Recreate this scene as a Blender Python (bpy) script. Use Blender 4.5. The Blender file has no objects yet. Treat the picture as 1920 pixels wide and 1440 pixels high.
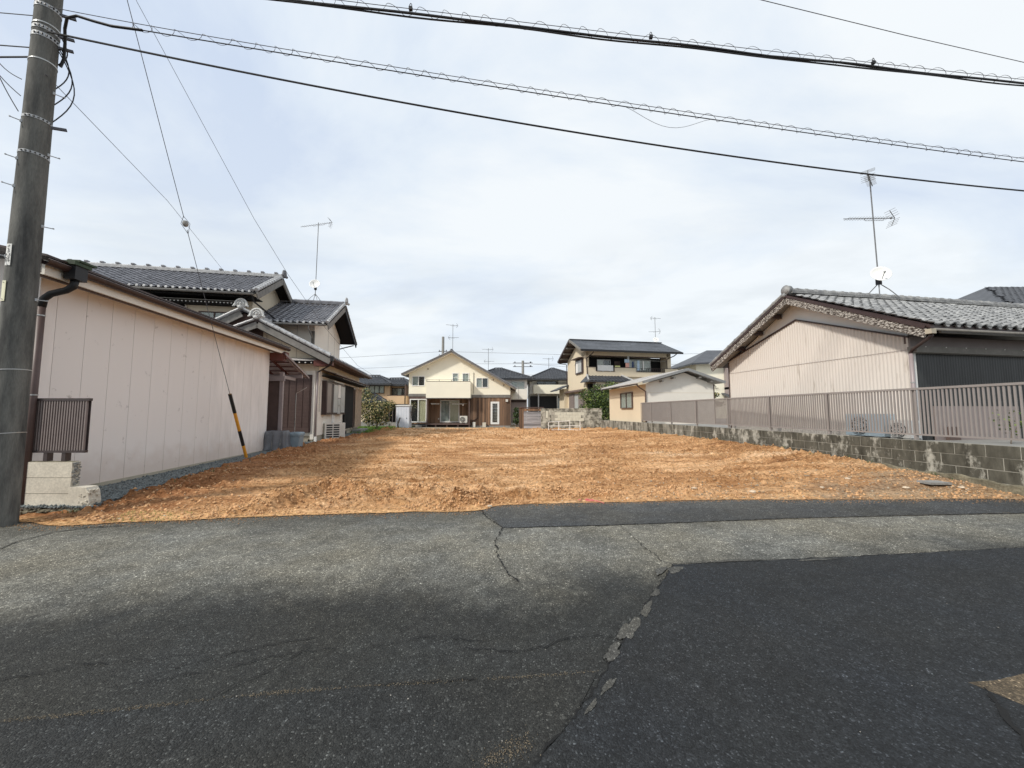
import bpy, bmesh, math, random
import numpy as np
from mathutils import Vector, Matrix, Euler
R_ = math.radians
random.seed(7)
SC = bpy.context.scene
C = SC.collection

# ---------------------------------------------------------------- camera, sky, sun, exposure
cd = bpy.data.cameras.new("camera"); cam = bpy.data.objects.new("camera", cd); C.objects.link(cam)
cam.location = (0, 0, 1.5)
cam.rotation_euler = (R_(90) + math.atan(52 / 703), 0, 0)
cd.sensor_width = 36; cd.lens = 703 / 1920 * 36
cd.clip_start = 0.05; cd.clip_end = 3000
SC.camera = cam

SUN_DIR = Vector((0.92, 0.70, -1.0)).normalized()      # the way the light travels
W = bpy.data.worlds.new("World"); SC.world = W; W.use_nodes = True
nt = W.node_tree; nt.nodes.clear()
def N(t, k, **kw):
    n = t.nodes.new(k)
    for a, b in kw.items():
        setattr(n, a, b)
    return n
out = N(nt, 'ShaderNodeOutputWorld'); bg = N(nt, 'ShaderNodeBackground')
sky = N(nt, 'ShaderNodeTexSky', sky_type='NISHITA', sun_disc=False)
sky.sun_elevation = math.asin(-SUN_DIR.z); sky.sun_rotation = math.atan2(-SUN_DIR.x, -SUN_DIR.y)
skm = N(nt, 'ShaderNodeVectorMath', operation='SCALE'); skm.inputs['Scale'].default_value = 0.10
nt.links.new(sky.outputs[0], skm.inputs[0])
tc = N(nt, 'ShaderNodeTexCoord'); sx = N(nt, 'ShaderNodeSeparateXYZ')
nt.links.new(tc.outputs['Generated'], sx.inputs[0])
def mth(t, op, a, b=None, clamp=False):
    n = N(t, 'ShaderNodeMath', operation=op, use_clamp=clamp)
    for i, v in enumerate((a, b)):
        if v is None: continue
        if isinstance(v, (int, float)): n.inputs[i].default_value = v
        else: t.links.new(v, n.inputs[i])
    return n.outputs[0]
zz = mth(nt, 'ADD', mth(nt, 'MAXIMUM', sx.outputs[2], 0.0), 0.16)
cx = N(nt, 'ShaderNodeCombineXYZ')
nt.links.new(mth(nt, 'DIVIDE', sx.outputs[0], zz), cx.inputs[0])
nt.links.new(mth(nt, 'DIVIDE', sx.outputs[1], zz), cx.inputs[1])
def wnoise(scale, det, dist, off, rough=0.55):
    mp = N(nt, 'ShaderNodeMapping'); mp.inputs['Location'].default_value = off
    mp.inputs['Rotation'].default_value = (0, 0, 0.5); mp.inputs['Scale'].default_value = (1.0, 1.5, 1)
    nt.links.new(cx.outputs[0], mp.inputs[0])
    n = N(nt, 'ShaderNodeTexNoise'); n.inputs['Scale'].default_value = scale
    n.inputs['Detail'].default_value = det; n.inputs['Distortion'].default_value = dist; n.inputs['Roughness'].default_value = rough
    nt.links.new(mp.outputs[0], n.inputs['Vector']); return n.outputs[0]
def ramp(t, fac, stops, interp='LINEAR'):
    r = N(t, 'ShaderNodeValToRGB'); r.color_ramp.interpolation = interp
    e = r.color_ramp.elements
    while len(e) < len(stops): e.new(0.5)
    for el, (p, c) in zip(e, stops):
        el.position = p; el.color = (*c, 1) if len(c) == 3 else c
    t.links.new(fac, r.inputs[0]); return r.outputs[0]
def mixc(t, fac, a, b, mode='MIX'):
    n = N(t, 'ShaderNodeMix', data_type='RGBA', blend_type=mode)
    n.clamp_factor = True
    for s, v in ((n.inputs[0], fac), (n.inputs[6], a), (n.inputs[7], b)):
        if isinstance(v, (int, float)): s.default_value = v
        elif isinstance(v, tuple): s.default_value = (*v, 1) if len(v) == 3 else v
        else: t.links.new(v, s)
    return n.outputs[2]
cl = ramp(nt, wnoise(0.62, 9, 0.5, (3.1, 1.7, 0)), [(0.36, (0.525, 0.610, 0.755)), (0.46, (0.665, 0.735, 0.820)), (0.56, (0.800, 0.835, 0.860))])
gr = ramp(nt, wnoise(1.15, 7, 0.2, (8.3, 4.4, 0)), [(0.48, (0, 0, 0)), (0.62, (1, 1, 1))])
lowm = N(nt, 'ShaderNodeMapRange'); nt.links.new(sx.outputs[2], lowm.inputs[0])
for i, v in ((1, 0.03), (2, 0.45), (3, 0.85), (4, 0.05)): lowm.inputs[i].default_value = v
cl = mixc(nt, mth(nt, 'MULTIPLY', gr, lowm.outputs[0]), cl, (0.50, 0.545, 0.585))
hz = N(nt, 'ShaderNodeMapRange'); nt.links.new(sx.outputs[2], hz.inputs[0])
for i, v in ((1, 0.0), (2, 0.75), (3, 0.62), (4, 0.0)): hz.inputs[i].default_value = v
cl = mixc(nt, hz.outputs[0], cl, (0.755, 0.800, 0.825))
fin = mixc(nt, 0.93, skm.outputs[0], cl)
nt.links.new(fin, bg.inputs[0]); bg.inputs[1].default_value = 1.22
nt.links.new(bg.outputs[0], out.inputs[0])

sd = bpy.data.lights.new("sun", 'SUN'); sd.energy = 3.3; sd.angle = R_(5); sd.color = (1, 0.95, 0.86)
so = bpy.data.objects.new("sun", sd); C.objects.link(so); so.rotation_euler = SUN_DIR.to_track_quat('-Z', 'Y').to_euler()
so.location = (-30, -20, 40)
SC.view_settings.view_transform = 'Standard'; SC.view_settings.look = 'None'
SC.view_settings.gamma = 1; SC.view_settings.use_curve_mapping = False
SC.view_settings.exposure = 0.0
SC.render.engine = 'CYCLES'

# ---------------------------------------------------------------- materials
def M(name, col, rough=0.75, var=0.15, vs=1.5, bump=0.15, bs=60.0, spec=0.3, metal=0.0, col2=None, th=(0.45, 0.62), st=(1, 1, 1), fine=0.0, splash=None):
    m = bpy.data.materials.new(name); m.use_nodes = True; t = m.node_tree
    b = t.nodes['Principled BSDF']
    b.inputs['Roughness'].default_value = rough; b.inputs['Metallic'].default_value = metal
    b.inputs['Specular IOR Level'].default_value = spec
    g = N(t, 'ShaderNodeNewGeometry')
    mp = N(t, 'ShaderNodeMapping'); mp.inputs['Scale'].default_value = st; t.links.new(g.outputs['Position'], mp.inputs[0])
    n = N(t, 'ShaderNodeTexNoise'); n.inputs['Scale'].default_value = vs; n.inputs['Detail'].default_value = 8; n.inputs['Roughness'].default_value = 0.62
    t.links.new(mp.outputs[0], n.inputs['Vector'])
    if col2 is None:
        lo = tuple(c * (1 - var) for c in col); hi = tuple(min(1, c * (1 + var)) for c in col)
        c = ramp(t, n.outputs[0], [(0.3, lo), (0.7, hi)])
    else:
        c = ramp(t, n.outputs[0], [(th[0], col), (th[1], col2)])
    if fine:
        n3 = N(t, 'ShaderNodeTexNoise'); n3.inputs['Scale'].default_value = bs * 0.5; n3.inputs['Detail'].default_value = 3
        t.links.new(mp.outputs[0], n3.inputs['Vector'])
        f = ramp(t, n3.outputs[0], [(0.3, (1 - fine,) * 3), (0.7, (1 + fine,) * 3)])
        c = mixc(t, 1.0, c, f, 'MULTIPLY')
    if splash is not None:                                   # rain-splashed soil on the foot of the wall
        s = N(t, 'ShaderNodeSeparateXYZ'); t.links.new(g.outputs['Position'], s.inputs[0])
        n4 = N(t, 'ShaderNodeTexNoise'); n4.inputs['Scale'].default_value = 4; n4.inputs['Detail'].default_value = 8; t.links.new(g.outputs['Position'], n4.inputs['Vector'])
        zz_ = mth(t, 'SUBTRACT', s.outputs[2], mth(t, 'MULTIPLY', n4.outputs[0], 0.7))
        q = N(t, 'ShaderNodeMapRange', interpolation_type='SMOOTHSTEP'); t.links.new(zz_, q.inputs[0])
        for i, v in ((1, splash - 0.35), (2, splash + 0.35), (3, 0.55), (4, 0.0)): q.inputs[i].default_value = v
        c = mixc(t, q.outputs[0], c, tuple(x * y for x, y in zip(col, (0.70, 0.58, 0.50))))
    t.links.new(c, b.inputs['Base Color'])
    if bump:
        n2 = N(t, 'ShaderNodeTexNoise'); n2.inputs['Scale'].default_value = bs; n2.inputs['Detail'].default_value = 4
        t.links.new(g.outputs['Position'], n2.inputs['Vector'])
        bp = N(t, 'ShaderNodeBump'); bp.inputs['Strength'].default_value = bump; bp.inputs['Distance'].default_value = 0.01
        t.links.new(n2.outputs[0], bp.inputs['Height']); t.links.new(bp.outputs[0], b.inputs['Normal'])
    m['pb'] = 1
    return m

def glass(name, tint=(0.88, 0.90, 0.88), trans=0.98):
    m = bpy.data.materials.new(name); m.use_nodes = True; t = m.node_tree; t.nodes.clear()
    o = N(t, 'ShaderNodeOutputMaterial'); mx = N(t, 'ShaderNodeMixShader')
    tr = N(t, 'ShaderNodeBsdfTransparent'); tr.inputs[0].default_value = tuple(x * trans for x in tint) + (1,)
    gl = N(t, 'ShaderNodeBsdfGlossy'); gl.inputs['Roughness'].default_value = 0.03; gl.inputs[0].default_value = (0.9, 0.93, 0.95, 1)
    fr = N(t, 'ShaderNodeLayerWeight'); fr.inputs[0].default_value = 0.5
    t.links.new(mth(t, 'ADD', mth(t, 'MULTIPLY', mth(t, 'POWER', fr.outputs['Facing'], 4.0), 0.8), 0.06), mx.inputs[0]); t.links.new(tr.outputs[0], mx.inputs[1]); t.links.new(gl.outputs[0], mx.inputs[2])
    t.links.new(mx.outputs[0], o.inputs[0]); return m

m_glass = glass("window glass")
m_shedwall = M("pinkish grey siding", (0.81, 0.755, 0.72), 0.7, 0.10, 1.6, 0.08, 90, st=(2.5, 2.5, 0.5), splash=0.2)
m_panelscuff = M("scuffed siding", (0.80, 0.745, 0.71), 0.7, vs=5.5, bump=0.08, bs=90, col2=(0.52, 0.47, 0.44), th=(0.635, 0.73), splash=0.2)
m_beige = M("beige mortar wall", (0.72, 0.63, 0.49), 0.85, 0.06, 1.3, 0.12, 120)
m_white = M("white paint", (0.78, 0.77, 0.74), 0.5, 0.05, 2, 0.03)
m_offwhite = M("off white plaster", (0.80, 0.755, 0.68), 0.8, 0.05, 1.4, 0.08, 100)
m_cream = M("cream mortar", (0.88, 0.835, 0.69), 0.9, 0.035, 0.7, 0.12, 90)
m_tan = M("tan render", (0.66, 0.565, 0.42), 0.9, 0.05, 0.8, 0.1, 90)
m_tan2 = M("orange tan render", (0.62, 0.44, 0.28), 0.9, 0.05, 0.8, 0.1, 90)
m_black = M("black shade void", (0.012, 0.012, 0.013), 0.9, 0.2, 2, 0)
m_dkbrown = M("dark brown metal", (0.045, 0.026, 0.024), 0.45, 0.25, 3, 0.05, spec=0.45)
m_brown = M("brown painted timber", (0.11, 0.075, 0.065), 0.6, 0.25, 4, 0.15, 40, st=(1, 1, 0.3))
m_redbrown = M("red brown timber", (0.13, 0.045, 0.035), 0.55, 0.25, 4, 0.1)
m_mauve = M("greyish mauve metal", (0.30, 0.25, 0.25), 0.4, 0.06, 3, 0.02, spec=0.5)
m_shutter = M("brown shutter", (0.10, 0.065, 0.058), 0.5, 0.15, 5, 0.04, spec=0.4)
m_alu = M("grey aluminium", (0.42, 0.42, 0.41), 0.35, 0.06, 3, 0.02, metal=0.6)
m_galv = M("galvanised steel", (0.40, 0.41, 0.42), 0.5, 0.2, 9, 0.03, metal=0.25)
m_ant = M("dull antenna metal", (0.17, 0.175, 0.18), 0.55, 0.15, 9, 0)
m_cable = M("black cable", (0.018, 0.018, 0.02), 0.55, 0.1, 5, 0)
m_wire = M("grey wire", (0.09, 0.09, 0.10), 0.5, 0.1, 5, 0, metal=0.3)
m_farwire = M("thin far wire", (0.22, 0.23, 0.25), 0.6, 0.1, 5, 0)
m_tile = M("silver grey roof tile", (0.17, 0.17, 0.185), 0.42, 0.35, 3.3, 0.1, 50, spec=0.5, fine=0.2)
m_tile_lt = M("pale roof tile", (0.42, 0.42, 0.42), 0.45, 0.25, 6, 0.1, 50, spec=0.5, fine=0.2)
m_tile_old = M("weathered roof tile", (0.17, 0.172, 0.174), 0.6, bump=0.25, bs=60, spec=0.35, vs=5, col2=(0.38, 0.38, 0.37), th=(0.38, 0.68), fine=0.22)
m_tile_dk = M("dark slate tile", (0.062, 0.066, 0.075), 0.5, 0.3, 2, 0.1, 30, spec=0.45, fine=0.15)
m_slate = M("grey slate roof", (0.105, 0.113, 0.128), 0.55, 0.35, 1.7, 0.15, 20, spec=0.4, st=(0.5, 0.5, 3))
m_barge = M("weathered grey bargeboard", (0.20, 0.19, 0.175), 0.8, 0.2, 5, 0.2, 40)
m_peel = M("peeling white on dark board", (0.05, 0.037, 0.030), 0.8, vs=34, bump=0.4, bs=70, col2=(0.52, 0.485, 0.44), th=(0.46, 0.60), st=(1, 0.6, 1.5))
m_corr = M("aged beige corrugated sheet", (0.615, 0.565, 0.515), 0.75, vs=3.0, bump=0.08, bs=60, col2=(0.38, 0.33, 0.28), th=(0.585, 0.74), st=(3.0, 3.0, 0.35))
m_poly = M("smoked corrugated polycarbonate", (0.022, 0.024, 0.025), 0.35, 0.4, 2, 0.02, spec=0.5, st=(3, 3, 0.4))
m_fence = M("mauve grey aluminium fence", (0.265, 0.24, 0.228), 0.45, 0.06, 4, 0.02, spec=0.5)
m_louvre = M("dark bronze aluminium", (0.050, 0.036, 0.035), 0.4, 0.12, 4, 0.02, spec=0.5)
m_louvre_lt = M("worn bronze aluminium", (0.22, 0.18, 0.17), 0.4, 0.12, 4, 0.02, spec=0.5)
m_conc = M("pale concrete", (0.58, 0.53, 0.44), 0.9, 0.12, 3, 0.3, 70, fine=0.12)
m_found = M("foundation concrete", (0.40, 0.355, 0.28), 0.9, 0.12, 3, 0.2, 60)
m_conc_grey = M("grey concrete", (0.27, 0.265, 0.25), 0.9, 0.2, 3, 0.3, 60, fine=0.15)
m_mossy = M("mossy dirty concrete", (0.17, 0.15, 0.105), 0.95, 0.4, 6, 0.5, 60, fine=0.25)
m_pole = M("dark weathered concrete pole", (0.150, 0.148, 0.135), 0.85, vs=4.0, bump=0.2, bs=120, col2=(0.052, 0.052, 0.050), th=(0.36, 0.66), st=(2.0, 2.0, 0.32), fine=0.15)
m_yellow = M("yellow guard plastic", (0.72, 0.33, 0.04), 0.5, 0.12, 6, 0.03)
m_blk = M("black guard plastic", (0.02, 0.02, 0.022), 0.5, 0.1, 6, 0.02)
m_plate = M("ivory plate", (0.72, 0.69, 0.50), 0.45, 0.06, 12, 0.02)
m_label = M("white label", (0.74, 0.73, 0.69), 0.5, 0.05, 12, 0.02)
m_ink = M("grey ink", (0.09, 0.09, 0.09), 0.6, 0.1, 12, 0)
m_green = M("pale green notice", (0.33, 0.56, 0.47), 0.4, 0.12, 8, 0.02)
m_dish = M("dish white", (0.80, 0.80, 0.78), 0.4, 0.04, 4, 0.02)
m_tarp = M("grey tarpaulin", (0.15, 0.155, 0.17), 0.55, 0.25, 4, 0.4, 12, spec=0.4)
m_bin = M("blue grey plastic", (0.24, 0.30, 0.34), 0.45, 0.12, 5, 0.03)
m_acw = M("ivory unit casing", (0.66, 0.64, 0.58), 0.45, 0.06, 5, 0.02)
m_acblue = M("pale blue unit casing", (0.45, 0.55, 0.62), 0.45, 0.06, 5, 0.02)
m_lockw = M("white steel locker", (0.72, 0.74, 0.80), 0.45, 0.05, 5, 0.02)
m_leaf = M("mid green leaves", (0.060, 0.095, 0.026), 0.55, 0.45, 9, 0, spec=0.4)
m_leaf_l = M("yellow green leaves", (0.16, 0.21, 0.05), 0.5, 0.35, 9, 0, spec=0.4)
m_leaf_d = M("dark green leaves", (0.022, 0.042, 0.014), 0.5, 0.4, 9, 0, spec=0.4)
m_leaf_y = M("pale mottled leaves", (0.42, 0.36, 0.17), 0.5, 0.4, 12, 0)
m_grass = M("grass blades", (0.11, 0.21, 0.03), 0.7, 0.4, 3, 0)
m_bark = M("grey bark", (0.13, 0.11, 0.09), 0.9, 0.3, 12, 0.4, 40)
m_curtain = M("pale curtain", (0.76, 0.70, 0.52), 0.9, 0.1, 2, 0.05)
m_curtain_g = M("grey curtain", (0.55, 0.58, 0.58), 0.9, 0.1, 2, 0.05)
m_frost = M("frosted window film", (0.42, 0.43, 0.42), 0.3, 0.12, 3, 0.02)
m_blue = M("blue laundry", (0.07, 0.10, 0.20), 0.9, 0.1, 4, 0)
m_ltblue = M("light blue laundry", (0.50, 0.62, 0.74), 0.9, 0.1, 4, 0)
m_pink = M("pink laundry", (0.75, 0.42, 0.35), 0.9, 0.1, 4, 0)
m_lime = M("lime laundry", (0.66, 0.66, 0.30), 0.9, 0.1, 4, 0)
m_red = M("pink plastic tape", (0.62, 0.18, 0.17), 0.5, 0.2, 12, 0)
m_curt_tan = M("tan woven screen", (0.36, 0.28, 0.21), 0.9, 0.2, 8, 0.3, 60)
m_stain = M("oxide sheet roof", (0.50, 0.48, 0.46), 0.6, 0.12, 2, 0.05)
m_orn = M("chalky ornament tile", (0.60, 0.60, 0.58), 0.6, vs=30, bump=0.2, bs=60, col2=(0.30, 0.30, 0.30), th=(0.5, 0.62))
m_sheet = M("translucent mauve sheet", (0.50, 0.42, 0.42), 0.4, 0.08, 4, 0.02)
m_sheet.node_tree.nodes["Principled BSDF"].inputs["Transmission Weight"].default_value = 0.45
m_gravel = M("blue grey gravel", (0.145, 0.160, 0.160), 0.9, 0.75, 26, 0.8, 60, fine=0.35)
m_stonew = M("pale stones", (0.52, 0.42, 0.31), 0.9, 0.3, 14, 0.2, 60)
m_earth = M("dry yard earth", (0.26, 0.21, 0.15), 0.95, 0.25, 2, 0.4, 20)
m_crack = M("black crack filler", (0.012, 0.012, 0.012), 0.95, 0.2, 20, 0)
m_dusty = M("sandy dust in joint", (0.105, 0.082, 0.050), 0.95, 0.35, 18, 0.4, 90, fine=0.3)

def wood_mat(name, base, pitch, axis=0):
    m = bpy.data.materials.new(name); m.use_nodes = True; t = m.node_tree; b = t.nodes['Principled BSDF']
    b.inputs['Roughness'].default_value = 0.75
    g = N(t, 'ShaderNodeNewGeometry'); s = N(t, 'ShaderNodeSeparateXYZ'); t.links.new(g.outputs['Position'], s.inputs[0])
    k = mth(t, 'FLOOR', mth(t, 'DIVIDE', s.outputs[axis], pitch))
    wn = N(t, 'ShaderNodeTexWhiteNoise', noise_dimensions='1D'); t.links.new(k, wn.inputs['W'])
    c1 = ramp(t, wn.outputs[0], [(0, tuple(x * 0.55 for x in base)), (0.5, base), (1, tuple(min(1, x * 1.55) for x in base))])
    mp = N(t, 'ShaderNodeMapping'); mp.inputs['Scale'].default_value = (14, 14, 0.8) if axis == 0 else (1, 1, 14)
    t.links.new(g.outputs['Position'], mp.inputs[0])
    n = N(t, 'ShaderNodeTexNoise'); n.inputs['Scale'].default_value = 2.2; n.inputs['Detail'].default_value = 6; t.links.new(mp.outputs[0], n.inputs['Vector'])
    c = mixc(t, 1.0, c1, ramp(t, n.outputs[0], [(0.3, (0.72,) * 3), (0.7, (1.28,) * 3)]), 'MULTIPLY')
    t.links.new(c, b.inputs['Base Color']); return m
m_clad = wood_mat("brown wood cladding", (0.20, 0.118, 0.070), 0.152)
m_greywood = wood_mat("silvered horizontal boards", (0.30, 0.29, 0.30), 0.12, 2)

def asphalt(name, dark, light, band, blue=0.0, seed=0.0, grain=0.50):
    """aggregate in binder; 'band' = (y0, y1, y2, y3) where the colour turns paler"""
    m = bpy.data.materials.new(name); m.use_nodes = True; t = m.node_tree; b = t.nodes['Principled BSDF']
    g = N(t, 'ShaderNodeNewGeometry'); P = g.outputs['Position']
    s = N(t, 'ShaderNodeSeparateXYZ'); t.links.new(P, s.inputs[0])
    def noise(sc, det=5, st=(1, 1, 1), ro=0.6):
        mp = N(t, 'ShaderNodeMapping'); mp.inputs['Scale'].default_value = st; mp.inputs['Location'].default_value = (seed, seed * 2, 0)
        t.links.new(P, mp.inputs[0]); n = N(t, 'ShaderNodeTexNoise'); n.inputs['Scale'].default_value = sc; n.inputs['Detail'].default_value = det
        n.inputs['Roughness'].default_value = ro
        t.links.new(mp.outputs[0], n.inputs['Vector']); return n.outputs[0]
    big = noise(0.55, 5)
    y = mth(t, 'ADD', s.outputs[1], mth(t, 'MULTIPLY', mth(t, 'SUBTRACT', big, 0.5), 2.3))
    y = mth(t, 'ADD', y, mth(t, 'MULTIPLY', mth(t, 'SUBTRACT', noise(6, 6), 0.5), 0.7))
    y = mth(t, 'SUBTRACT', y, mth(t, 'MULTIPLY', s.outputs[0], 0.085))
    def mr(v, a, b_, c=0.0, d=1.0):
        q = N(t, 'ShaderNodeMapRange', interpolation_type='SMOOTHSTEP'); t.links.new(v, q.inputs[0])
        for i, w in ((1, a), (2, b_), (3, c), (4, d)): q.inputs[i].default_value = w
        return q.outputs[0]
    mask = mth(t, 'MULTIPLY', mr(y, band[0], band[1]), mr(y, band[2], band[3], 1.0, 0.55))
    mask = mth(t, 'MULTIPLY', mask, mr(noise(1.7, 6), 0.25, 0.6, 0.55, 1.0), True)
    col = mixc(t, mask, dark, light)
    # stones of the aggregate
    v = N(t, 'ShaderNodeTexVoronoi'); v.inputs['Scale'].default_value = 135; t.links.new(P, v.inputs['Vector'])
    sv = N(t, 'ShaderNodeSeparateColor'); t.links.new(v.outputs['Color'], sv.inputs[0])
    agg = ramp(t, sv.outputs[0], [(0.0, (1 - grain,) * 3), (0.55, (1.0,) * 3), (0.86, (1.25,) * 3), (0.955, (1 + grain * 1.8,) * 3), (1.0, (1 + grain * 6.5,) * 3)])
    v2 = N(t, 'ShaderNodeTexVoronoi'); v2.inputs['Scale'].default_value = 42; t.links.new(P, v2.inputs['Vector'])
    sv2 = N(t, 'ShaderNodeSeparateColor'); t.links.new(v2.outputs['Color'], sv2.inputs[0])
    agg2 = ramp(t, sv2.outputs[1], [(0.0, (0.82,) * 3), (0.5, (1.0,) * 3), (0.97, (1.15,) * 3), (1.0, (1.9,) * 3)])
    col = mixc(t, 1.0, col, agg, 'MULTIPLY'); col = mixc(t, 1.0, col, agg2, 'MULTIPLY')
    mid = ramp(t, noise(9, 8, ro=0.7), [(0.3, (0.72,) * 3), (0.7, (1.30,) * 3)])
    lg = ramp(t, noise(1.1, 7, (0.7, 1.4, 1), ro=0.65), [(0.35, (0.90,) * 3), (0.5, (1.0,) * 3), (0.66, (1.14,) * 3)]); col = mixc(t, 1.0, col, lg, 'MULTIPLY')
    col = mixc(t, 1.0, col, mid, 'MULTIPLY')
    tint = ramp(t, noise(0.9, 4), [(0.35, (1 - blue * 0.5, 1.0, 1 + blue)), (0.66, (1.06, 1.01, 0.93))])
    col = mixc(t, 1.0, col, tint, 'MULTIPLY')
    t.links.new(col, b.inputs['Base Color'])
    b.inputs['Roughness'].default_value = 0.82; b.inputs['Specular IOR Level'].default_value = 0.32
    h = mth(t, 'ADD', mth(t, 'MULTIPLY', v.outputs['Distance'], -1.0), mth(t, 'MULTIPLY', noise(230, 3), 0.35))
    bp = N(t, 'ShaderNodeBump'); bp.inputs['Strength'].default_value = 0.85; bp.inputs['Distance'].default_value = 0.006
    t.links.new(h, bp.inputs['Height'])
    bp2 = N(t, 'ShaderNodeBump'); bp2.inputs['Strength'].default_value = 0.5; bp2.inputs['Distance'].default_value = 0.03
    t.links.new(noise(5, 6), bp2.inputs['Height']); t.links.new(bp.outputs[0], bp2.inputs['Normal'])
    t.links.new(bp2.outputs[0], b.inputs['Normal']); return m
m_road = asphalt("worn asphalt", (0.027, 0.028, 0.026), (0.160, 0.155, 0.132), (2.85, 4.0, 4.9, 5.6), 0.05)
m_road2 = asphalt("newer dark asphalt", (0.0185, 0.0205, 0.0225), (0.0225, 0.025, 0.027), (9, 10, 20, 21), 0.05, 3.0, 0.46)
m_road3 = asphalt("dark edge asphalt", (0.050, 0.052, 0.052), (0.075, 0.075, 0.07), (4.8, 5.6, 20, 21), 0.06, 5.0, 0.5)
m_smear = asphalt("cement smeared asphalt", (0.072, 0.072, 0.067), (0.085, 0.085, 0.08), (9, 10, 20, 21), 0.0, 12.0, 0.35)
m_verge = asphalt("sandy verge", (0.100, 0.078, 0.052), (0.12, 0.095, 0.065), (9, 10, 20, 21), 0.0, 15.0, 0.5)
m_road4 = asphalt("lower dark asphalt", (0.024, 0.025, 0.024), (0.029, 0.029, 0.028), (9, 10, 20, 21), 0.05, 8.0, 0.5)

def soil_mat():
    m = bpy.data.materials.new("raw orange soil"); m.use_nodes = True; t = m.node_tree; b = t.nodes['Principled BSDF']
    g = N(t, 'ShaderNodeNewGeometry'); P = g.outputs['Position']
    s = N(t, 'ShaderNodeSeparateXYZ'); t.links.new(P, s.inputs[0])
    def noise(sc, det=6, st=(1, 1, 1), loc=(0, 0, 0), ro=0.6):
        mp = N(t, 'ShaderNodeMapping'); mp.inputs['Scale'].default_value = st; mp.inputs['Location'].default_value = loc
        t.links.new(P, mp.inputs[0]); n = N(t, 'ShaderNodeTexNoise'); n.inputs['Scale'].default_value = sc; n.inputs['Detail'].default_value = det
        n.inputs['Roughness'].default_value = ro
        t.links.new(mp.outputs[0], n.inputs['Vector']); return n.outputs[0]
    c = ramp(t, noise(0.9, 9, (0.6, 1.5, 1), ro=0.68), [(0.34, (0.36, 0.180, 0.080)), (0.46, (0.53, 0.285, 0.130)), (0.55, (0.68, 0.400, 0.200)), (0.68, (0.78, 0.520, 0.310))])
    # damp red soil along the left boundary
    xl = mth(t, 'ADD', s.outputs[0], mth(t, 'MULTIPLY', s.outputs[1], 0.155))
    xl = mth(t, 'ADD', xl, mth(t, 'MULTIPLY', mth(t, 'SUBTRACT', noise(1.3, 6), 0.5), 2.2))
    q = N(t, 'ShaderNodeMapRange', interpolation_type='SMOOTHSTEP'); t.links.new(xl, q.inputs[0])
    for i, w in ((1, -4.9), (2, -3.1), (3, 0.75), (4, 0.0)): q.inputs[i].default_value = w
    c = mixc(t, q.outputs[0], c, (0.28, 0.110, 0.045))
    # washed smooth pale silt along the road edge
    ye = mth(t, 'SUBTRACT', s.outputs[1], mth(t, 'ADD', 5.85, mth(t, 'MULTIPLY', mth(t, 'MINIMUM', s.outputs[0], 0.0), 0.13)))
    ye = mth(t, 'ADD', ye, mth(t, 'MULTIPLY', mth(t, 'SUBTRACT', noise(1.9, 5, loc=(2, 8, 0)), 0.5), 1.8))
    q3 = N(t, 'ShaderNodeMapRange', interpolation_type='SMOOTHSTEP'); t.links.new(ye, q3.inputs[0])
    for i, w in ((1, 0.0), (2, 0.55), (3, 0.85), (4, 0.0)): q3.inputs[i].default_value = w
    c = mixc(t, q3.outputs[0], c, (0.76, 0.455, 0.215))
    # grit and pale stony patches near the kerb on the right
    xr = mth(t, 'SUBTRACT', mth(t, 'MULTIPLY', s.outputs[0], 0.34), mth(t, 'MULTIPLY', mth(t, 'SUBTRACT', s.outputs[1], 5.7), 0.75))
    xr = mth(t, 'ADD', xr, mth(t, 'MULTIPLY', mth(t, 'SUBTRACT', noise(1.6, 7, loc=(4, 4, 0)), 0.5), 2.6))
    q2 = N(t, 'ShaderNodeMapRange', interpolation_type='SMOOTHSTEP'); t.links.new(xr, q2.inputs[0])
    for i, w in ((1, 0.9), (2, 1.7), (3, 0.0), (4, 0.62)): q2.inputs[i].default_value = w
    c = mixc(t, q2.outputs[0], c, (0.34, 0.26, 0.18))
    c = mixc(t, 1.0, c, ramp(t, noise(16, 8, ro=0.72), [(0.36, (0.42, 0.37, 0.33)), (0.47, (0.95, 0.94, 0.93)), (0.68, (1.30, 1.34, 1.40))]), 'MULTIPLY')
    c = mixc(t, 1.0, c, ramp(t, noise(1.5, 6, (0.30, 2.6, 1), (9, 2, 0), ro=0.6), [(0.36, (0.74, 0.68, 0.62)), (0.50, (1, 1, 1)), (0.66, (1.10, 1.11, 1.13))]), 'MULTIPLY')
    v = N(t, 'ShaderNodeTexVoronoi'); v.inputs['Scale'].default_value = 26; t.links.new(P, v.inputs['Vector'])
    sv = N(t, 'ShaderNodeSeparateColor'); t.links.new(v.outputs['Color'], sv.inputs[0])
    c = mixc(t, 1.0, c, ramp(t, sv.outputs[0], [(0.0, (0.70,) * 3), (0.3, (1.0,) * 3), (0.94, (1.04,) * 3), (1.0, (1.5, 1.6, 1.7))]), 'MULTIPLY')
    t.links.new(c, b.inputs['Base Color']); b.inputs['Roughness'].default_value = 0.95; b.inputs['Specular IOR Level'].default_value = 0.12
    h = mth(t, 'ADD', noise(11, 9, ro=0.7), mth(t, 'MULTIPLY', noise(60, 5, ro=0.7), 0.35))
    bp = N(t, 'ShaderNodeBump'); bp.inputs['Strength'].default_value = 1.0; bp.inputs['Distance'].default_value = 0.07
    t.links.new(h, bp.inputs['Height']); t.links.new(bp.outputs[0], b.inputs['Normal']); return m
m_soil = soil_mat()
m_clod = M("soil clods", (0.52, 0.305, 0.155), 0.95, 0.35, 7, 0.5, 40, fine=0.2)

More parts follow.
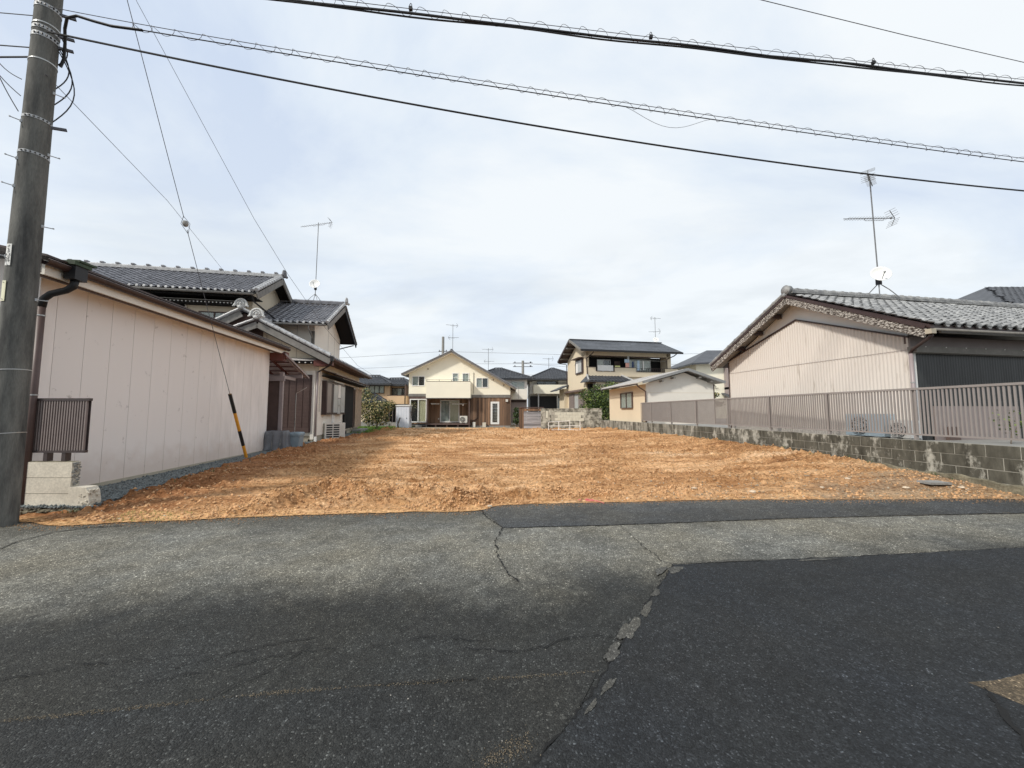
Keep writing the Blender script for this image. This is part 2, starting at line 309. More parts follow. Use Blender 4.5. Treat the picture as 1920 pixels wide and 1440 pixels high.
def block_mat():
    m = bpy.data.materials.new("stained concrete block"); m.use_nodes = True; t = m.node_tree; b = t.nodes['Principled BSDF']
    g = N(t, 'ShaderNodeNewGeometry'); P = g.outputs['Position']
    s = N(t, 'ShaderNodeSeparateXYZ'); t.links.new(P, s.inputs[0])
    def noise(sc, det=6, st=(1, 1, 1), loc=(0, 0, 0), ro=0.6):
        mp = N(t, 'ShaderNodeMapping'); mp.inputs['Scale'].default_value = st; mp.inputs['Location'].default_value = loc
        t.links.new(P, mp.inputs[0]); n = N(t, 'ShaderNodeTexNoise'); n.inputs['Scale'].default_value = sc; n.inputs['Detail'].default_value = det
        n.inputs['Roughness'].default_value = ro
        t.links.new(mp.outputs[0], n.inputs['Vector']); return n.outputs[0]
    mould = ramp(t, noise(3.4, 10, (1, 1, 0.55), ro=0.68), [(0.38, (0, 0, 0)), (0.47, (1, 1, 1))])
    dark = ramp(t, noise(9, 6, (1, 1, 0.3)), [(0.3, (0.045, 0.042, 0.033)), (0.7, (0.13, 0.122, 0.098))])
    c = mixc(t, mould, ramp(t, noise(14, 6), [(0.3, (0.30, 0.29, 0.25)), (0.7, (0.47, 0.45, 0.39))]), dark)
    q = N(t, 'ShaderNodeMapRange', interpolation_type='SMOOTHSTEP'); t.links.new(s.outputs[1], q.inputs[0])
    for i, w in ((1, 8.0), (2, 20.0), (3, 0.0), (4, 0.55)): q.inputs[i].default_value = w
    drip = ramp(t, noise(5.5, 6, (1, 1, 0.12), (7, 3, 0)), [(0.45, (0, 0, 0)), (0.55, (1, 1, 1))])
    c = mixc(t, mth(t, 'MULTIPLY', q.outputs[0], drip), c, (0.42, 0.405, 0.35))
    t.links.new(c, b.inputs['Base Color']); b.inputs['Roughness'].default_value = 0.92; b.inputs['Specular IOR Level'].default_value = 0.2
    bp = N(t, 'ShaderNodeBump'); bp.inputs['Strength'].default_value = 0.4; bp.inputs['Distance'].default_value = 0.01
    t.links.new(noise(70, 5), bp.inputs['Height']); t.links.new(bp.outputs[0], b.inputs['Normal']); return m
m_block = block_mat()
m_mortar = M("pale mortar joint", (0.34, 0.325, 0.28), 0.95, 0.2, 8, 0.2, 60)
m_blockold = M("old mottled block", (0.10, 0.095, 0.078), 0.92, vs=3.0, bump=0.3, bs=60, col2=(0.43, 0.42, 0.36), th=(0.42, 0.60), fine=0.2)
m_blockpale = M("pale block", (0.52, 0.51, 0.43), 0.9, 0.12, 6, 0.2, 60)
# ---------------------------------------------------------------- builders
def tag(o, label=None, cat=None, group=None, kind=None):
    if label: o['label'] = label
    if cat: o['category'] = cat
    if group: o['group'] = group
    if kind: o['kind'] = kind
    return o

def thing(name, x, y, z, deg, label, cat, group=None):
    o = bpy.data.objects.new(name, None); C.objects.link(o); o.empty_display_size = 0.2
    o.location = (x, y, z); o.rotation_euler = (0, 0, R_(deg)); return tag(o, label, cat, group)

def link(name, me, parent=None, mw=None, kind=None):
    o = bpy.data.objects.new(name, me); C.objects.link(o)
    if parent is not None: o.parent = parent
    if mw is not None: o.matrix_local = mw
    if kind: o['kind'] = kind
    return o

class MB:
    def __init__(s, z0=0.0, off=(0, 0, 0)): s.v = []; s.f = []; s.off = (off[0], off[1], off[2] - z0)
    def add(s, vs, fs):
        n = len(s.v); s.v += [(v[0] + s.off[0], v[1] + s.off[1], v[2] + s.off[2]) for v in vs]; s.f += [tuple(i + n for i in f) for f in fs]; return s
    def box(s, x0, x1, y0, y1, z0, z1):
        return s.add([(x0, y0, z0), (x1, y0, z0), (x1, y1, z0), (x0, y1, z0), (x0, y0, z1), (x1, y0, z1), (x1, y1, z1), (x0, y1, z1)],
                     [(0, 3, 2, 1), (4, 5, 6, 7), (0, 1, 5, 4), (1, 2, 6, 5), (2, 3, 7, 6), (3, 0, 4, 7)])
    def beam(s, p, q, w, h, up=(0, 0, 1)):
        """bar from p to q, w wide sideways, h high, centred"""
        p, q, up = Vector(p), Vector(q), Vector(up); d = (q - p).normalized(); a = d.cross(up)
        if a.length < 1e-4: a = d.cross(Vector((0, 1, 0)))
        a.normalize(); b = a.cross(d).normalized(); vs = []
        for c in (p, q):
            for i, j in ((-1, -1), (1, -1), (1, 1), (-1, 1)): vs.append(c + a * (i * w / 2) + b * (j * h / 2))
        return s.add(vs, [(0, 3, 2, 1), (4, 5, 6, 7), (0, 1, 5, 4), (1, 2, 6, 5), (2, 3, 7, 6), (3, 0, 4, 7)])
    def prism(s, poly, a, b, axis='y'):
        """poly: list of 2D points; axis y -> (x,z) extruded along y; x -> (y,z) along x; z -> (x,y) along z"""
        n = len(poly)
        f = {'y': lambda p, t: (p[0], t, p[1]), 'x': lambda p, t: (t, p[0], p[1]), 'z': lambda p, t: (p[0], p[1], t)}[axis]
        vs = [f(p, a) for p in poly] + [f(p, b) for p in poly]
        fs = [tuple(range(n))[::-1], tuple(range(n, 2 * n))] + [(i, (i + 1) % n, n + (i + 1) % n, n + i) for i in range(n)]
        return s.add(vs, fs)
    def tube(s, pts, r, n=6, caps=True):
        pts = [Vector(p) for p in pts]; k = len(pts); vs = []; u = None
        for i, p in enumerate(pts):
            d = (pts[min(i + 1, k - 1)] - pts[max(i - 1, 0)])
            d = d.normalized() if d.length > 1e-9 else Vector((0, 0, 1))
            if u is None: u = d.orthogonal().normalized()
            else:
                u = u - d * u.dot(d); u = u.normalized() if u.length > 1e-6 else d.orthogonal().normalized()
            w = d.cross(u); rr = r[i] if isinstance(r, (list, tuple)) else r
            for j in range(n):
                a = 2 * math.pi * j / n; vs.append(p + (u * math.cos(a) + w * math.sin(a)) * rr)
        fs = [(i * n + j, i * n + (j + 1) % n, (i + 1) * n + (j + 1) % n, (i + 1) * n + j) for i in range(k - 1) for j in range(n)]
        if caps: fs += [tuple(range(n))[::-1], tuple(range((k - 1) * n, k * n))]
        return s.add(vs, fs)
    def lathe(s, prof, c, axis=(0, 0, 1), n=20):
        c = Vector(c); ax = Vector(axis).normalized(); u = ax.orthogonal().normalized(); w = ax.cross(u); vs = []
        for r, h in prof:
            for j in range(n):
                a = 2 * math.pi * j / n; vs.append(c + ax * h + (u * math.cos(a) + w * math.sin(a)) * r)
        k = len(prof)
        fs = [(i * n + j, i * n + (j + 1) % n, (i + 1) * n + (j + 1) % n, (i + 1) * n + j) for i in range(k - 1) for j in range(n)]
        return s.add(vs, fs)
    def ball(s, c, r, n=8, sc=(1, 1, 1)):
        vs = []; fs = []
        for i in range(n + 1):
            th = math.pi * i / n
            for j in range(n * 2):
                a = math.pi * j / n
                vs.append((c[0] + r * sc[0] * math.sin(th) * math.cos(a), c[1] + r * sc[1] * math.sin(th) * math.sin(a), c[2] + r * sc[2] * math.cos(th)))
        m = n * 2
        for i in range(n):
            for j in range(m): fs.append((i * m + j, (i + 1) * m + j, (i + 1) * m + (j + 1) % m, i * m + (j + 1) % m))
        return s.add(vs, fs)
    def mesh(s, name, mat, smooth=False):
        me = bpy.data.meshes.new(name); me.from_pydata(s.v, [], s.f); me.update()
        for m in (mat if isinstance(mat, (list, tuple)) else [mat]): me.materials.append(m)
        if smooth: me.polygons.foreach_set('use_smooth', [True] * len(me.polygons))
        return me
    def build(s, name, mat, parent=None, smooth=False, kind=None, label=None):
        o = link(name, s.mesh(name, mat, smooth), parent, kind=kind)
        if label: o['label'] = label
        return o

def box(name, mat, par, *a, **k): return MB().box(*a).build(name, mat, par, **k)

def holes_wall(mb, u0, u1, z0, z1, holes, plane, t0, t1):
    """wall slab with rectangular openings. plane 'y': spans x, thickness y t0..t1; plane 'x': spans y, thickness x"""
    us = sorted({u0, u1, *[h[0] for h in holes], *[h[1] for h in holes]}); zs = sorted({z0, z1, *[h[2] for h in holes], *[h[3] for h in holes]})
    us = [u for u in us if u0 <= u <= u1]; zs = [z for z in zs if z0 <= z <= z1]
    for a, b in zip(us, us[1:]):
        run = None
        for c, d in list(zip(zs, zs[1:])) + [(None, None)]:
            solid = c is not None and not any(h[0] < (a + b) / 2 < h[1] and h[2] < (c + d) / 2 < h[3] for h in holes)
            if solid: run = (run[0], d) if run else (c, d)
            elif run:
                if plane == 'y': mb.box(a, b, t0, t1, run[0], run[1])
                else: mb.box(t0, t1, a, b, run[0], run[1])
                run = None
    return mb

def win(par, x0, x1, z0, z1, y, fmat=None, panes=2, curtain=None, fr=0.05, room=True, plane='y', sgn=1, bars=0, back=None, name="window", offset=0.0, proud=0.03, solid=False):
    """sliding window at wall plane y, looking towards -y*sgn; frame sits proud, glass recessed"""
    fmat = fmat or m_white
    D = (0.03, 0.012, 0.06, 0.010, 0.006, 0.12)
    if solid: y -= sgn * 0.052; D = (0.008, 0.006, 0.028, 0.005, 0.003, 0.040); proud = 0.03
    def bx(mb, a, b, t0, t1, c, d):
        t0, t1 = y + sgn * t0, y + sgn * t1
        if t0 > t1: t0, t1 = t1, t0
        return mb.box(a, b, t0, t1, c, d) if plane == 'y' else mb.box(t0, t1, a, b, c, d)
    f = MB()
    bx(f, x0, x1, -proud, 0.05, z0, z0 + fr); bx(f, x0, x1, -proud, 0.05, z1 - fr, z1)
    bx(f, x0, x0 + fr, -proud, 0.05, z0 + fr, z1 - fr); bx(f, x1 - fr, x1, -proud, 0.05, z0 + fr, z1 - fr)
    for k in range(1, panes):
        c = x0 + (x1 - x0) * k / panes; bx(f, c - fr * 0.45, c + fr * 0.45, -proud + 0.006, 0.045, z0 + fr, z1 - fr)
    for k in range(1, bars + 1):
        c = z0 + (z1 - z0) * k / (bars + 1); bx(f, x0 + fr, x1 - fr, 0.0, 0.02, c - 0.012, c + 0.012)
    fo = f.build(name, fmat, par)
    for k in range(panes):
        a = x0 + fr + (x1 - x0 - 2 * fr) * k / panes; b = x0 + fr + (x1 - x0 - 2 * fr) * (k + 1) / panes
        g = MB(); bx(g, a, b, D[0] + D[1] * (k % 2), D[0] + 0.004 + D[1] * (k % 2), z0 + fr, z1 - fr); g.build("pane", m_glass, fo)
    if curtain:
        for (ca, cb, cm) in curtain:
            a, b = x0 + (x1 - x0) * ca, x0 + (x1 - x0) * cb; m = MB(); n = max(6, int((b - a) / 0.03)); vs = []
            for i in range(n + 1):
                u = a + (b - a) * i / n; d = y + sgn * (D[2] + D[3] * math.sin(i * 1.9) + D[4] * math.sin(i * 0.7))
                for z in (z0 + 0.02, z1 - 0.02): vs.append((u, d, z) if plane == 'y' else (d, u, z))
            m.add(vs, [(2 * i, 2 * i + 2, 2 * i + 3, 2 * i + 1) for i in range(n)]); m.build("curtain", cm, fo, smooth=True)
    if room:
        r = MB(); bx(r, x0 + 0.002, x1 - 0.002, D[5], D[5] + 0.008, z0 + 0.002, z1 - 0.002); r.build("dark_interior", back or m_black, fo)
    return fo

# ---- tiles
TPROF = [(0.0, 0.018), (0.10, -0.002), (0.32, -0.010), (0.56, 0.0), (0.70, 0.026), (0.84, 0.038), (1.0, 0.022)]
def tile_geo(w, l, thick=0.026, lift=0.028):
    vs = []; n = len(TPROF)
    for (x, z) in TPROF: vs.append((x * w, 0, z))                      # head
    for (x, z) in TPROF: vs.append((x * w, l, z + lift))               # tail, lifted over the next row
    for (x, z) in TPROF: vs.append((x * w, l, z + lift - thick))
    fs = [(i, i + n, i + n + 1, i + 1) for i in range(n - 1)] + [(i + n, i + 2 * n, i + 2 * n + 1, i + n + 1) for i in range(n - 1)]
    return vs, fs
def basis(P0, U, V):
    U = Vector(U).normalized(); V = Vector(V).normalized(); Nn = V.cross(U) * 1.0
    if Nn.z < 0: Nn = -Nn
    m = Matrix((U, V, Nn)).transposed().to_4x4(); m.translation = Vector(P0); return m
def tile_field(par, P0, U, V, smax, tmax, mat, w=0.27, l=0.235, inside=None, single=None, name="roof_tile", jitter=0.004, near=None):
    """rows of pantiles on the slope P0 + U*s + V*t. The first `single` nearest ones are objects, the rest one joined part"""
    B = basis(P0, U, V); vs0, fs0 = tile_geo(w * 1.03, l * 1.12)
    cells = []
    ns = int(smax / w + 0.5); ntt = int(tmax / l + 0.5); rng = random.Random(11)
    w = smax / max(ns, 1); l = tmax / max(ntt, 1)
    for r in range(ntt):
        for c_ in range(ns):
            s_, t_ = c_ * w, r * l
            if inside and not inside(s_ + w / 2, t_ + l / 2): continue
            M_ = B @ Matrix.Translation((s_, t_, rng.uniform(-jitter, jitter))) @ Euler((rng.uniform(-1, 1) * jitter * 4, rng.uniform(-1, 1) * jitter * 3, rng.uniform(-1, 1) * jitter * 3)).to_matrix().to_4x4()
            cells.append(M_)
    if single and near is not None:
        cells.sort(key=lambda m: (m.translation - Vector(near)).length)
        mb = MB(); mb.add(vs0, fs0); me = mb.mesh(name, mat)
        for m_ in cells[:single]: link(name, me, par, m_)
        cells = cells[single:]
    if cells:
        V4 = np.array([(*v, 1) for v in vs0]); mb = MB(); out_v = []; out_f = []
        for k, m_ in enumerate(cells):
            out_v.append((V4 @ np.array(m_).T)[:, :3]); out_f += [tuple(i + k * len(vs0) for i in f) for f in fs0]
        mb.v = [tuple(p) for p in np.concatenate(out_v).tolist()]; mb.f = out_f
        mb.build(name + "s", mat, par, kind="stuff")
    return B
def ridge(par, p, q, mat, layers=2, w=0.26, cap=0.085, piece=0.30, single=False, name="ridge_tile", capmat=None, lh=0.05):
    """stacked flat ridge courses with round cap tiles on top"""
    p, q = Vector(p), Vector(q); d = (q - p); L = d.length; d.normalize(); up = Vector((0, 0, 1)); up = (up - d * up.dot(d)).normalized()
    b = MB()
    for k in range(layers):
        ww = w * (1 - 0.13 * k); c = up * (0.03 + lh * k + lh / 2)
        b.beam(p + c, q + c, ww, lh * 0.72, up); b.beam(p + c + up * lh * 0.43, q + c + up * lh * 0.43, ww * 0.82, lh * 0.3, up)
    base = b.build("ridge_course", mat, par)
    n = max(1, int(L / piece)); st = L / n; top = 0.03 + lh * layers; rng = random.Random(3)
    side = d.cross(up)
    def cap_geo(mb, o, ln):
        vs = []; K = 7
        for i, (t, rr) in enumerate(((0, 1.0), (ln * 0.86, 0.94), (ln * 0.86, 1.12), (ln * 1.02, 1.12))):
            for j in range(K):
                a = math.pi * j / (K - 1); vs.append(o + d * t + side * (math.cos(a) * cap * rr) + up * (math.sin(a) * cap * rr))
        fs = [(i * K + j, i * K + j + 1, (i + 1) * K + j + 1, (i + 1) * K + j) for i in range(3) for j in range(K - 1)]
        fs += [tuple(range(K)), tuple(range(3 * K, 4 * K))[::-1]]
        mb.add(vs, fs)
    if single:
        mb = MB(); cap_geo(mb, Vector((0, 0, 0)), st); me = mb.mesh(name, capmat or mat)
        for k in range(n):
            link(name, me, par, Matrix.Translation(p + d * (k * st) + up * (top + rng.uniform(-.004, .004))))
    else:
        mb = MB()
        for k in range(n): cap_geo(mb, p + d * (k * st) + up * top, st)
        mb.build(name + "s", capmat or mat, par, kind="stuff")
def round_tiles(par, p, q, r, mat, piece=0.25, name="verge_tile", single=False):
    """a line of round verge tiles lying down the slope"""
    p, q = Vector(p), Vector(q); d = q - p; L = d.length; d.normalize(); n = max(1, int(L / piece)); st = L / n
    if single:
        mb = MB(); mb.tube([Vector((0, 0, 0)), d * st * 0.9, d * st * 0.9, d * st * 1.05], [r * 0.92, r * 0.96, r * 1.12, r * 1.12], 8); me = mb.mesh(name, mat)
        for k in range(n): link(name, me, par, Matrix.Translation(p + d * st * k))
    else:
        mb = MB()
        for k in range(n):
            o = p + d * st * k; mb.tube([o, o + d * st * 0.9, o + d * st * 0.9, o + d * st * 1.05], [r * 0.92, r * 0.96, r * 1.12, r * 1.12], 8)
        mb.build(name + "s", mat, par, kind="stuff")
def onigawara(par, c, r, mat, fwd=(0, -1, 0), name="ridge_end_ornament"):
    """round crested end tile with scrolls and a ball"""
    c = Vector(c); f = Vector(fwd).normalized(); up = Vector((0, 0, 1)); s = f.cross(up)
    mb = MB()
    arch = [c + s * math.cos(a) * r + up * math.sin(a) * r * 1.02 + f * 0.03 for a in [math.pi * (-0.08 + 1.16 * i / 14) for i in range(15)]]
    mb.tube(arch, r * 0.20, 7)
    arch2 = [c + s * math.cos(a) * r * 0.55 + up * math.sin(a) * r * 0.6 + f * 0.05 for a in [math.pi * i / 10 for i in range(11)]]
    mb.tube(arch2, r * 0.12, 6)
    mb.lathe([(0.001, 0.0), (r * 0.85, 0.0), (r * 0.85, 0.06), (0.001, 0.07)], c - f * 0.02, f, 18)
    mb.ball(c + f * 0.06 + up * r * 0.15, r * 0.22, 5)
    for sg in (-1, 1):
        sc = [c + s * sg * (r * (1.0 + 0.38 * t - 0.25 * t * t)) + up * (-r * 0.1 - r * 0.30 * math.sin(t * 4)) + f * 0.05 for t in [i / 6 for i in range(7)]]
        mb.tube(sc, [r * 0.2 * (1 - i * 0.09) for i in range(7)], 6)
        mb.ball(c + s * sg * r * 1.28 - up * r * 0.34 + f * 0.05, r * 0.17, 4)
    o = mb.build(name, mat, par, smooth=True)
    b = MB(); b.ball(c + f * 0.13 - up * r * 0.62, r * 0.34, 7); b.build("round_end_tile", mat, o, smooth=True)
    return o
def slab(mb, pts, th):
    """thick sheet under the quad pts (top surface), th thick downwards"""
    pts = [Vector(p) for p in pts]; n = len(pts); lo = [p - Vector((0, 0, th)) for p in pts]
    return mb.add(pts + lo, [tuple(range(n)), tuple(range(n, 2 * n))[::-1]] + [(i, n + i, n + (i + 1) % n, (i + 1) % n) for i in range(n)])
def corrugated(name, mat, par, p0, du, dz_fn, width, pitch=0.076, amp=0.012, z0=None, nrm=(0, -1, 0), kind=None):
    """corrugated sheet standing on a vertical plane; dz_fn(s) gives (zlow, zhigh)"""
    du = Vector(du).normalized(); nrm = Vector(nrm).normalized(); p0 = Vector(p0); n = int(width / pitch * 4); mb = MB(); vs = []
    for i in range(n + 1):
        s = width * i / n; a, b = dz_fn(s); o = p0 + du * s + nrm * (amp * math.sin(2 * math.pi * s / pitch))
        vs += [(o.x, o.y, a), (o.x, o.y, b)]
    mb.add(vs, [(2 * i, 2 * i + 2, 2 * i + 3, 2 * i + 1) for i in range(n)]); return mb.build(name, mat, par, smooth=True, kind=kind)
def crown(name, blobs, n, size, mats, par, seed=1, aspect=0.6, kind=None, shell=0.55):
    rng = random.Random(seed); tot = sum(b[3] ** 2 for b in blobs); mb = MB(); idx = []
    vs = []; fs = []
    for b in blobs:
        k = int(n * b[3] ** 2 / tot); tone = rng.random()
        for _ in range(k):
            d = Vector((rng.gauss(0, 1), rng.gauss(0, 1), rng.gauss(0, 1))).normalized(); rr = b[3] * (shell + (1 - shell) * rng.random()) * (0.85 + 0.3 * rng.random())
            c = Vector(b[:3]) + Vector((d.x, d.y, d.z * (b[4] if len(b) > 4 else 0.9))) * rr
            u = Vector((rng.gauss(0, 1), rng.gauss(0, 1), rng.gauss(0, 0.7))).normalized(); w = (d + u.orthogonal() * rng.uniform(-1, 1)).cross(u)
            w = w.normalized() if w.length > 1e-5 else u.orthogonal(); s = size * rng.uniform(0.6, 1.4)
            m = len(vs); vs += [c - u * s, c + w * s * aspect, c + u * s, c - w * s * aspect]; fs.append((m, m + 1, m + 2, m + 3))
            idx.append(min(len(mats) - 1, int(rng.random() ** 1.4 * len(mats) + (0.35 if d.z > 0.45 and tone > 0.4 else 0))))
    mb.add(vs, fs); o = mb.build(name, mats, par, kind=kind); o.data.polygons.foreach_set('material_index', idx); return o
def gable_roof_slab(par, u0, u1, v0, vr, v1, z0, zr, z1, th, mat, name="roof"):
    mb = MB(); slab(mb, [(u0, v0, z0), (u1, v0, z0), (u1, vr, zr), (u0, vr, zr)], th); slab(mb, [(u0, vr + 0.001, zr), (u1, vr + 0.001, zr), (u1, v1, z1), (u0, v1, z1)], th)
    return mb.build(name, mat, par)
def antenna(name, x, y, z, deg, h, aerials, label, dish=None, legs=True, mat=None, r=0.016, group=None, lean=(0, 0)):
    """roof mast with yagi aerials [(height, heading, length, tilt, nel)], optional dish (height, heading, radius)"""
    t = thing(name, x, y, z, deg, label, "antenna", group); mat = mat or m_ant
    top = Vector((lean[0] * h, lean[1] * h, h)); f = top / h
    MB().tube([(0, 0, 0.30 if legs else 0), top], r, 6).build("mast", mat, t)
    if legs:
        for a in range(4):
            q = Vector((math.cos(a * 1.571 + 0.78) * 0.42, math.sin(a * 1.571 + 0.78) * 0.42, -0.12)); MB().tube([(0, 0, 0.42), q * 0.5 + Vector((0, 0, 0.24)), q], r * 0.7, 5).build("leg", mat, t)
    for (ah, hd, ln, tilt, ne) in aerials:
        o = f * ah; d = Vector((math.cos(R_(hd)) * math.cos(R_(tilt)), math.sin(R_(hd)) * math.cos(R_(tilt)), math.sin(R_(tilt)))); s = Vector((-math.sin(R_(hd)), math.cos(R_(hd)), 0)); up = s.cross(d) * -1
        mb = MB(); a, b = o - d * ln * 0.42, o + d * ln * 0.58; mb.tube([a, b], r * 0.62, 5)
        for k in range(ne):
            c = a + (b - a) * (0.12 + 0.86 * k / ne); e = 0.11; mb.tube([c - s * e, c + s * e], r * 0.26, 4)
        mb.ball(a + d * 0.10, 0.035, 3)
        for sg in (1, -1):                                    # corner reflector
            tipp = a - d * 0.02 + up * 0 ; e2 = a + d * 0.12 + up * sg * 0.24 * (1 if ln > 1 else 0.7)
            mb.tube([tipp, e2], r * 0.5, 4)
            for k in range(4):
                c = tipp + (e2 - tipp) * (0.25 + 0.25 * k); mb.tube([c - s * 0.16, c + s * 0.16], r * 0.26, 4)
        mb.tube([o - d * 0.22 * ln, o - d * 0.2 * ln - Vector((0, 0, 0.07)), o + d * 0.16 * ln - Vector((0, 0, 0.07)), o + d * 0.18 * ln], r * 0.35, 4)
        mb.build("aerial", mat, t)
    if dish:
        dh, hd, dr = dish; d = Vector((math.cos(R_(hd)) * 0.94, math.sin(R_(hd)) * 0.94, 0.32)).normalized(); o = f * dh + d * 0.10
        mb = MB(); mb.lathe([(0.001, 0.0), (dr * 0.5, dr * 0.07), (dr * 0.85, dr * 0.22), (dr, dr * 0.31), (dr * 0.99, dr * 0.33), (dr * 0.84, dr * 0.25), (dr * 0.5, dr * 0.10), (0.001, 0.03)], o, d, 24)
        do = mb.build("dish", m_dish, t, smooth=True)
        e = o + d * dr * 1.15 - Vector((0, 0, dr * 0.35)); MB().tube([o - Vector((0, 0, dr * 0.85)) + d * 0.05, e], r * 0.6, 5).ball(e, dr * 0.13, 4).build("receiver_arm", m_alu, do)
        MB().box(-0.05, 0.05, -0.05, 0.05, dh - 0.22, dh - 0.02).build("bracket", m_cable, t)
    return t
def ac_unit(name, x, y, z, deg, w, h, d, label, mat, fan=True):
    t = thing(name, x, y, z, deg, label, "air conditioner", "outdoor air conditioner units")
    MB().box(-w / 2, w / 2, 0, d, 0.06, h).build("casing", mat, t)
    if fan:
        cxx = -w * 0.12; mb = MB()
        mb.lathe([(h * 0.36, 0), (h * 0.36, 0.02), (h * 0.33, 0.02), (h * 0.33, 0.003), (0.001, 0.003)], (cxx, 0, h * 0.53), (0, -1, 0), 24); mb.build("fan_recess", m_blk, t)
        g = MB()
        for rr in (0.12, 0.2, 0.28, 0.34):
            g.tube([(cxx + math.cos(a) * h * rr, -0.028, h * 0.53 + math.sin(a) * h * rr) for a in [i * math.pi / 12 for i in range(25)]], 0.006, 4)
        for i in range(4):
            a = i * math.pi / 4; g.tube([(cxx - math.cos(a) * h * 0.35, -0.03, h * 0.53 - math.sin(a) * h * 0.35), (cxx + math.cos(a) * h * 0.35, -0.03, h * 0.53 + math.sin(a) * h * 0.35)], 0.006, 4)
        g.build("fan_grille", mat, t)
    else:                                                   # louvred openings in a two column grid
        g = MB(); rows = 6
        for i in range(rows):
            for j in range(2):
                g.box(-w * 0.42 + j * w * 0.34, -w * 0.42 + j * w * 0.34 + w * 0.29, -0.006, 0.01, 0.06 + (h - 0.06) * (0.07 + i * 0.148), 0.06 + (h - 0.06) * (0.07 + i * 0.148) + h * 0.085)
        g.build("air_inlet", m_blk, t)
        g = MB()
        for i in range(9): g.box(w * 0.28, w * 0.46, -0.012, 0.0, 0.12 + i * (h - 0.2) / 9, 0.12 + i * (h - 0.2) / 9 + 0.02)
        g.build("louvre", mat, t)
    for sx_ in (-1, 1): MB().prism([(-0.07, 0.0), (0.07, 0.0), (0.05, 0.06), (-0.05, 0.06)], -0.03, d + 0.03, 'y').build("foot", m_conc_grey, t).location.x = sx_ * w * 0.32
    return t
# ---------------------------------------------------------------- ground, road, soil
def rz(x): return 0.028 * min(max(x, 0.0), 12.0)
EX = [-40, -9, -6.6, -5.92, -5.65, -5.21, -4.17, -3.09, -1.58, -1.04, -0.45, -0.25, 0.35, 2.04, 3.32, 4.48, 5.96, 7.56, 12, 40]
EY = [4.8, 5.10, 5.21, 5.02, 5.07, 5.21, 5.36, 5.55, 5.69, 5.75, 5.84, 6.06, 6.18, 6.11, 6.10, 5.95, 5.78, 5.65, 5.3, 5.0]
rngE = np.random.RandomState(5)
_jx = np.arange(-10, 12, 0.07); _jy = np.cumsum(rngE.normal(0, 0.010, len(_jx))); _jy = _jy - np.convolve(np.pad(_jy, 12, 'edge'), np.ones(25) / 25, 'valid'); _jy = np.clip(_jy, -0.05, 0.05)
def edge(x): return np.interp(x, EX, EY) + np.interp(x, _jx, _jy)

def sheet(name, poly, dz, mat, label=None, kind="structure", parent=None):
    bm = bmesh.new(); vs = [bm.verts.new((p[0], p[1], 0)) for p in poly]; bm.faces.new(vs)
    for x in (0, 12):
        bmesh.ops.bisect_plane(bm, geom=bm.verts[:] + bm.edges[:] + bm.faces[:], plane_co=(x, 0, 0), plane_no=(1, 0, 0))
    bmesh.ops.triangulate(bm, faces=bm.faces[:])
    for v in bm.verts: v.co.z = rz(v.co.x) + dz
    bm.normal_update()
    for f in bm.faces:
        if f.normal.z < 0: f.normal_flip()
    me = bpy.data.meshes.new(name); bm.to_mesh(me); bm.free(); me.materials.append(mat)
    o = bpy.data.objects.new(name, me); C.objects.link(o)
    if parent is not None: o.parent = parent
    return tag(o, label, kind=kind)

MB().box(-900, 900, -500, 900, -0.6, -0.30).build("ground", m_earth, kind="structure")
ep = [(x, float(edge(x)) + 0.10) for x in np.concatenate([[-38, -20], np.arange(-10, 12, 0.1), [20, 38]])]
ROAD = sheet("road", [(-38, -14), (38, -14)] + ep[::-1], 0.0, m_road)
def wob(pts, amp, step=0.12, seed=1):
    r = random.Random(seed); o = []
    for a, b in zip(pts, pts[1:]):
        L = math.dist(a, b); n = max(1, int(L / step))
        for i in range(n):
            t = i / n; o.append((a[0] + (b[0] - a[0]) * t + r.uniform(-amp, amp), a[1] + (b[1] - a[1]) * t + r.uniform(-amp, amp)))
    o.append(pts[-1]); return o
seamR = [(1.53, 3.68), (1.29, 3.34), (1.05, 3.01), (0.75, 2.58), (0.60, 2.35), (0.50, 2.20), (0.32, 1.97), (0.09, 1.70), (-0.5, 1.0), (-1.6, -0.3), (-3, -2)]
seamT = [(1.53, 3.68), (3.31, 3.75), (5.10, 3.85), (7.5, 3.98), (12, 4.2), (30, 4.6)]
sR, sT = wob(seamR, 0.008, 0.06, 2), wob(seamT, 0.008, 0.08, 3)
sheet("dark_asphalt_patch", sT[::-1] + sR[1:] + [(-3, -13), (30, -13)], 0.009, m_road2)
seamE = [(-0.45, 5.84), (-0.12, 4.97), (1.38, 4.96), (3.77, 5.03), (5.83, 4.99), (6.62, 4.96), (9, 4.9), (11, 4.8)]
sE = wob(seamE, 0.007, 0.08, 4)
sheet("asphalt_edge_strip", sE + [(x, float(edge(x)) + 0.06) for x in np.arange(11, -0.4, -0.1)], 0.005, m_road3)
seamB = [(-8, 1.0), (-4.5, 1.52), (-2.47, 1.93), (-1.99, 2.0), (-1.31, 2.11), (-0.76, 2.17), (-0.18, 2.22), (0.49, 2.26)]
sB = wob(seamB, 0.007, 0.07, 5)
sheet("lower_asphalt_patch", sB + [(0.31, 1.955), (0.08, 1.69), (-0.51, 0.99), (-1.61, -0.31), (-3.02, -2.01), (-3.02, -13), (-8, -13)], 0.004, m_road4)
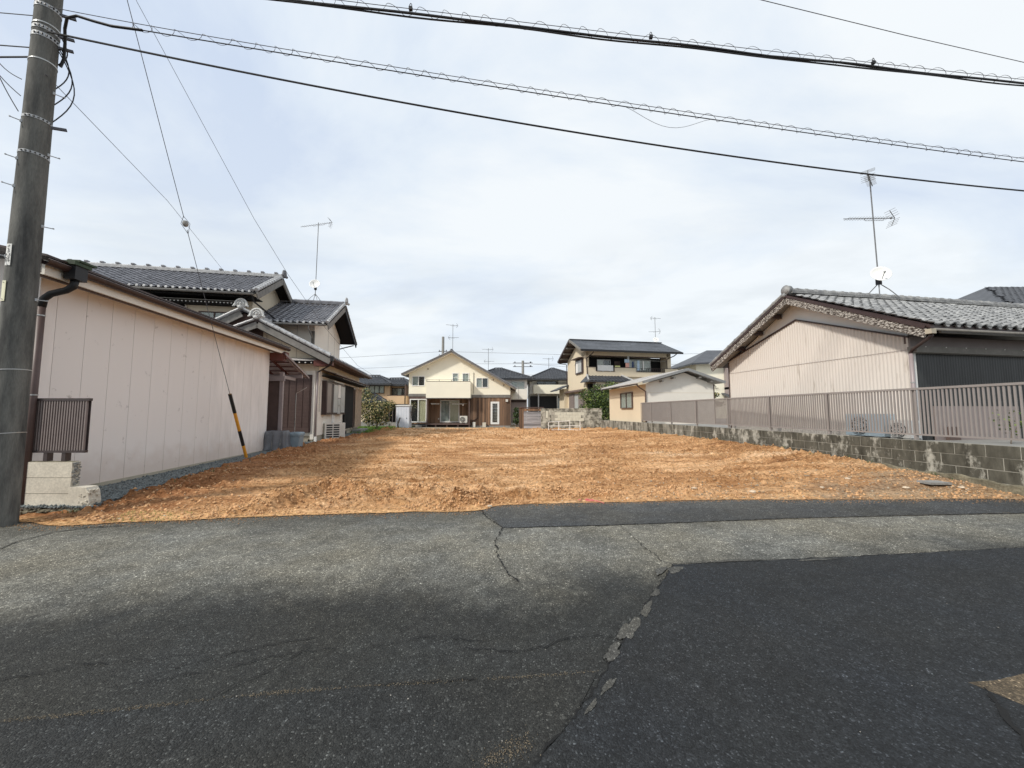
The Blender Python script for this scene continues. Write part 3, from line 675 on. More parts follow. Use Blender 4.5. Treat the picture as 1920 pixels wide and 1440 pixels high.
def ribbon(name, pts, width, dz, mat, seed=1, amp=0.014, label=None, kind="structure", wv=0.9, step=0.035):
    r = random.Random(seed); P = wob(pts, amp, step, seed); L = []; Rr = []
    for i, p in enumerate(P):
        a = P[max(0, i - 1)]; b = P[min(len(P) - 1, i + 1)]; d = Vector((b[0] - a[0], b[1] - a[1], 0))
        if d.length < 1e-6: d = Vector((1, 0, 0))
        d.normalize(); n = Vector((-d.y, d.x, 0)); w = 0.62 * width * (1 + r.uniform(-wv, wv)) / 2 + 0.0006
        L.append((p[0] + n.x * w, p[1] + n.y * w, rz(p[0]) + dz)); Rr.append((p[0] - n.x * w, p[1] - n.y * w, rz(p[0]) + dz))
    mb = MB(); k = len(P); mb.add(L + Rr, [(i, i + 1, k + i + 1, k + i)[::-1] for i in range(k - 1)]); o = mb.build(name, mat, kind=kind)
    return o
for i, (pts, w) in enumerate([
    ([(-0.47, 5.85), (-0.38, 5.5), (-0.12, 4.97)], 0.020), ([(-0.12, 4.97), (-0.19, 4.47), (-0.15, 3.99), (-0.02, 3.55), (0.05, 3.42)], 0.016),
    (seamE[1:], 0.014), ([(1.38, 4.96), (1.42, 4.19), (1.47, 3.75), (1.53, 3.68)], 0.009), (seamT, 0.012), (seamR[:8], 0.013),
    ([(0.75, 2.58), (0.42, 2.60), (0.22, 2.50), (0.0, 2.46), (-0.3, 2.5)], 0.007), ([(-2.0, 2.30), (-1.75, 2.45), (-1.3, 2.62)], 0.007),
    ([(-2.15, 2.16), (-1.75, 2.27), (-1.45, 2.42), (-1.1, 2.5)], 0.007), ([(-1.6, 2.06), (-1.4, 2.3), (-1.3, 2.5)], 0.006), ([(-0.9, 2.5), (-0.55, 2.62), (-0.2, 2.56)], 0.006),
    ([(-0.76, 2.17), (-0.2, 2.22)], 0.009), ([(-3.1, 2.1), (-2.6, 2.32), (-2.0, 2.42)], 0.007), ([(-0.45, 5.84), (-0.62, 5.84)], 0.012)]):
    ribbon("road_crack", pts, w, 0.0105, m_crack, seed=20 + i)
def seam_grit(pts, n, spread, seed, mat):
    P = np.array(pts); seg = np.hypot(*(P[1:] - P[:-1]).T); cum = np.concatenate([[0], np.cumsum(seg)])
    def f(r, k):
        t = r.rand(k) * cum[-1]; x = np.interp(t, cum, P[:, 0]); y = np.interp(t, cum, P[:, 1]); d = 0.35 + 0.9 * fbm(t * 3.0, t * 0 + seed, 3, seed); m = r.rand(k) < (d - 0.45) * 1.6
        return np.stack([x + r.randn(k) * spread * d, y + r.randn(k) * spread * d, ], -1)[m]
    return scatter("sandy_grit", n, mat, f, (0.0012, 0.0045), seed, 0.6, 0.3, zf=lambda x, y: 0.028 * np.clip(x, 0, 12) + 0.006)
ribbon("pale_joint", [(-7.5, 3.7), (-6.4, 3.9), (-5.6, 4.22), (-5.72, 4.45), (-5.70, 4.8), (-5.5, 4.97)][2:], 0.035, 0.008, m_smear, seed=9, amp=0.006, wv=0.4)
ribbon("road_crack", [(-5.72, 4.93), (-5.4, 4.99), (-5.1, 5.03)], 0.03, 0.012, m_crack, seed=77)
def blob(name, c, a, b, ang, dz, mat, seed, n=64):
    r = random.Random(seed); ph = [r.uniform(0, 6.28) for _ in range(4)]; P = []
    for i in range(n):
        t = 2 * math.pi * i / n; k = 1 + 0.16 * math.sin(2 * t + ph[0]) + 0.14 * math.sin(3 * t + ph[1]) + 0.10 * math.sin(5 * t + ph[2]) + 0.07 * math.sin(7 * t + ph[3]) + 0.04 * math.sin(13 * t + ph[0]) + r.uniform(-.05, .05)
        x, y = a * k * math.cos(t), b * k * math.sin(t); P.append((c[0] + x * math.cos(ang) - y * math.sin(ang), c[1] + x * math.sin(ang) + y * math.cos(ang)))
    return sheet(name, P, dz, mat)
for i, (c, a, b, an) in enumerate([((0.80, 2.66), 0.16, 0.045, 0.95), ((0.62, 2.42), 0.10, 0.034, 0.95), ((1.00, 2.90), 0.11, 0.030, 0.95), ((1.50, 3.56), 0.10, 0.045, 0.9), ((1.36, 3.55), 0.10, 0.035, 0.95),
                                   ((0.52, 2.14), 0.07, 0.018, 0.9), ((0.40, 2.00), 0.05, 0.014, 0.9), ((1.16, 3.14), 0.08, 0.022, 0.95), ((2.2, 3.73), 0.22, 0.022, 0.03), ((2.9, 3.69), 0.16, 0.018, 0.03), ((2.0, 3.715), 0.4, 0.012, 0.03)]):
    blob("cement_smear", c, a, b, an, 0.0115 + 0.0002 * i, m_smear, 30 + i)
# drain corner and rusty ground at the lower right
sheet("sandy_verge", wob([(2.41, 2.08), (2.75, 2.13), (3.2, 2.25), (4.0, 2.4)], 0.008, 0.05, 8) + [(4.0, 1.5), (2.62, 1.80), (2.50, 1.90)], 0.010, m_verge)
box("drain_kerb", m_mossy, None, 2.16, 2.34, 0.6, 1.80, 0.03, 0.085, kind="structure").rotation_euler = (0, 0, R_(-8))
MB().box(2.40, 3.2, 0.5, 1.72, 0.02, 0.078).build("drain_cover", m_conc_grey, kind="structure").rotation_euler = (0, 0, R_(-8))
ribbon("road_crack", [(2.44, 2.05), (2.36, 1.94), (2.24, 1.76), (2.10, 1.60), (2.0, 1.4)], 0.03, 0.016, m_crack, seed=91, amp=0.008)

# soil
def vnoise(x, y, seed):
    xi = np.floor(x).astype(int); yi = np.floor(y).astype(int); fx = x - xi; fy = y - yi
    fx = fx * fx * (3 - 2 * fx); fy = fy * fy * (3 - 2 * fy)
    def h(a, b):
        n = (a * 374761393 + b * 668265263 + seed * 974711) & 0x7fffffff; n = ((n ^ (n >> 13)) * 1274126177) & 0x7fffffff; return ((n ^ (n >> 16)) & 0xffff) / 65535.0
    return (h(xi, yi) * (1 - fx) + h(xi + 1, yi) * fx) * (1 - fy) + (h(xi, yi + 1) * (1 - fx) + h(xi + 1, yi + 1) * fx) * fy
def fbm(x, y, o, seed, g=0.55):
    s = 0; a = 1; t = 0
    for i in range(o): s = s + a * vnoise(x * 2 ** i + 13.7 * i, y * 2 ** i + 5.1 * i, seed + i); t += a; a *= g
    return s / t
def sstep(v): v = np.clip(v, 0, 1); return v * v * (3 - 2 * v)
def segd(x, y, pts):
    best = np.full(x.shape, 1e9); tt = np.zeros(x.shape); side = np.zeros(x.shape); n = len(pts) - 1
    for i, (a, b) in enumerate(zip(pts, pts[1:])):
        dx, dy = b[0] - a[0], b[1] - a[1]; L2 = dx * dx + dy * dy; t = np.clip(((x - a[0]) * dx + (y - a[1]) * dy) / L2, 0, 1)
        qx, qy = x - a[0] - t * dx, y - a[1] - t * dy; d = np.hypot(qx, qy); m = d < best; best = np.where(m, d, best); tt = np.where(m, (i + t) / n, tt); side = np.where(m, np.sign(dx * qy - dy * qx), side)
    return best, tt, side
RUTS = [([(-4.6, 5.35), (-4.0, 5.62), (-3.65, 6.15), (-3.3, 6.8), (-2.6, 7.1)], 0.15, 0.15), ([(-3.0, 6.1), (-2.4, 6.5), (-1.9, 6.75), (-1.3, 6.8)], 0.13, 0.115), ([(-1.75, 5.86), (-1.1, 6.0), (-0.75, 6.3), (-0.35, 6.9)], 0.13, 0.115),
        ([(-0.9, 6.0), (-0.3, 6.45), (0.4, 6.75), (1.1, 6.85)], 0.13, 0.10), ([(-2.2, 8.2), (-1.75, 8.6), (-1.2, 8.8)], 0.16, 0.10), ([(2.3, 6.45), (2.8, 6.6), (3.5, 6.55)], 0.13, 0.09), ([(0.6, 6.5), (1.3, 6.62), (2.0, 6.55)], 0.1, 0.06)]
def leftx(y): return np.interp(y, [5.2, 5.7, 6.9, 9.1, 11.9, 16, 23, 28], [-7.6, -6.32, -6.45, -7.18, -7.67, -8.17, -8.8, -9.4])
def soil_z(x, y):
    x = np.asarray(x, float); y = np.asarray(y, float); e = edge(x); d = y - e
    z = 0.028 * np.clip(x, 0, 12) + 0.012 + 0.115 * sstep(d / 1.2) + 0.13 * sstep(d / 12) + 0.14 * sstep((x - 5) / 2.5) * sstep((d - 0.7) / 2.5)
    smoothm = 0.30 + 0.95 * sstep((fbm(x * 0.45, y * 0.9, 3, 90) - 0.36) / 0.26)
    k = sstep(d / 0.5); far = 1 + 0.6 * sstep((d - 4) / 10)
    rough = (fbm(x * 1.3, y * 2.4, 4, 3) - 0.5) * 0.12 + (fbm(x * 6, y * 9, 4, 9, 0.62) - 0.5) * 0.075 + np.maximum(0, fbm(x * 13, y * 15, 3, 21, 0.6) - 0.58) * 0.26
    z = z + rough * k * far * smoothm
    for (pts, w, h) in RUTS:
        dd, tt, sd_ = segd(x + (fbm(x * 4, y * 4, 3, 40) - 0.5) * 0.16, y + (fbm(x * 4, y * 4, 3, 50) - 0.5) * 0.16, pts)
        en = np.sin(np.pi * np.clip(tt, 0.02, 0.98)) ** 0.6; clump = 0.45 + 1.1 * fbm(x * 9, y * 9, 3, 60)
        z = z + h * en * clump * np.exp(-(dd / w) ** 2) * k - h * 0.45 * en * np.exp(-((dd - w * 1.7) / (w * 0.9)) ** 2) * (sd_ < 0) * k
    for j in range(9):                                            # track marks of the digger
        yy = 6.7 + j * 1.35 + 0.5 * (j % 2); ph = (y - yy - (0.10 - 0.05 * (j % 3)) * x + 0.25 * np.sin(x * 0.45 + j * 1.7))
        z = z - 0.030 * np.exp(-(ph / 0.17) ** 2) * k + 0.045 * np.exp(-((ph - 0.27) / 0.07) ** 2) * k * (fbm(x * 5, y * 5, 2, 70 + j))
    z = z - 0.16 * sstep((leftx(y) - x + 0.02) / 0.25)
    return z
cols = np.arange(-9.6, 9.2, 0.036); t_ = [0.0]; st_ = 0.026
while t_[-1] < 22.5:
    t_.append(t_[-1] + st_); st_ = min(0.10, st_ * 1.009)
t_ = np.array(t_); GX, GT = np.meshgrid(cols, t_); e_ = edge(cols)[None, :]; GY = e_ + GT * (28.3 - e_) / t_[-1]
GZ = soil_z(GX, GY); nr, nc = GX.shape
me = bpy.data.meshes.new("soil"); co = np.stack([GX, GY, GZ], -1).reshape(-1, 3)
ii = (np.arange(nr - 1)[:, None] * nc + np.arange(nc - 1)[None, :]).reshape(-1); q = np.stack([ii, ii + 1, ii + nc + 1, ii + nc], -1)
me.vertices.add(len(co)); me.vertices.foreach_set('co', co.reshape(-1)); me.loops.add(q.size); me.loops.foreach_set('vertex_index', q.reshape(-1))
me.polygons.add(len(q)); me.polygons.foreach_set('loop_start', np.arange(0, q.size, 4)); me.polygons.foreach_set('loop_total', np.full(len(q), 4)); me.update(); me.validate()
me.materials.append(m_soil); me.polygons.foreach_set('use_smooth', [True] * len(me.polygons))
tag(link("soil_lot", me), kind="structure")

def scatter(name, n, mat, posf, size, seed, flat=0.6, embed=0.3, zf=None):
    r = np.random.RandomState(seed); base = np.array([(1, 0, 0), (-1, 0, 0), (0, 1, 0), (0, -1, 0), (0, 0, 1), (0, 0, -1)], float)
    F = np.array([(0, 2, 4), (2, 1, 4), (1, 3, 4), (3, 0, 4), (2, 0, 5), (1, 2, 5), (3, 1, 5), (0, 3, 5)]); P = posf(r, n); n = len(P)
    s = size[0] + (size[1] - size[0]) * r.rand(n) ** 3; V = base[None] * (0.65 + 0.7 * r.rand(n, 6, 1)) + 0.18 * r.randn(n, 6, 3); a = r.rand(n) * 6.28
    V = V * s[:, None, None] * np.array([1, 0.8, flat]); ca, sa = np.cos(a)[:, None], np.sin(a)[:, None]
    X = V[..., 0] * ca - V[..., 1] * sa; Y = V[..., 0] * sa + V[..., 1] * ca; Z = (zf or soil_z)(P[:, 0], P[:, 1])
    V = np.stack([X + P[:, 0:1], Y + P[:, 1:2], V[..., 2] + (Z + s * flat * (1 - 2 * embed) * 0.6)[:, None]], -1).reshape(-1, 3)
    q = (F[None] + (np.arange(n) * 6)[:, None, None]).reshape(-1, 3); me = bpy.data.meshes.new(name)
    me.vertices.add(len(V)); me.vertices.foreach_set('co', V.reshape(-1)); me.loops.add(q.size); me.loops.foreach_set('vertex_index', q.reshape(-1))
    me.polygons.add(len(q)); me.polygons.foreach_set('loop_start', np.arange(0, q.size, 3)); me.polygons.foreach_set('loop_total', np.full(len(q), 3)); me.update(); me.materials.append(mat)
    return link(name, me, kind="stuff")
m_sand = M('sandy grit in joint', (0.165, 0.135, 0.095), 0.95, 0.35, 30, 0.2, 60)
seam_grit(seamB[1:], 5500, 0.009, 61, m_sand); seam_grit([(2.5, 4.98), (4.6, 5.01), (6.5, 4.99)], 3000, 0.012, 62, m_sand); seam_grit([(-0.12, 1.72), (-0.02, 1.76), (0.06, 1.82)], 700, 0.03, 63, m_sand)
def wallx(y): return 8.35 - 0.1 * y
def lotpos(ymax, pw=1.0, bias=None):
    def f(r, n):
        y = 5.2 + (ymax - 5.2) * r.rand(n * 2) ** pw; x = -9 + 17.5 * r.rand(n * 2); m = (x < wallx(y) - 0.03) & (x > leftx(y) + 0.05) & (y > edge(x) + 0.03)
        if bias is not None: m &= bias(x, y, r)
        return np.stack([x, y], -1)[m][:n]
    return f
edgepos = lambda r, n: (lambda x: np.stack([x, edge(x) - np.abs(r.randn(n)) * 0.10 * (0.3 + 1.4 * fbm(x * 2.2, x * 0, 3, 8)) + 0.02], -1))(-7.2 + 15.2 * r.rand(n))
roadz = lambda x, y: 0.028 * np.clip(x, 0, 12) + 0.006
scatter('spilled_soil', 6500, M('spilled soil crumbs', (0.33, 0.20, 0.11), 0.95, 0.35, 7, 0.5, 40), edgepos, (0.002, 0.012), 12, 0.6, 0.25, zf=roadz)
scatter('loose_grit', 1500, M('loose road grit', (0.30, 0.28, 0.25), 0.9, 0.4, 20, 0.2, 60), lambda r, n: np.stack([-6 + 13 * r.rand(n), 1.4 + 4.2 * r.rand(n)], -1), (0.0015, 0.006), 13, 0.6, 0.25, zf=roadz)
clump = lambda x, y, r: fbm(x * 1.1, y * 1.6, 3, 5) + 0.25 * r.rand(len(x)) > 0.60
scatter("soil_clods", 26000, m_clod, lotpos(20, 1.6, clump), (0.005, 0.036), 1, 0.75, 0.35)
def rutpos(r, n):
    o = []
    for pts, w, h in RUTS:
        P_ = np.array(pts); t = r.rand(n // 7) * (len(pts) - 1); i = t.astype(int); f = (t - i)[:, None]; o.append(P_[i] * (1 - f) + P_[i + 1] * f + r.randn(len(t), 2) * w * 0.8)
    o = np.concatenate(o); return o[o[:, 1] > edge(o[:, 0]) + 0.03]
scatter("rut_clods", 5200, m_clod, rutpos, (0.004, 0.034), 22, 0.85, 0.35)
scatter("pale_stones", 5200, m_stonew, lotpos(22, 1.3), (0.005, 0.022), 2, 0.6, 0.25)
scatter("rubble_grit", 7000, M("grey brown grit", (0.30, 0.24, 0.17), 0.9, 0.4, 20, 0.2, 60), lotpos(9.5, 1.0, lambda x, y, r: (x > 2.2) & (y < edge(x) + 0.4 + 0.28 * (x - 2) + 0.5 * r.rand(len(x)))), (0.005, 0.028), 3, 0.6, 0.3)
for i, (x, y, s) in enumerate([(4.05, 6.42, .06), (5.2, 6.4, .045), (6.45, 6.25, .05), (7.25, 6.15, .055), (6.0, 6.8, .05), (-0.35, 6.0, .05), (1.9, 6.3, .04), (3.1, 6.5, .045), (-2.15, 7.05, .045)]):
    r = random.Random(i); mb = MB(); mb.ball((0, 0, 0), s, 4, (1, 0.7, 0.45)); mb.v = [(a * r.uniform(.8, 1.2), b * r.uniform(.8, 1.2), c * r.uniform(.8, 1.2)) for a, b, c in mb.v]
    o = mb.build("stone", m_stonew); o.location = (x, y, float(soil_z(x, y)) + s * 0.2); o.rotation_euler = (0, 0, i * 1.3); tag(o, ["flat pale stone among grit near the road, left part of the stony patch", "small pale stone in the middle of the stony roadside patch", "pale stone right of centre on the stony patch beside the road", "rightmost pale stone lying below the block wall", "pale stone set back from the road in front of the block wall", "white chip lying where the asphalt edge steps beside the crack", "pale stone by the road edge next to the pink tape", "pale stone on the ridge of pushed up soil near the road", "pale stone in the digger rut left of centre"][i], "stone")
# gravel strips and yards
gp = [(-6.28, 5.72), (-6.35, 6.3), (-6.45, 6.9), (-7.18, 9.13), (-7.67, 11.85), (-8.17, 16.09), (-8.75, 22.8), (-9.2, 25.5)]
def gz(x, y): return np.interp(y, [5.6, 7, 16, 30], [0.07, 0.11, 0.19, 0.26])
P = wob(gp, 0.03, 0.15, 12); mb = MB(); k = len(P)
L1 = [(p[0], p[1], float(gz(0, p[1])) - 0.06) for p in P]; L2 = [(p[0] - 0.12, p[1], float(gz(0, p[1])) + 0.012) for p in P]; L3 = [(-30, p[1], float(gz(0, p[1])) + 0.015) for p in P]
mb.add(L1 + L2 + L3, [(i, i + 1, k + i + 1, k + i) for i in range(k - 1)] + [(k + i, k + i + 1, 2 * k + i + 1, 2 * k + i) for i in range(k - 1)]); mb.build("gravel_yard", m_gravel, kind="structure")
def gravpos(r, n):
    y = 5.7 + 19 * r.rand(n) ** 1.5; x = leftx(y) - 1.35 * r.rand(n) ** 0.9 + 0.10 * r.randn(n) * (r.rand(n) > .7); return np.stack([x, y], -1)
scatter("crushed_gravel", 15000, m_gravel, gravpos, (0.008, 0.034), 4, 0.75, 0.1, zf=lambda x, y: np.maximum(gz(x, y), soil_z(x, y) * (x > leftx(y))))
MB().add([(-40, 26.0, 0.262), (40, 26.0, 0.262), (40, 90, 0.262), (-40, 90, 0.262)], [(0, 1, 2, 3)]).build("back_yard", m_earth, kind="structure")
MB().prism([(7.95, 4.4), (45, 4.4), (45, 60), (5.5, 60), (5.5, 28), (5.93, 25.2)], 0.2, 0.90, 'z').build("raised_yard", m_conc_grey, kind="structure")
# grass beyond the left house
r = random.Random(4); vs = []; fs = []
for _ in range(9000):
    y = r.uniform(22.6, 31); x = r.uniform(-12.5, -7.7)
    if x > float(leftx(y)) + 0.7 * (y > 24) + 0.35 + r.uniform(-.2, .2) or x < -13 + (31 - y) * 0.35: continue
    z = 0.22 + (0.02 if y > 26 else 0); h = r.uniform(0.06, 0.17); a = r.uniform(0, 3.14); w = 0.012; dx, dy = math.cos(a) * w, math.sin(a) * w; lx, ly = r.uniform(-.05, .05), r.uniform(-.05, .05)
    n = len(vs); vs += [(x - dx, y - dy, z), (x + dx, y + dy, z), (x + lx, y + ly, z + h)]; fs.append((n, n + 1, n + 2))
MB().add(vs, fs).build("grass", m_grass, kind="stuff")
MB().add([(-12.5, 22.4, 0.235), (-8.9, 22.4, 0.235), (-8.0, 26, 0.266), (-7.9, 31, 0.268), (-13, 31, 0.268)], [(0, 1, 2, 3, 4)]).build("lawn_ground", M("turf soil", (0.09, 0.13, 0.035), 0.95, 0.4, 4, 0.4, 30), kind="structure")
vs = []; fs = []
for _ in range(260):
    y = r.uniform(5.2, 5.6) ; x = r.uniform(-5.6, -4.6)
    if y < float(edge(x)): continue
    z = float(soil_z(x, y)); h = r.uniform(0.01, 0.035); n = len(vs); vs += [(x - .004, y, z), (x + .004, y, z), (x + r.uniform(-.02, .02), y, z + h)]; fs.append((n, n + 1, n + 2))
MB().add(vs, fs).build("sparse_grass", m_leaf_l, kind="stuff")

# ---------------------------------------------------------------- right block wall and fence
wl = thing("block_wall", 7.85, 5.0, 0, 95.71, "long low mould-stained concrete block wall under the slatted fence", "wall")
MB().box(0, 20.1, -0.115, -0.005, 0.05, 0.962).build("mortar", m_mortar, wl)
mbk = MB().box(0, 0.388, -0.12, 0, 0, 0.190); bme = mbk.mesh("block", m_block); rr = random.Random(2)
for c_ in range(4):
    z = 0.965 - 0.2 * (c_ + 1) + 0.006; s = -0.2 * (c_ % 2)
    while s < 19.8:
        link("block", bme, wl, Matrix.Translation((max(s, 0) if s >= 0 else 0, rr.uniform(-0.003, 0.003), z + rr.uniform(-.0015, .0015)))) if s >= 0 else None
        s += 0.4
ft = MB(); n = 60; vs = []
for i in range(n + 1):
    s = 6.5 * i / n; h = 0.36 + 0.10 * math.sin(min(1, s / 6.5) * 2.2) + 0.02 * math.sin(s * 5) + 0.012 * math.sin(s * 17); vs += [(s, 0.055 + 0.02 * math.sin(s * 3), 0.05), (s, 0.04 + 0.012 * math.sin(s * 9), h - 0.02), (s, -0.01, h)]
ft.add(vs, [(3 * i, 3 * i + 3, 3 * i + 4, 3 * i + 1) for i in range(n)] + [(3 * i + 1, 3 * i + 4, 3 * i + 5, 3 * i + 2) for i in range(n)]); ft.build("footing", m_mossy, wl)
fn = thing("slat_fence", 7.85, 5.0, 0.97, 95.71, "long mauve grey aluminium fence of upright slats on the low block wall", "fence")
MB().box(0, 14.0, -0.085, -0.04, 0.945, 0.985).build("top_rail", m_fence, fn); MB().box(0, 14.0, -0.078, -0.046, 0.085, 0.115).build("bottom_rail", m_fence, fn)
sme = MB().box(-0.0125, 0.0125, -0.070, -0.052, 0.115, 0.945).mesh("slat", m_fence); k = int(13.9 / 0.0605)
for i in range(k): link("slat", sme, fn, Matrix.Translation((0.04 + i * 0.0605, 0, 0)))
pme = MB().box(-0.025, 0.025, -0.098, -0.08, 0.0, 0.95).box(-0.02, 0.02, -0.098, -0.044, 0.0, 0.08).mesh("post", m_fence)
for s in (0.4, 2.2, 3.95, 5.72, 7.5, 9.28, 11.12, 12.9, 13.97): link("post", pme, fn, Matrix.Translation((s, 0, 0)))
pme2 = MB().box(-0.022, 0.022, -0.039, -0.028, 0.085, 0.98).mesh("post_cover", m_fence)
for s in (3.95, 5.72, 7.5, 9.28, 11.12, 12.9, 13.97): link("post_cover", pme2, fn, Matrix.Translation((s, 0, 0)))
# tall block wall at the back and its white rail
w2 = thing("tall_block_wall", 2.02, 26.35, 0.26, -18.0, "tall mottled concrete block wall at the back of the lot, partly pale", "wall")
MB().box(0, 4.15, 0.014, 0.115, 0, 1.44).build("mortar", m_mortar, w2)
ms = [MB().box(0, 0.385, 0, 0.12, 0, 0.19).mesh("block", m_) for m_ in (m_blockold, m_blockpale)]
for c_ in range(7):
    s = 0.0 if c_ % 2 == 0 else -0.2
    while s < 3.85:
        x = max(0, s)
        if s >= 0 and not (x < 0.7 and 3 <= c_ <= 5): link("block", ms[1 if (0.9 < x < 2.7 and 2 < c_ < 6) else 0], w2, Matrix.Translation((x, rr.uniform(-.006, .006), 0.02 + 0.2 * c_)))
        s += 0.4
MB().box(-0.02, 4.2, -0.02, 0.14, 1.42, 1.47).build("coping", m_blockold, w2)
for x in (0.02, 0.33, 0.62): MB().box(x, x + 0.12, 0, 0.12, 0.62, 1.42).build("pier", m_blockold, w2)
MB().box(0.36, 0.52, -0.01, 0.02, 0.8, 1.3).build("white_panel", m_blockpale, w2)
rl = thing("white_rail", 2.25, 23.2, 0.36, -4, "low white painted pipe rail in front of the tall block wall", "railing")
for a, b, z0, z1 in ((0, 1.3, 0.50, 0.58), (0, 1.3, 0.26, 0.28), (0, 1.3, 0.02, 0.06)): MB().tube([(a, 0, z0), (b, 0, z1)], 0.018, 6).build("rail", m_white, rl)
for a, b, z0, z1 in ((1.3, 1.9, 0.30, 0.28), (1.3, 1.9, 0.06, 0.02)): MB().tube([(a, 0, z0), (b, -0.2, z1)], 0.016, 6).build("rail", m_white, rl)
for x, y, h in ((0, 0, .5), (0.62, 0, .54), (1.3, 0, .60), (1.9, -0.2, .62)): MB().tube([(x, y, -0.12), (x, y, h)], 0.022, 6).build("post", m_white, rl)
wg = thing("board_screen", 0.56, 27.5, 0.28, 0, "brown framed screen of silvered horizontal boards beside the tall block wall", "fence")
MB().box(0, 0.32, 0.02, 0.06, 0, 1.5).box(0.3, 1.7, 0.02, 0.06, 1.28, 1.46).build("new_board", m_clad, wg); MB().box(-0.06, 1.76, -0.03, 0.1, 1.5, 1.56).build("top_cap", m_brown, wg)
bmm = MB().box(0.3, 1.68, 0.0, 0.03, 0, 0.112).mesh("board", m_greywood)
for i in range(10): link("board", bmm, wg, Matrix.Translation((0, 0, 0.02 + i * 0.122)))
MB().box(1.68, 1.75, -0.01, 0.08, 0, 1.5).build("post", m_brown, wg); MB().box(-0.05, 0.0, -0.01, 0.08, 0, 1.5).build("post", m_brown, wg)
lw = thing("left_block_wall", -7.42, 5.78, 0.02, 0, "short cream block wall with rough broken stub beside the utility pole", "wall")
bm2 = MB().box(0, 0.725, 0, 0.12, 0, 0.230).mesh("block", m_conc)
MB().box(0.01, 0.70, 0.012, 0.11, 0, 0.72).build("mortar", m_mossy, lw)
for c_, xs in enumerate(((0,), (0,), (0,))):
    for x in xs: link("block", bm2, lw, Matrix.Translation((x, 0, 0.01 + c_ * 0.237)))
rr2 = random.Random(8); mb = MB(); mb.prism([(0.73, 0), (1.02, -0.03), (1.05, 0.12), (1.02, 0.28), (0.98, 0.335), (0.86, 0.345), (0.73, 0.34)], -0.02, 0.15, 'y'); mb.build("broken_stub", m_conc, lw)
mb = MB(); [mb.ball((0.95 + rr2.uniform(-.06, .12), 0.02 + rr2.uniform(-.06, .1), rr2.uniform(0, .30)), rr2.uniform(0.006, 0.018), 3) for _ in range(160)]; mb.build("rough_mortar", m_conc, lw)
mb = MB(); [mb.ball((0.735 + rr2.uniform(-.012, .02), 0.06 + rr2.uniform(-.05, .05), rr2.uniform(0.36, .70)), rr2.uniform(0.005, 0.012), 3) for _ in range(120)]; mb.build("rough_mortar", m_conc_grey, lw)
mb = MB(); [mb.ball((rr2.uniform(0.0, 1.1), -0.03 + rr2.uniform(-.05, .03), rr2.uniform(-.02, 0.02)), rr2.uniform(0.02, 0.05), 3, (1.5, 1, .5)) for _ in range(40)]; mb.build("moss_line", m_mossy, lw)
lf = thing("louvre_screen", -7.47, 5.85, 0.74, 0, "dark bronze louvre screen of narrow upright slats on the short block wall", "fence")
MB().box(0, 0.90, -0.02, 0.03, 0.93, 0.97).build("top_rail", m_louvre, lf); MB().box(0.02, 0.89, -0.02, 0.03, 0.13, 0.165).build("bottom_rail", m_louvre, lf)
sm1 = MB().box(-0.009, 0.009, -0.012, 0.02, 0.165, 0.93).mesh("slat", m_louvre_lt)
for i in range(21): link("slat", sm1, lf, Matrix.Translation((0.035 + i * 0.0405, 0, 0)))
MB().box(0.02, 0.88, 0.028, 0.034, 0.16, 0.93).build("backing", m_louvre, lf)
for x in (0.28, 0.56): MB().box(x - 0.03, x + 0.03, 0.034, 0.07, 0.0, 0.94).box(x - 0.03, x + 0.03, -0.01, 0.034, 0.0, 0.13).build("post", m_louvre, lf)

vs = []; fs = []; r = random.Random(31)                        # weeds along the wall feet and in the lot
for _ in range(70):
    m_ = r.random()
    if m_ < 0.5: y = r.uniform(6.2, 22); x = wallx(y) - r.uniform(0.03, 0.12)
    elif m_ < 0.75: x = r.uniform(-7.4, -6.3); y = r.uniform(5.5, 5.74)
    else: y = r.uniform(7, 20); x = float(leftx(y)) + r.uniform(-.1, .25)
    zb = float(soil_z(x, y))
    for _ in range(14):
        a = r.uniform(0, 6.28); ln = r.uniform(0.02, 0.08); w = 0.005; px, py = x + r.uniform(-.05, .05), y + r.uniform(-.05, .05); n = len(vs)
        vs += [(px - w * math.sin(a), py + w * math.cos(a), zb), (px + w * math.sin(a), py - w * math.cos(a), zb), (px + ln * .7 * math.cos(a), py + ln * .7 * math.sin(a), zb + ln)]; fs.append((n, n + 1, n + 2))
MB().add(vs, fs).build("weeds", m_leaf, kind="stuff")

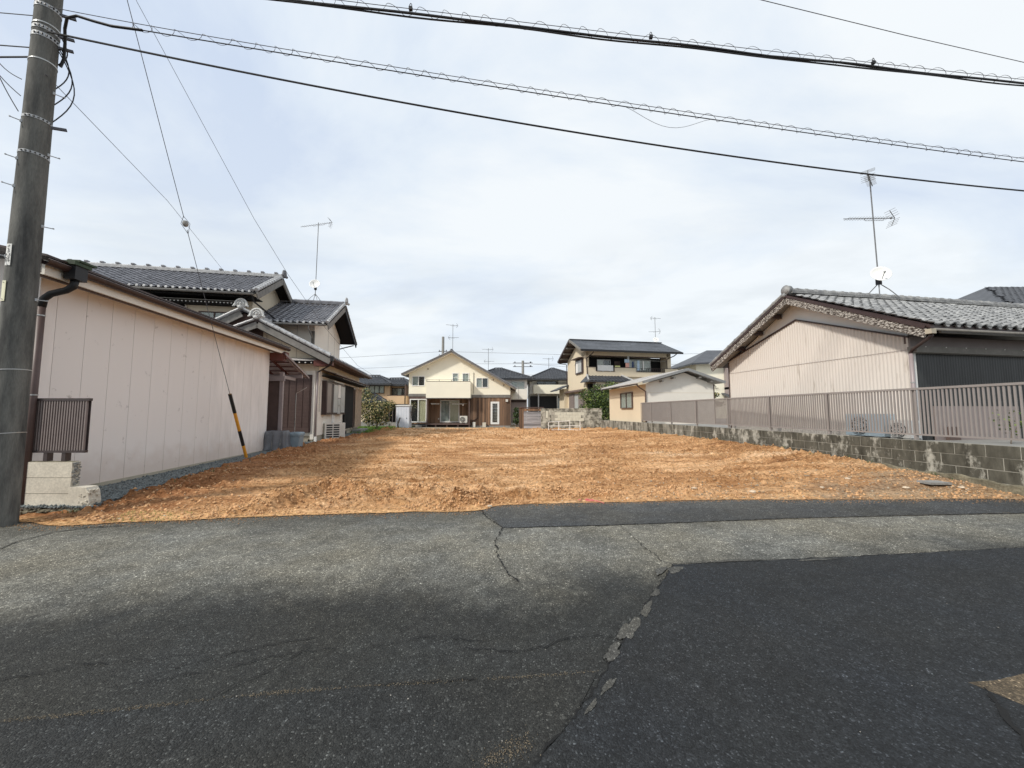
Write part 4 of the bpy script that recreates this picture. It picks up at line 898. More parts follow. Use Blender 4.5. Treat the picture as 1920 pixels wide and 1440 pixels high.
# ---------------------------------------------------------------- utility pole and wires
PX, PY = -6.80, 5.08
pl = thing("utility_pole", PX, PY, 0, 0, "thick dark concrete utility pole standing at the left road edge", "utility pole")
def pr(z): return 0.172 - z * 0.0058
MB().lathe([(pr(z), z) for z in [-0.1, 0, 2, 4, 6, 8, 10, 13]] + [(0.001, 13)], (0, 0, 0), (0, 0, 1), 40).build("shaft", m_pole, pl, smooth=True)
def band(z, w, mat, tilt=0.0, name="band", pr_=0.004, bolts=True):
    r_ = pr(z) + pr_; mb = MB(); K = 32; vs = []
    for k in range(K):
        a = 2 * math.pi * k / K; x, y = math.cos(a), math.sin(a); zt = z + tilt * x * r_
        vs += [(x * (r_ - 0.004), y * (r_ - 0.004), zt), (x * r_, y * r_, zt), (x * r_, y * r_, zt + w), (x * (r_ - 0.004), y * (r_ - 0.004), zt + w)]
    mb.add(vs, [(4 * k + a, 4 * ((k + 1) % K) + a, 4 * ((k + 1) % K) + (a + 1) % 4, 4 * k + (a + 1) % 4) for k in range(K) for a in range(4)]); o = mb.build(name, mat, pl)
    if bolts:
        b = MB()
        for q_ in (-1.5, -1.2, -0.9, -0.6, -0.3, 0.0, 0.3): b.box(math.cos(q_) * r_ - .011, math.cos(q_) * r_ + .011, math.sin(q_) * r_ - .008, math.sin(q_) * r_ + .004, z + w * .3, z + w * .7)
        b.build("band_slot", m_blk, o)
    return o
for z, w in ((7.32, 0.055), (6.98, 0.05), (6.86, 0.06), (5.62, 0.038), (5.10, 0.036)): band(z, w, m_galv)
for z in (1.20, 2.05, 7.06, 6.50): band(z, 0.012 if z < 3 else 0.018, m_alu, 0.1, "wire_band", 0.005, False)
for z, sd_ in ((6.12, 1), (5.55, -1), (5.18, 1), (4.12, 1), (4.6, -1), (3.06, 1), (3.6, -1), (5.0, -1)):
    a = 0.42 if sd_ > 0 else -1.9; x, y = math.cos(a) * pr(z), math.sin(a) * pr(z); ex, ey = 0.62 * sd_ * 0.10, 0.78 * sd_ * 0.10
    MB().tube([(x, y, z), (x + ex, y + ey, z + 0.004)], 0.007, 6).ball((x + ex, y + ey, z + 0.006), 0.012, 3).tube([(x, y, z - 0.02), (x, y, z + 0.02)], 0.018, 6).build("step_bolt", m_galv, pl)
for z in (7.36, 7.02, 6.84, 5.60):
    MB().beam((pr(z) * 0.75, pr(z) * 0.4, z), (pr(z) * 0.75 + 0.11, pr(z) * 0.4 + 0.12, z + 0.05), 0.03, 0.035).build("bracket", m_wire, pl)
def plate(zc, h, w, mat, ang, name):
    r_ = pr(zc) + 0.006; mb = MB(); K = 8; vs = []
    for k in range(K + 1):
        a = ang + (k / K - 0.5) * w / r_; 
        for rr_ in (r_, r_ + 0.003):
            vs += [(math.cos(a) * rr_, math.sin(a) * rr_, zc - h / 2), (math.cos(a) * rr_, math.sin(a) * rr_, zc + h / 2)]
    mb.add(vs, [(4 * k + 2, 4 * k + 6, 4 * k + 7, 4 * k + 3) for k in range(K)] + [(4 * k, 4 * k + 1, 4 * k + 5, 4 * k + 4) for k in range(K)] + [(4 * k + 1, 4 * k + 3, 4 * k + 7, 4 * k + 5) for k in range(K)] + [(4 * k, 4 * k + 4, 4 * k + 6, 4 * k + 2) for k in range(K)])
    return mb.build(name, mat, pl)
A1 = -1.62
p1 = plate(3.62, 0.30, 0.075, m_label, A1, "number_plate"); p2 = plate(3.12, 0.28, 0.062, m_plate, A1 - 0.10, "ivory_tag"); p3 = plate(1.62, 0.82, 0.22, m_green, A1 - 0.75, "green_notice")
for (zc, aa, par_) in ((3.12, A1 - 0.10, p2), (3.62, A1, p1)):
    r_ = pr(zc) + 0.012; mb = MB()
    for dz in ((0.115, -0.115) if par_ is p2 else (-0.135,)): mb.ball((math.cos(aa) * r_, math.sin(aa) * r_, zc + dz), 0.007, 3)
    mb.build("rivet", m_galv, par_)
mb = MB(); rg = random.Random(5)                               # two columns of tiny characters
for row in range(6):
    for col_ in (-1, 1) if row > 2 else (0,):
        a = A1 + col_ * 0.10 + (0.02 if row < 3 else 0); r_ = pr(3.62) + 0.0105; zc = 3.735 - row * 0.040
        for _ in range(5):
            da = rg.uniform(-.07, .07); dz = rg.uniform(-.013, .013); hz_ = rg.random() > .4; x, y = math.cos(a + da) * r_, math.sin(a + da) * r_
            mb.box(x - (.009 if hz_ else .0015), x + (.009 if hz_ else .0015), y - .001, y + .001, zc + dz - (.0015 if hz_ else .010), zc + dz + (.0015 if hz_ else .010))
mb.build("characters", m_ink, p1)

def wy(x): return 5.73 + 0.12 * x
F1 = lambda x: 7.85 + 0.0068 * x + 0.0004 * x * x
F2 = lambda x: 6.7287 - 0.054 * x + 0.0013 * x * x
F3 = lambda x: 6.1729 - 0.0821 * x + 0.0038 * x * x
def cable(name, f, x0, x1, r_, mat, label, dz=0, n=60, dy=0, group=None):
    o = MB().tube([(x0 + (x1 - x0) * i / n, wy(x0 + (x1 - x0) * i / n) + dy, f(x0 + (x1 - x0) * i / n) + dz) for i in range(n + 1)], r_, 6).build(name, mat); return tag(o, label, "cable", group)
def spiral(name, f, x0, x1, rad, pitch, c, label, par, seed, rw=0.0035):
    r = random.Random(seed); pts = []; x = x0; ph = 0
    while x < x1:
        pts.append((x + rad * 0.25 * math.sin(ph * 2), wy(x) + rad * math.cos(ph), f(x) + c + rad * math.sin(ph))); ph += 2 * math.pi / 14; x += pitch / 14 * (1 + 0.25 * math.sin(x * 3.1 + seed))
    return MB().tube(pts, rw, 4).build(name, m_wire, par)
XE = 23
t1 = thing("cable_bundle", -6.6, wy(-6.6), 7.82, 0, "thickest black cable bundle, highest of the three crossing the sky", "cable")
def rel(o, t):
    o.data.transform(Matrix.Translation(-t.location)); return o
for (dz, dy, r_) in ((0, 0, 0.020), (-0.028, 0.015, 0.014), (0.02, 0.022, 0.012)):
    rel(MB().tube([(x, wy(x) + dy + 0.01 * math.sin(x * 1.7 + dz * 50), F1(x) + dz + 0.008 * math.sin(x * 2.3 + dy * 90)) for x in np.arange(-6.55, XE, 0.35)], r_, 6).build("cable_strand", m_cable, t1), t1)
rel(MB().tube([(x, wy(x), F1(x) + 0.085) for x in np.arange(-6.55, XE, 0.5)], 0.005, 5).build("support_wire", m_wire, t1), t1)
rel(spiral("spiral_wire", F1, -6.4, XE, 0.062, 0.40, 0.045, None, t1, 1), t1)
for x in (-1.62, 2.40, 6.75, -5.6):
    mb = MB(); z = F1(x) + 0.09; mb.tube([(x - .018, wy(x), z), (x - .016, wy(x), z + .07), (x, wy(x), z + .09), (x + .016, wy(x), z + .07), (x + .018, wy(x), z)], 0.006, 5).box(x - .028, x + .028, wy(x) - .02, wy(x) + .02, z - .03, z + .025); rel(mb.build("hanger_ring", m_cable, t1), t1)
t2 = thing("spiral_cable", -6.6, wy(-6.6), 7.1, 0, "grey double cable wound with loose spiral wire, middle of the three crossing the sky", "cable")
rel(MB().tube([(x, wy(x), F2(x)) for x in np.arange(-6.0, XE, 0.4)], 0.0085, 6).build("cable_strand", m_cable, t2), t2)
rel(MB().tube([(x, wy(x), F2(x) + 0.07 + 0.03 * math.exp(-(x + 6) * 0.8)) for x in np.arange(-6.62, XE, 0.4)], 0.005, 5).build("support_wire", m_wire, t2), t2)
rel(spiral("spiral_wire", F2, -5.6, XE, 0.048, 0.33, 0.035, None, t2, 3), t2)
rel(MB().tube([(1.9 + 0.13 * i, wy(1.9 + 0.13 * i) , F2(1.9 + 0.13 * i) - 0.26 * math.sin(math.pi * i / 12) ** 1.3) for i in range(13)], 0.003, 4).build("loose_wire", m_wire, t2), t2)
rel(MB().tube([(-6.70, 5.2, 6.60), (-6.66, 5.20, 6.72), (-6.60, 5.15, 6.92), (-6.52, 5.07, 7.07), (-6.40, 4.99, 7.15), (-6.25, wy(-6.25), 7.17), (-6.05, wy(-6.05), 7.12), (-5.8, wy(-5.8), 7.07), (-5.4, wy(-5.4), F2(-5.4))], 0.018, 7).build("sheath", m_cable, t2), t2)
t3 = cable("plain_cable", F3, -6.6, XE, 0.0145, m_cable, "plain black cable, lowest of the three crossing the sky from the pole")
t4 = tag(MB().tube([(-2.4, 6.45, 11.35), (1.7, 7.22, 11.12), (5.8, 8.0, 11.0), (9.9, 8.77, 10.96), (13.97, 9.55, 11.0), (22, 11.1, 11.25)], 0.008, 5).build("thin_wire", m_wire), "thin lone grey wire in the upper right sky", "cable")
mb = MB()
for (a, b, dp) in ((7.10, 6.58, .10), (6.95, 6.2, .13), (6.9, 5.95, .17), (6.86, 5.68, .20)):
    mb.tube([(PX + 0.62 * (pr(7) - 0.02 + dp * math.sin(math.pi * i / 12)), PY + 0.78 * (pr(7) - 0.02 + dp * math.sin(math.pi * i / 12)), a + (b - a) * i / 12) for i in range(13)], 0.0075, 5)
tag(mb.build("hanging_cable_loop", m_cable), "drooping black cable loops hanging down the right side of the pole", "cable")
for i, (z0, z1, x1, lb, r_) in enumerate(((7.28, 7.62, -16, "thin cable leaving the pole to the upper left, topmost of the left ones", .006), (6.78, 7.05, -16, "pair of cables leaving the pole to the left below the thin one", .008), (6.64, 6.85, -15, "thicker black cable drooping in from the left to the pole", .012))):
    tag(MB().tube([(PX - pr(z0) + (x1 - PX) * t, PY - 0.5 * t, z0 + (z1 - z0) * t - 0.5 * math.sin(math.pi * t) * (i == 2) * .5) for t in [k / 12 for k in range(13)]], r_, 5).build("side_cable", m_cable), lb, "cable")
mb = MB()
for (x0, z0, x1, z1, sg) in ((-7.6, 6.9, -6.95, 6.2, .12), (-7.75, 6.95, -6.94, 5.95, .10), (-7.5, 6.7, -6.95, 5.72, .05)):
    mb.tube([(x0 + (x1 - x0) * t, PY - .1, z0 + (z1 - z0) * t - sg * math.sin(math.pi * t)) for t in [k / 10 for k in range(11)]], 0.006, 5)
tag(mb.build("slack_cable_loops", m_cable), "slack thin cables curving in to the pole from the left", "cable")
# guy wire with egg insulator and striped guard
G, T = Vector((-7.65, 10.94, 0.15)), Vector((-6.86, 5.10, 11.3))
gw = thing("guy_wire", G.x, G.y, G.z, 0, "steel guy wire slanting from the pole top to the gravel beside the pink wall", "guy wire")
d = T - G; up_ = lambda k: Vector(d * k)
MB().tube([up_(0.02), up_(0.485)], 0.006, 6).build("lower_strand", m_wire, gw); MB().tube([up_(0.505), up_(1)], 0.006, 6).build("upper_strand", m_wire, gw)
s_ = d.normalized().orthogonal()
MB().ball(up_(0.495), 0.058, 7, (1, 1, 1.25)).build("egg_insulator", m_conc_grey, gw, smooth=True)
MB().tube([up_(0.478), up_(0.495) + s_ * .06, up_(0.507)], 0.005, 5).tube([up_(0.478), up_(0.495) - s_ * .06, up_(0.507)], 0.005, 5).build("wire_eye", m_wire, gw)
k0, k1 = 0.004, 0.163
gd = MB().tube([up_(k0), up_(k1)], 0.040, 14).build("guard", m_yellow, gw, smooth=False)
for a, b in ((0.20, 0.44), (0.72, 1.0)): MB().tube([up_(k0 + (k1 - k0) * a), up_(k0 + (k1 - k0) * b)], 0.0425, 14).build("black_stripe", m_blk, gd)
tag(MB().tube([(-9.79, 9, 12.19), (-8.2, 11.5, 7.62), (-7.95, 13, 6.35), (-7.65, 15, 4.98), (-8.3, 20, 3.98), (-9.0, 25, 3.75)], 0.006, 5).build("drop_wire", m_wire), "thin wire sloping down in front of the two-storey tiled house", "cable")
tag(MB().tube([(-6.65, 5.0, 6.30), (-8.6, 9.0, 6.75), (-11.1, 14.0, 6.95), (-13.3, 18.3, 7.05)], 0.005, 5).build("drop_wire", m_wire), "hair-thin wire from the pole down to the high tiled ridge", "cable")
# ---------------------------------------------------------------- pink-grey annex on the left
an = thing("annex", -7.63, 6.92, 0, 8.2, "long low annex clad in upright pinkish grey panels on the left of the lot", "building")
MB().box(-4.5, -0.012, -1.06, 6.18, 0.12, 3.70).build("wall_core", m_dkbrown, an)
MB().box(-4.5, 0.02, -1.12, 6.22, -0.1, 0.19).build("foundation", m_found, an)
pn = MB().box(-0.0, 0.008, 0.0035, 0.4965, 0.18, 3.62)
pm = [MB().box(-0.02, 0.0, 0.0035, 0.4965, 0.18, 3.66).mesh("wall_panel", m_) for m_ in (m_panelscuff, m_shedwall)]
for i in range(14):
    v = -0.85 + 0.5 * i
    link("wall_panel", pm[0 if i < 8 else 1], an, Matrix.Translation((0, v, 0)))
MB().box(-0.02, 0.0, -1.1, -0.8535, 0.18, 3.66).build("wall_panel", m_shedwall, an); MB().box(-0.02, 0.0, 6.1535, 6.2, 0.18, 3.66).build("wall_panel", m_shedwall, an)
MB().box(-4.5, 0.0, -1.12, -1.10, 0.18, 3.9).build("front_panel", m_shedwall, an); MB().box(-4.5, 0.0, 6.2, 6.22, 0.18, 3.9).build("end_panel", m_shedwall, an)
rf = MB(); slab(rf, [(0.52, -1.62, 3.83), (0.52, 6.62, 3.83), (-4.9, 6.62, 4.75), (-4.9, -1.62, 4.75)], 0.03); R_o = rf.build("roof", m_dkbrown, an)
mb = MB(); mb.box(0.36, 0.40, -1.5, 6.5, 3.56, 3.78); mb.build("fascia", m_offwhite, an)
MB().box(0.30, 0.345, -1.5, 6.5, 3.535, 3.60).build("eave_batten", m_brown, an)
mb = MB(); slab(mb, [(0.355, -1.5, 3.585), (0.355, 6.5, 3.585), (0.0, 6.5, 3.64), (0.0, -1.5, 3.64)], 0.02); mb.build("soffit", m_offwhite, an)
g = MB(); K = 8; vs = []
for v in (-1.6, 6.55):
    for k in range(K + 1):
        a = math.pi + math.pi * k / K; vs.append((0.475 + 0.062 * math.cos(a) * 1.15, v, 3.765 + 0.085 * math.sin(a)))
g.add(vs, [(k, k + 1, K + 2 + k, K + 1 + k) for k in range(K)]); g.build("gutter", m_dkbrown, an, smooth=True)
MB().tube([(0.535, -1.6, 3.768), (0.535, 6.55, 3.768)], 0.006, 5).build("gutter_lip", m_mauve, an)
mb = MB()
for i in range(13): mb.tube([(0.42, -1.3 + i * 0.62, 3.74), (0.46, -1.3 + i * 0.62, 3.695), (0.53, -1.3 + i * 0.62, 3.71)], 0.006, 4)
mb.build("gutter_hanger", m_dkbrown, an)
hp = MB().box(0.44, 0.60, -1.28, -1.08, 3.58, 3.80).build("rain_hopper", m_blk, an)
MB().box(0.42, 0.62, -1.32, -1.04, 3.80, 3.86).box(0.46, 0.64, -1.27, -0.98, 3.86, 3.89).build("hopper_leaves", m_leaf_d, hp)
MB().tube([(0.52, -1.18, 3.60), (0.50, -1.18, 3.48), (0.40, -1.17, 3.42), (0.18, -1.15, 3.36), (0.08, -1.14, 3.28), (0.06, -1.14, 3.15)], 0.05, 10).build("downpipe_elbow", m_blk, an, smooth=True)
dp = MB().tube([(0.06, -1.14, 3.16), (0.06, -1.14, 0.1)], 0.045, 10).build("downpipe", m_shutter, an, smooth=True)
for z in (3.0, 1.75): MB().tube([(0.06, -1.14, z), (0.06, -1.14, z + 0.02)], 0.05, 10).build("pipe_collar", m_alu, dp)
MB().box(0.40, 0.50, 6.3, 6.52, 3.40, 3.62).box(0.0, 0.42, 6.21, 6.5, 3.30, 3.58).build("eave_end", m_redbrown, an)
# porch awning beyond the annex
aw = thing("porch_awning", -8.53, 13.10, 0, 8.2, "red brown framed awning with translucent panels sloping down beyond the pink annex", "awning")
def az(v): return 3.52 - 0.30 * v
for u in (0.42, -0.15, -0.72): MB().beam((u, 0.05, az(0.05)), (u, 2.10, az(2.10)), 0.05, 0.07).build("rafter", m_mauve if u > 0.4 else m_redbrown, aw)
MB().beam((0.50, 0.02, az(0.02) + 0.03), (0.50, 2.22, az(2.22) + 0.03), 0.03, 0.06).build("verge_strip", m_mauve, aw)
for v in (0.35, 0.75, 1.15, 1.55, 1.95): MB().beam((-1.2, v, az(v) + .035), (0.48, v, az(v) + .035), 0.035, 0.03).build("batten", m_redbrown, aw)
for k in range(5):
    v = 0.02 + 0.44 * k; rp = MB(); slab(rp, [(-1.2, v, az(v) + 0.062), (0.52, v, az(v) + 0.062), (0.52, v + .43, az(v + .43) + 0.062), (-1.2, v + .43, az(v + .43) + 0.062)], 0.006); rp.build("translucent_sheet", m_sheet, aw)
MB().box(-1.2, 0.46, 0.0, 0.06, 3.32, 3.50).build("wall_beam", m_redbrown, aw)
MB().box(-1.2, 0.46, 1.62, 1.70, 2.82, 2.96).build("eave_beam", m_mauve, aw)
MB().box(0.12, 0.23, 0.55, 0.66, 0.18, 2.95).build("post", m_mauve, aw); MB().box(0.14, 0.21, 0.66, 1.66, 2.72, 2.84).build("tie_beam", m_mauve, aw)
MB().box(-0.55, 0.30, 0.50, 0.56, 2.62, 2.80).build("lintel", m_mauve, aw)
MB().box(-0.75, 0.12, 0.60, 0.64, 0.2, 2.62).build("side_screen", m_shutter, aw)
MB().tube([(0.40, 1.3, 0.7), (0.40, 1.3, 2.2), (0.70, 1.5, 2.45)], 0.014, 6).build("pipe", m_alu, aw)
# covered bin and blue-grey bin
tb = thing("tarp_covered_box", -8.22, 13.25, 0.19, 8.2, "waist-high box under a crumpled grey tarpaulin at the end of the pink wall", "covered box")
r = random.Random(6); mb = MB(); K = 72; Lx, Ly, Hh = 0.56, 0.5, 0.64; ring = []
def rectpt(t):
    t = t % 1 * 4; s = t % 1; e = int(t); return ((-1 + 2 * s, -1), (1, -1 + 2 * s), (1 - 2 * s, 1), (-1, 1 - 2 * s))[e]
rows = [(1.0, 0.97), (0.985, 1.0), (0.8, 1.02), (0.55, 1.05), (0.3, 1.07), (0.1, 1.12), (0.0, 1.20)]; vs = []
for ri, (hh, sc) in enumerate(rows):
    for k in range(K):
        x, y = rectpt(k / K); fold = (0.12 * math.sin(k * 0.70 + 0.5) + 0.07 * math.sin(k * 1.31 + 1 + ri * 0.5) + 0.03 * math.sin(k * 2.1 + ri * 0.9)) * (1 - hh) ** 0.6 * 1.15
        vs.append((x * Lx / 2 * (sc + fold), y * Ly / 2 * (sc + fold * 1.2), hh * Hh + 0.01 * math.sin(k * 1.7 + ri)))
mb.add(vs, [(i * K + k, (i + 1) * K + k, (i + 1) * K + (k + 1) % K, i * K + (k + 1) % K) for i in range(len(rows) - 1) for k in range(K)] + [tuple(range(K))]); mb.build("tarpaulin", m_tarp, tb, smooth=True)
MB().box(-Lx / 2 * .9, Lx / 2 * .9, -Ly / 2 * .9, Ly / 2 * .9, 0, Hh * .96).build("box_body", m_conc_grey, tb)
bn = thing("plastic_bin", -7.93, 13.85, 0.19, 8.2, "blue-grey plastic bin with a bagged lid beside the tarpaulin box", "bin")
mb = MB(); mb.prism([(-0.17, 0), (0.17, 0), (0.21, 0.46), (-0.21, 0.46)], -0.2, 0.2, 'y'); mb.build("bin_body", m_bin, bn)
mb = MB(); K = 32; vs = []
for hh, sc in ((0.42, 1.02), (0.47, 1.08), (0.53, 1.04), (0.56, 0.9)):
    for k in range(K):
        x, y = rectpt(k / K); f = 0.035 * math.sin(k * 1.9 + hh * 30); vs.append((x * 0.21 * (sc + f), y * 0.21 * (sc + f), hh + 0.01 * math.sin(k * 1.3)))
mb.add(vs, [(i * K + k, i * K + (k + 1) % K, (i + 1) * K + (k + 1) % K, (i + 1) * K + k) for i in range(3) for k in range(K)] + [tuple(range(3 * K, 4 * K))]); mb.build("bag_lid", m_bin, bn, smooth=True)

# ---------------------------------------------------------------- traditional two-storey house
lh = thing("tiled_house", -8.54, 16.51, 0, 11, "two-storey Japanese house with silver grey tiled roofs and beige walls on the left", "house")
box("foundation", m_found, lh, -8, -0.03, 0.03, 8.45, 0.05, 0.46)
mb = MB(); mb.box(-0.35, -0.29, 0.0, 0.02, 0.2, 0.3); mb.build("vent", m_black, lh)
for v in (1.55, 5.2): MB().box(-0.04, -0.02, v, v + 0.28, 0.24, 0.40).build("vent", m_black, lh)
box("lower_wall", m_offwhite, lh, -8, 0, 0, 8.5, 0.46, 3.30)
mb = MB(); mb.box(-8, -0.001, 0.001, 8.499, 3.30, 3.90); mb.build("upper_strip_wall", m_beige, lh)
mb = MB(); mb.prism([(-5.2, 3.9), (0.0, 3.9), (0.0, 4.0), (-2.2, 5.12), (-5.2, 4.05)], 0.003, 0.12, 'y'); mb.build("gable_wall", m_beige, lh)
for u in (-0.95, -1.55, -2.15): MB().box(u - 0.004, u + 0.004, -0.004, 0.004, 3.32, 4.9 - abs(u + 2.2) * 0.5).build("wall_joint", m_brown, lh)
# lower gable roof
def z1(u): return 5.30 - (u + 2.2) * 0.515 if u > -2.2 else 5.30 + (u + 2.2) * 0.46
mb = MB()
slab(mb, [(-2.2, -0.80, z1(-2.2)), (0.68, -0.80, z1(0.68)), (0.68, 8.6, z1(0.68)), (-2.2, 8.6, z1(-2.2))], 0.06)
slab(mb, [(-2.201, -0.80, z1(-2.201)), (-2.201, 1.2, z1(-2.201)), (-5.8, 1.2, z1(-5.8)), (-5.8, -0.80, z1(-5.8))], 0.06)
rl_ = mb.build("lower_roof", m_dkbrown, lh)
tile_field(lh, (-2.15, 1.3, z1(-2.15) + .005), (0, 1, 0), (1, 0, -0.515), 7.2, 3.20, m_tile, w=0.27, inside=lambda s, t: not (t < 1.75 and s < 4.6))
tile_field(lh, (-2.1, -0.78, z1(-2.1) + .005), (0, 1, 0), (1, 0, -0.515), 2.08, 3.12, m_tile)
tile_field(lh, (-2.3, 1.2, z1(-2.3) + .005), (0, -1, 0), (-1, 0, -0.46), 1.95, 3.6, m_tile)
round_tiles(lh, (-2.08, -0.86, z1(-2.08) + 0.06), (0.66, -0.86, z1(0.66) + 0.06), 0.065, m_tile_lt, 0.28, single=True)
round_tiles(lh, (-2.02, -0.70, z1(-2.02) + 0.10), (0.60, -0.70, z1(0.60) + 0.10), 0.065, m_tile_lt, 0.28, single=True)
round_tiles(lh, (-2.32, -0.86, z1(-2.32) + 0.06), (-5.6, -0.86, z1(-5.6) + 0.06), 0.055, m_tile_lt, 0.28, single=True)
ridge(lh, (-2.2, -0.62, 5.34), (-2.2, 1.2, 5.34), m_tile_lt, 2, 0.24)
onigawara(lh, (-2.2, -0.86, 5.50), 0.23, m_orn)
for q in (0.66, -5.7): MB().beam((-2.2, -0.80, 5.30 - 0.20), (q, -0.80, z1(q) - 0.20), 0.05, 0.24, (0, 0, 1)).build("bargeboard", m_barge, lh)
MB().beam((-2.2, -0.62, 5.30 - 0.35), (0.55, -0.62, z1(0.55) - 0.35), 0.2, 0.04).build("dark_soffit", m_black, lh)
def gutter(par, a, b, r_, mat, name="gutter"):
    a, b = Vector(a), Vector(b); return MB().tube([a, b], r_, 8).build(name, mat, par, smooth=True)
gutter(lh, (0.74, -0.9, 3.74), (0.74, 8.7, 3.74), 0.05, m_brown)
mb = MB()
for i in range(34): mb.lathe([(0.055, 0), (0.06, 0.03), (0.001, 0.035)], (0.71, -0.7 + i * 0.272, 3.86), (1, 0, 0.1), 8)
mb.build("eave_end_tiles", m_tile, lh, kind="stuff")
MB().box(0.60, 0.66, -0.7, 8.5, 3.66, 3.76).build("eave_board", m_brown, lh)
MB().box(0.02, 0.6, -0.7, 8.5, 3.72, 3.74).build("soffit", m_brown, lh)
MB().box(-0.05, 0.42, -0.62, -0.30, 3.46, 3.70).box(0.42, 0.66, -0.62, -0.25, 3.50, 3.68).build("beam_end", m_redbrown, lh)
hb = MB().box(0.70, 0.82, -0.98, -0.84, 3.64, 3.84).tube([(0.76, -0.9, 3.64), (0.70, -0.8, 3.5), (0.3, -0.3, 3.38), (-0.02, -0.06, 3.25)], 0.03, 7).build("rain_hopper", m_cable, lh)
MB().tube([(-0.04, -0.06, 3.26), (-0.05, -0.06, 0.35)], 0.035, 8).build("downpipe", m_mauve, lh, smooth=True)
MB().box(-0.26, -0.12, -0.06, 0, 0.30, 3.3).build("corner_post", m_offwhite, lh); MB().box(-0.08, 0.01, -0.10, 0, 0.12, 0.42).build("corner_plinth", m_white, lh)
# front shuttered opening
MB().box(-1.47, -0.28, -0.10, 0, 0.60, 0.78).build("shutter_sill", m_shutter, lh)
MB().box(-1.50, -1.43, -0.10, 0, 0.60, 3.12).box(-0.31, -0.24, -0.10, 0, 0.60, 3.12).box(-1.43, -0.31, -0.10, 0, 3.05, 3.12).build("shutter_frame", m_dkbrown, lh)
for k in range(4):
    a = -1.43 + 0.28 * k
    sp = MB().box(a + 0.006, a + 0.272, -0.05, -0.01, 0.78, 3.05).build("shutter_leaf", m_shutter, lh)
    s2 = MB()
    for j in range(14): s2.box(a + 0.03, a + 0.25, -0.058, -0.05, 0.84 + j * 0.155, 0.84 + j * 0.155 + 0.142)
    s2.build("shutter_slats", m_shutter, sp)
MB().box(-2.6, -1.62, -0.03, 0, 0.46, 3.25).build("dark_screen", m_shutter, lh)
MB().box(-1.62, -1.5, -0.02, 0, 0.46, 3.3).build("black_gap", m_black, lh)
# small eave over the opening with white rafter tips
me_ = MB(); slab(me_, [(-2.4, -0.02, 3.86), (-2.4, -0.55, 3.72), (0.10, -0.55, 3.72), (0.02, -0.02, 3.86)], 0.04); me_.build("small_eave", m_stain, lh)
MB().box(-2.4, 0.02, -0.50, -0.02, 3.60, 3.66).build("eave_board", m_black, lh)
rtm = MB().ball((0, 0, 0), 0.030, 4, (1, .6, 1)).mesh("rafter_tip", m_white)
for i in range(9): link("rafter_tip", rtm, lh, Matrix.Translation((-2.05 + i * 0.235, -0.515, 3.60)))
# side eave and its rafter tips
me_ = MB(); slab(me_, [(0.0, 0.35, 3.42), (0.62, 0.35, 3.24), (0.62, 8.75, 3.24), (0.0, 8.75, 3.42)], 0.045); me_.build("side_eave", m_brown, lh)
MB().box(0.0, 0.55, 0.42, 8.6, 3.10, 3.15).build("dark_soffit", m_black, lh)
for i in range(24): link("rafter_tip", rtm, lh, Matrix.Translation((0.575, 1.9 + i * 0.26, 3.135)) @ Matrix.Scale(0.6, 4))
# side wall fittings
def sidebox(name, mat, v0, v1, z0, z1, d0, d1, **k): return MB().box(d0, d1, v0, v1, z0, z1).build(name, mat, lh, **k)
wn_ = sidebox("window_box", m_dkbrown, 0.5, 3.95, 1.36, 2.92, 0.0, 0.20)
for a, b, m_, d in ((0.62, 1.25, m_louvre_lt, .215), (1.65, 2.35, m_frost, .235), (3.05, 3.85, m_frost, .215)): MB().box(0.20, d, a, b, 1.46, 2.82).build("pane", m_, wn_)
MB().box(0.20, 0.225, 2.45, 2.95, 2.2, 2.86).build("white_panel", m_white, wn_); MB().box(0.20, 0.222, 2.45, 2.95, 1.40, 2.17).build("pane", m_frost, wn_); MB().box(0.20, 0.24, 2.4, 3.0, 1.80, 1.85).build("crossbar", m_alu, wn_)
MB().box(0.0, 0.30, 1.4, 3.2, 2.93, 2.98).build("hood", m_alu, wn_)
sidebox("black_screen", m_black, 4.35, 6.5, 0.55, 2.98, 0.04, 0.10); MB().box(0.08, 0.12, 6.45, 6.62, 0.5, 2.9).build("screen_post", m_brown, lh)
tw = MB(); n = 26; vs = []
for i in range(n + 1):
    v = 6.7 + 1.9 * i / n; d = 0.16 + 0.03 * math.sin(i * 1.6); vs += [(d, v, 0.55), (d, v, 2.92)]
tw.add(vs, [(2 * i, 2 * i + 2, 2 * i + 3, 2 * i + 1) for i in range(n)]); tw.build("reed_screen", m_curt_tan, lh, smooth=True)
sidebox("step_stone", m_conc_grey, 6.6, 8.9, 0.15, 0.40, 0.05, 0.55)
MB().tube([(0.25, 1.4, 1.36), (0.25, 1.4, 1.0), (0.1, 1.4, 0.9)], 0.02, 6).build("pipe", m_white, lh)
MB().box(0.0, 0.10, 2.15, 2.42, 0.95, 1.42).build("duct_cover", m_white, lh)
MB().tube([(0.03, 0.12, 3.3), (0.05, 0.2, 2.9), (0.03, 0.12, 2.6), (0.03, 0.14, 1.5)], 0.012, 5).build("service_cable", m_alu, lh)
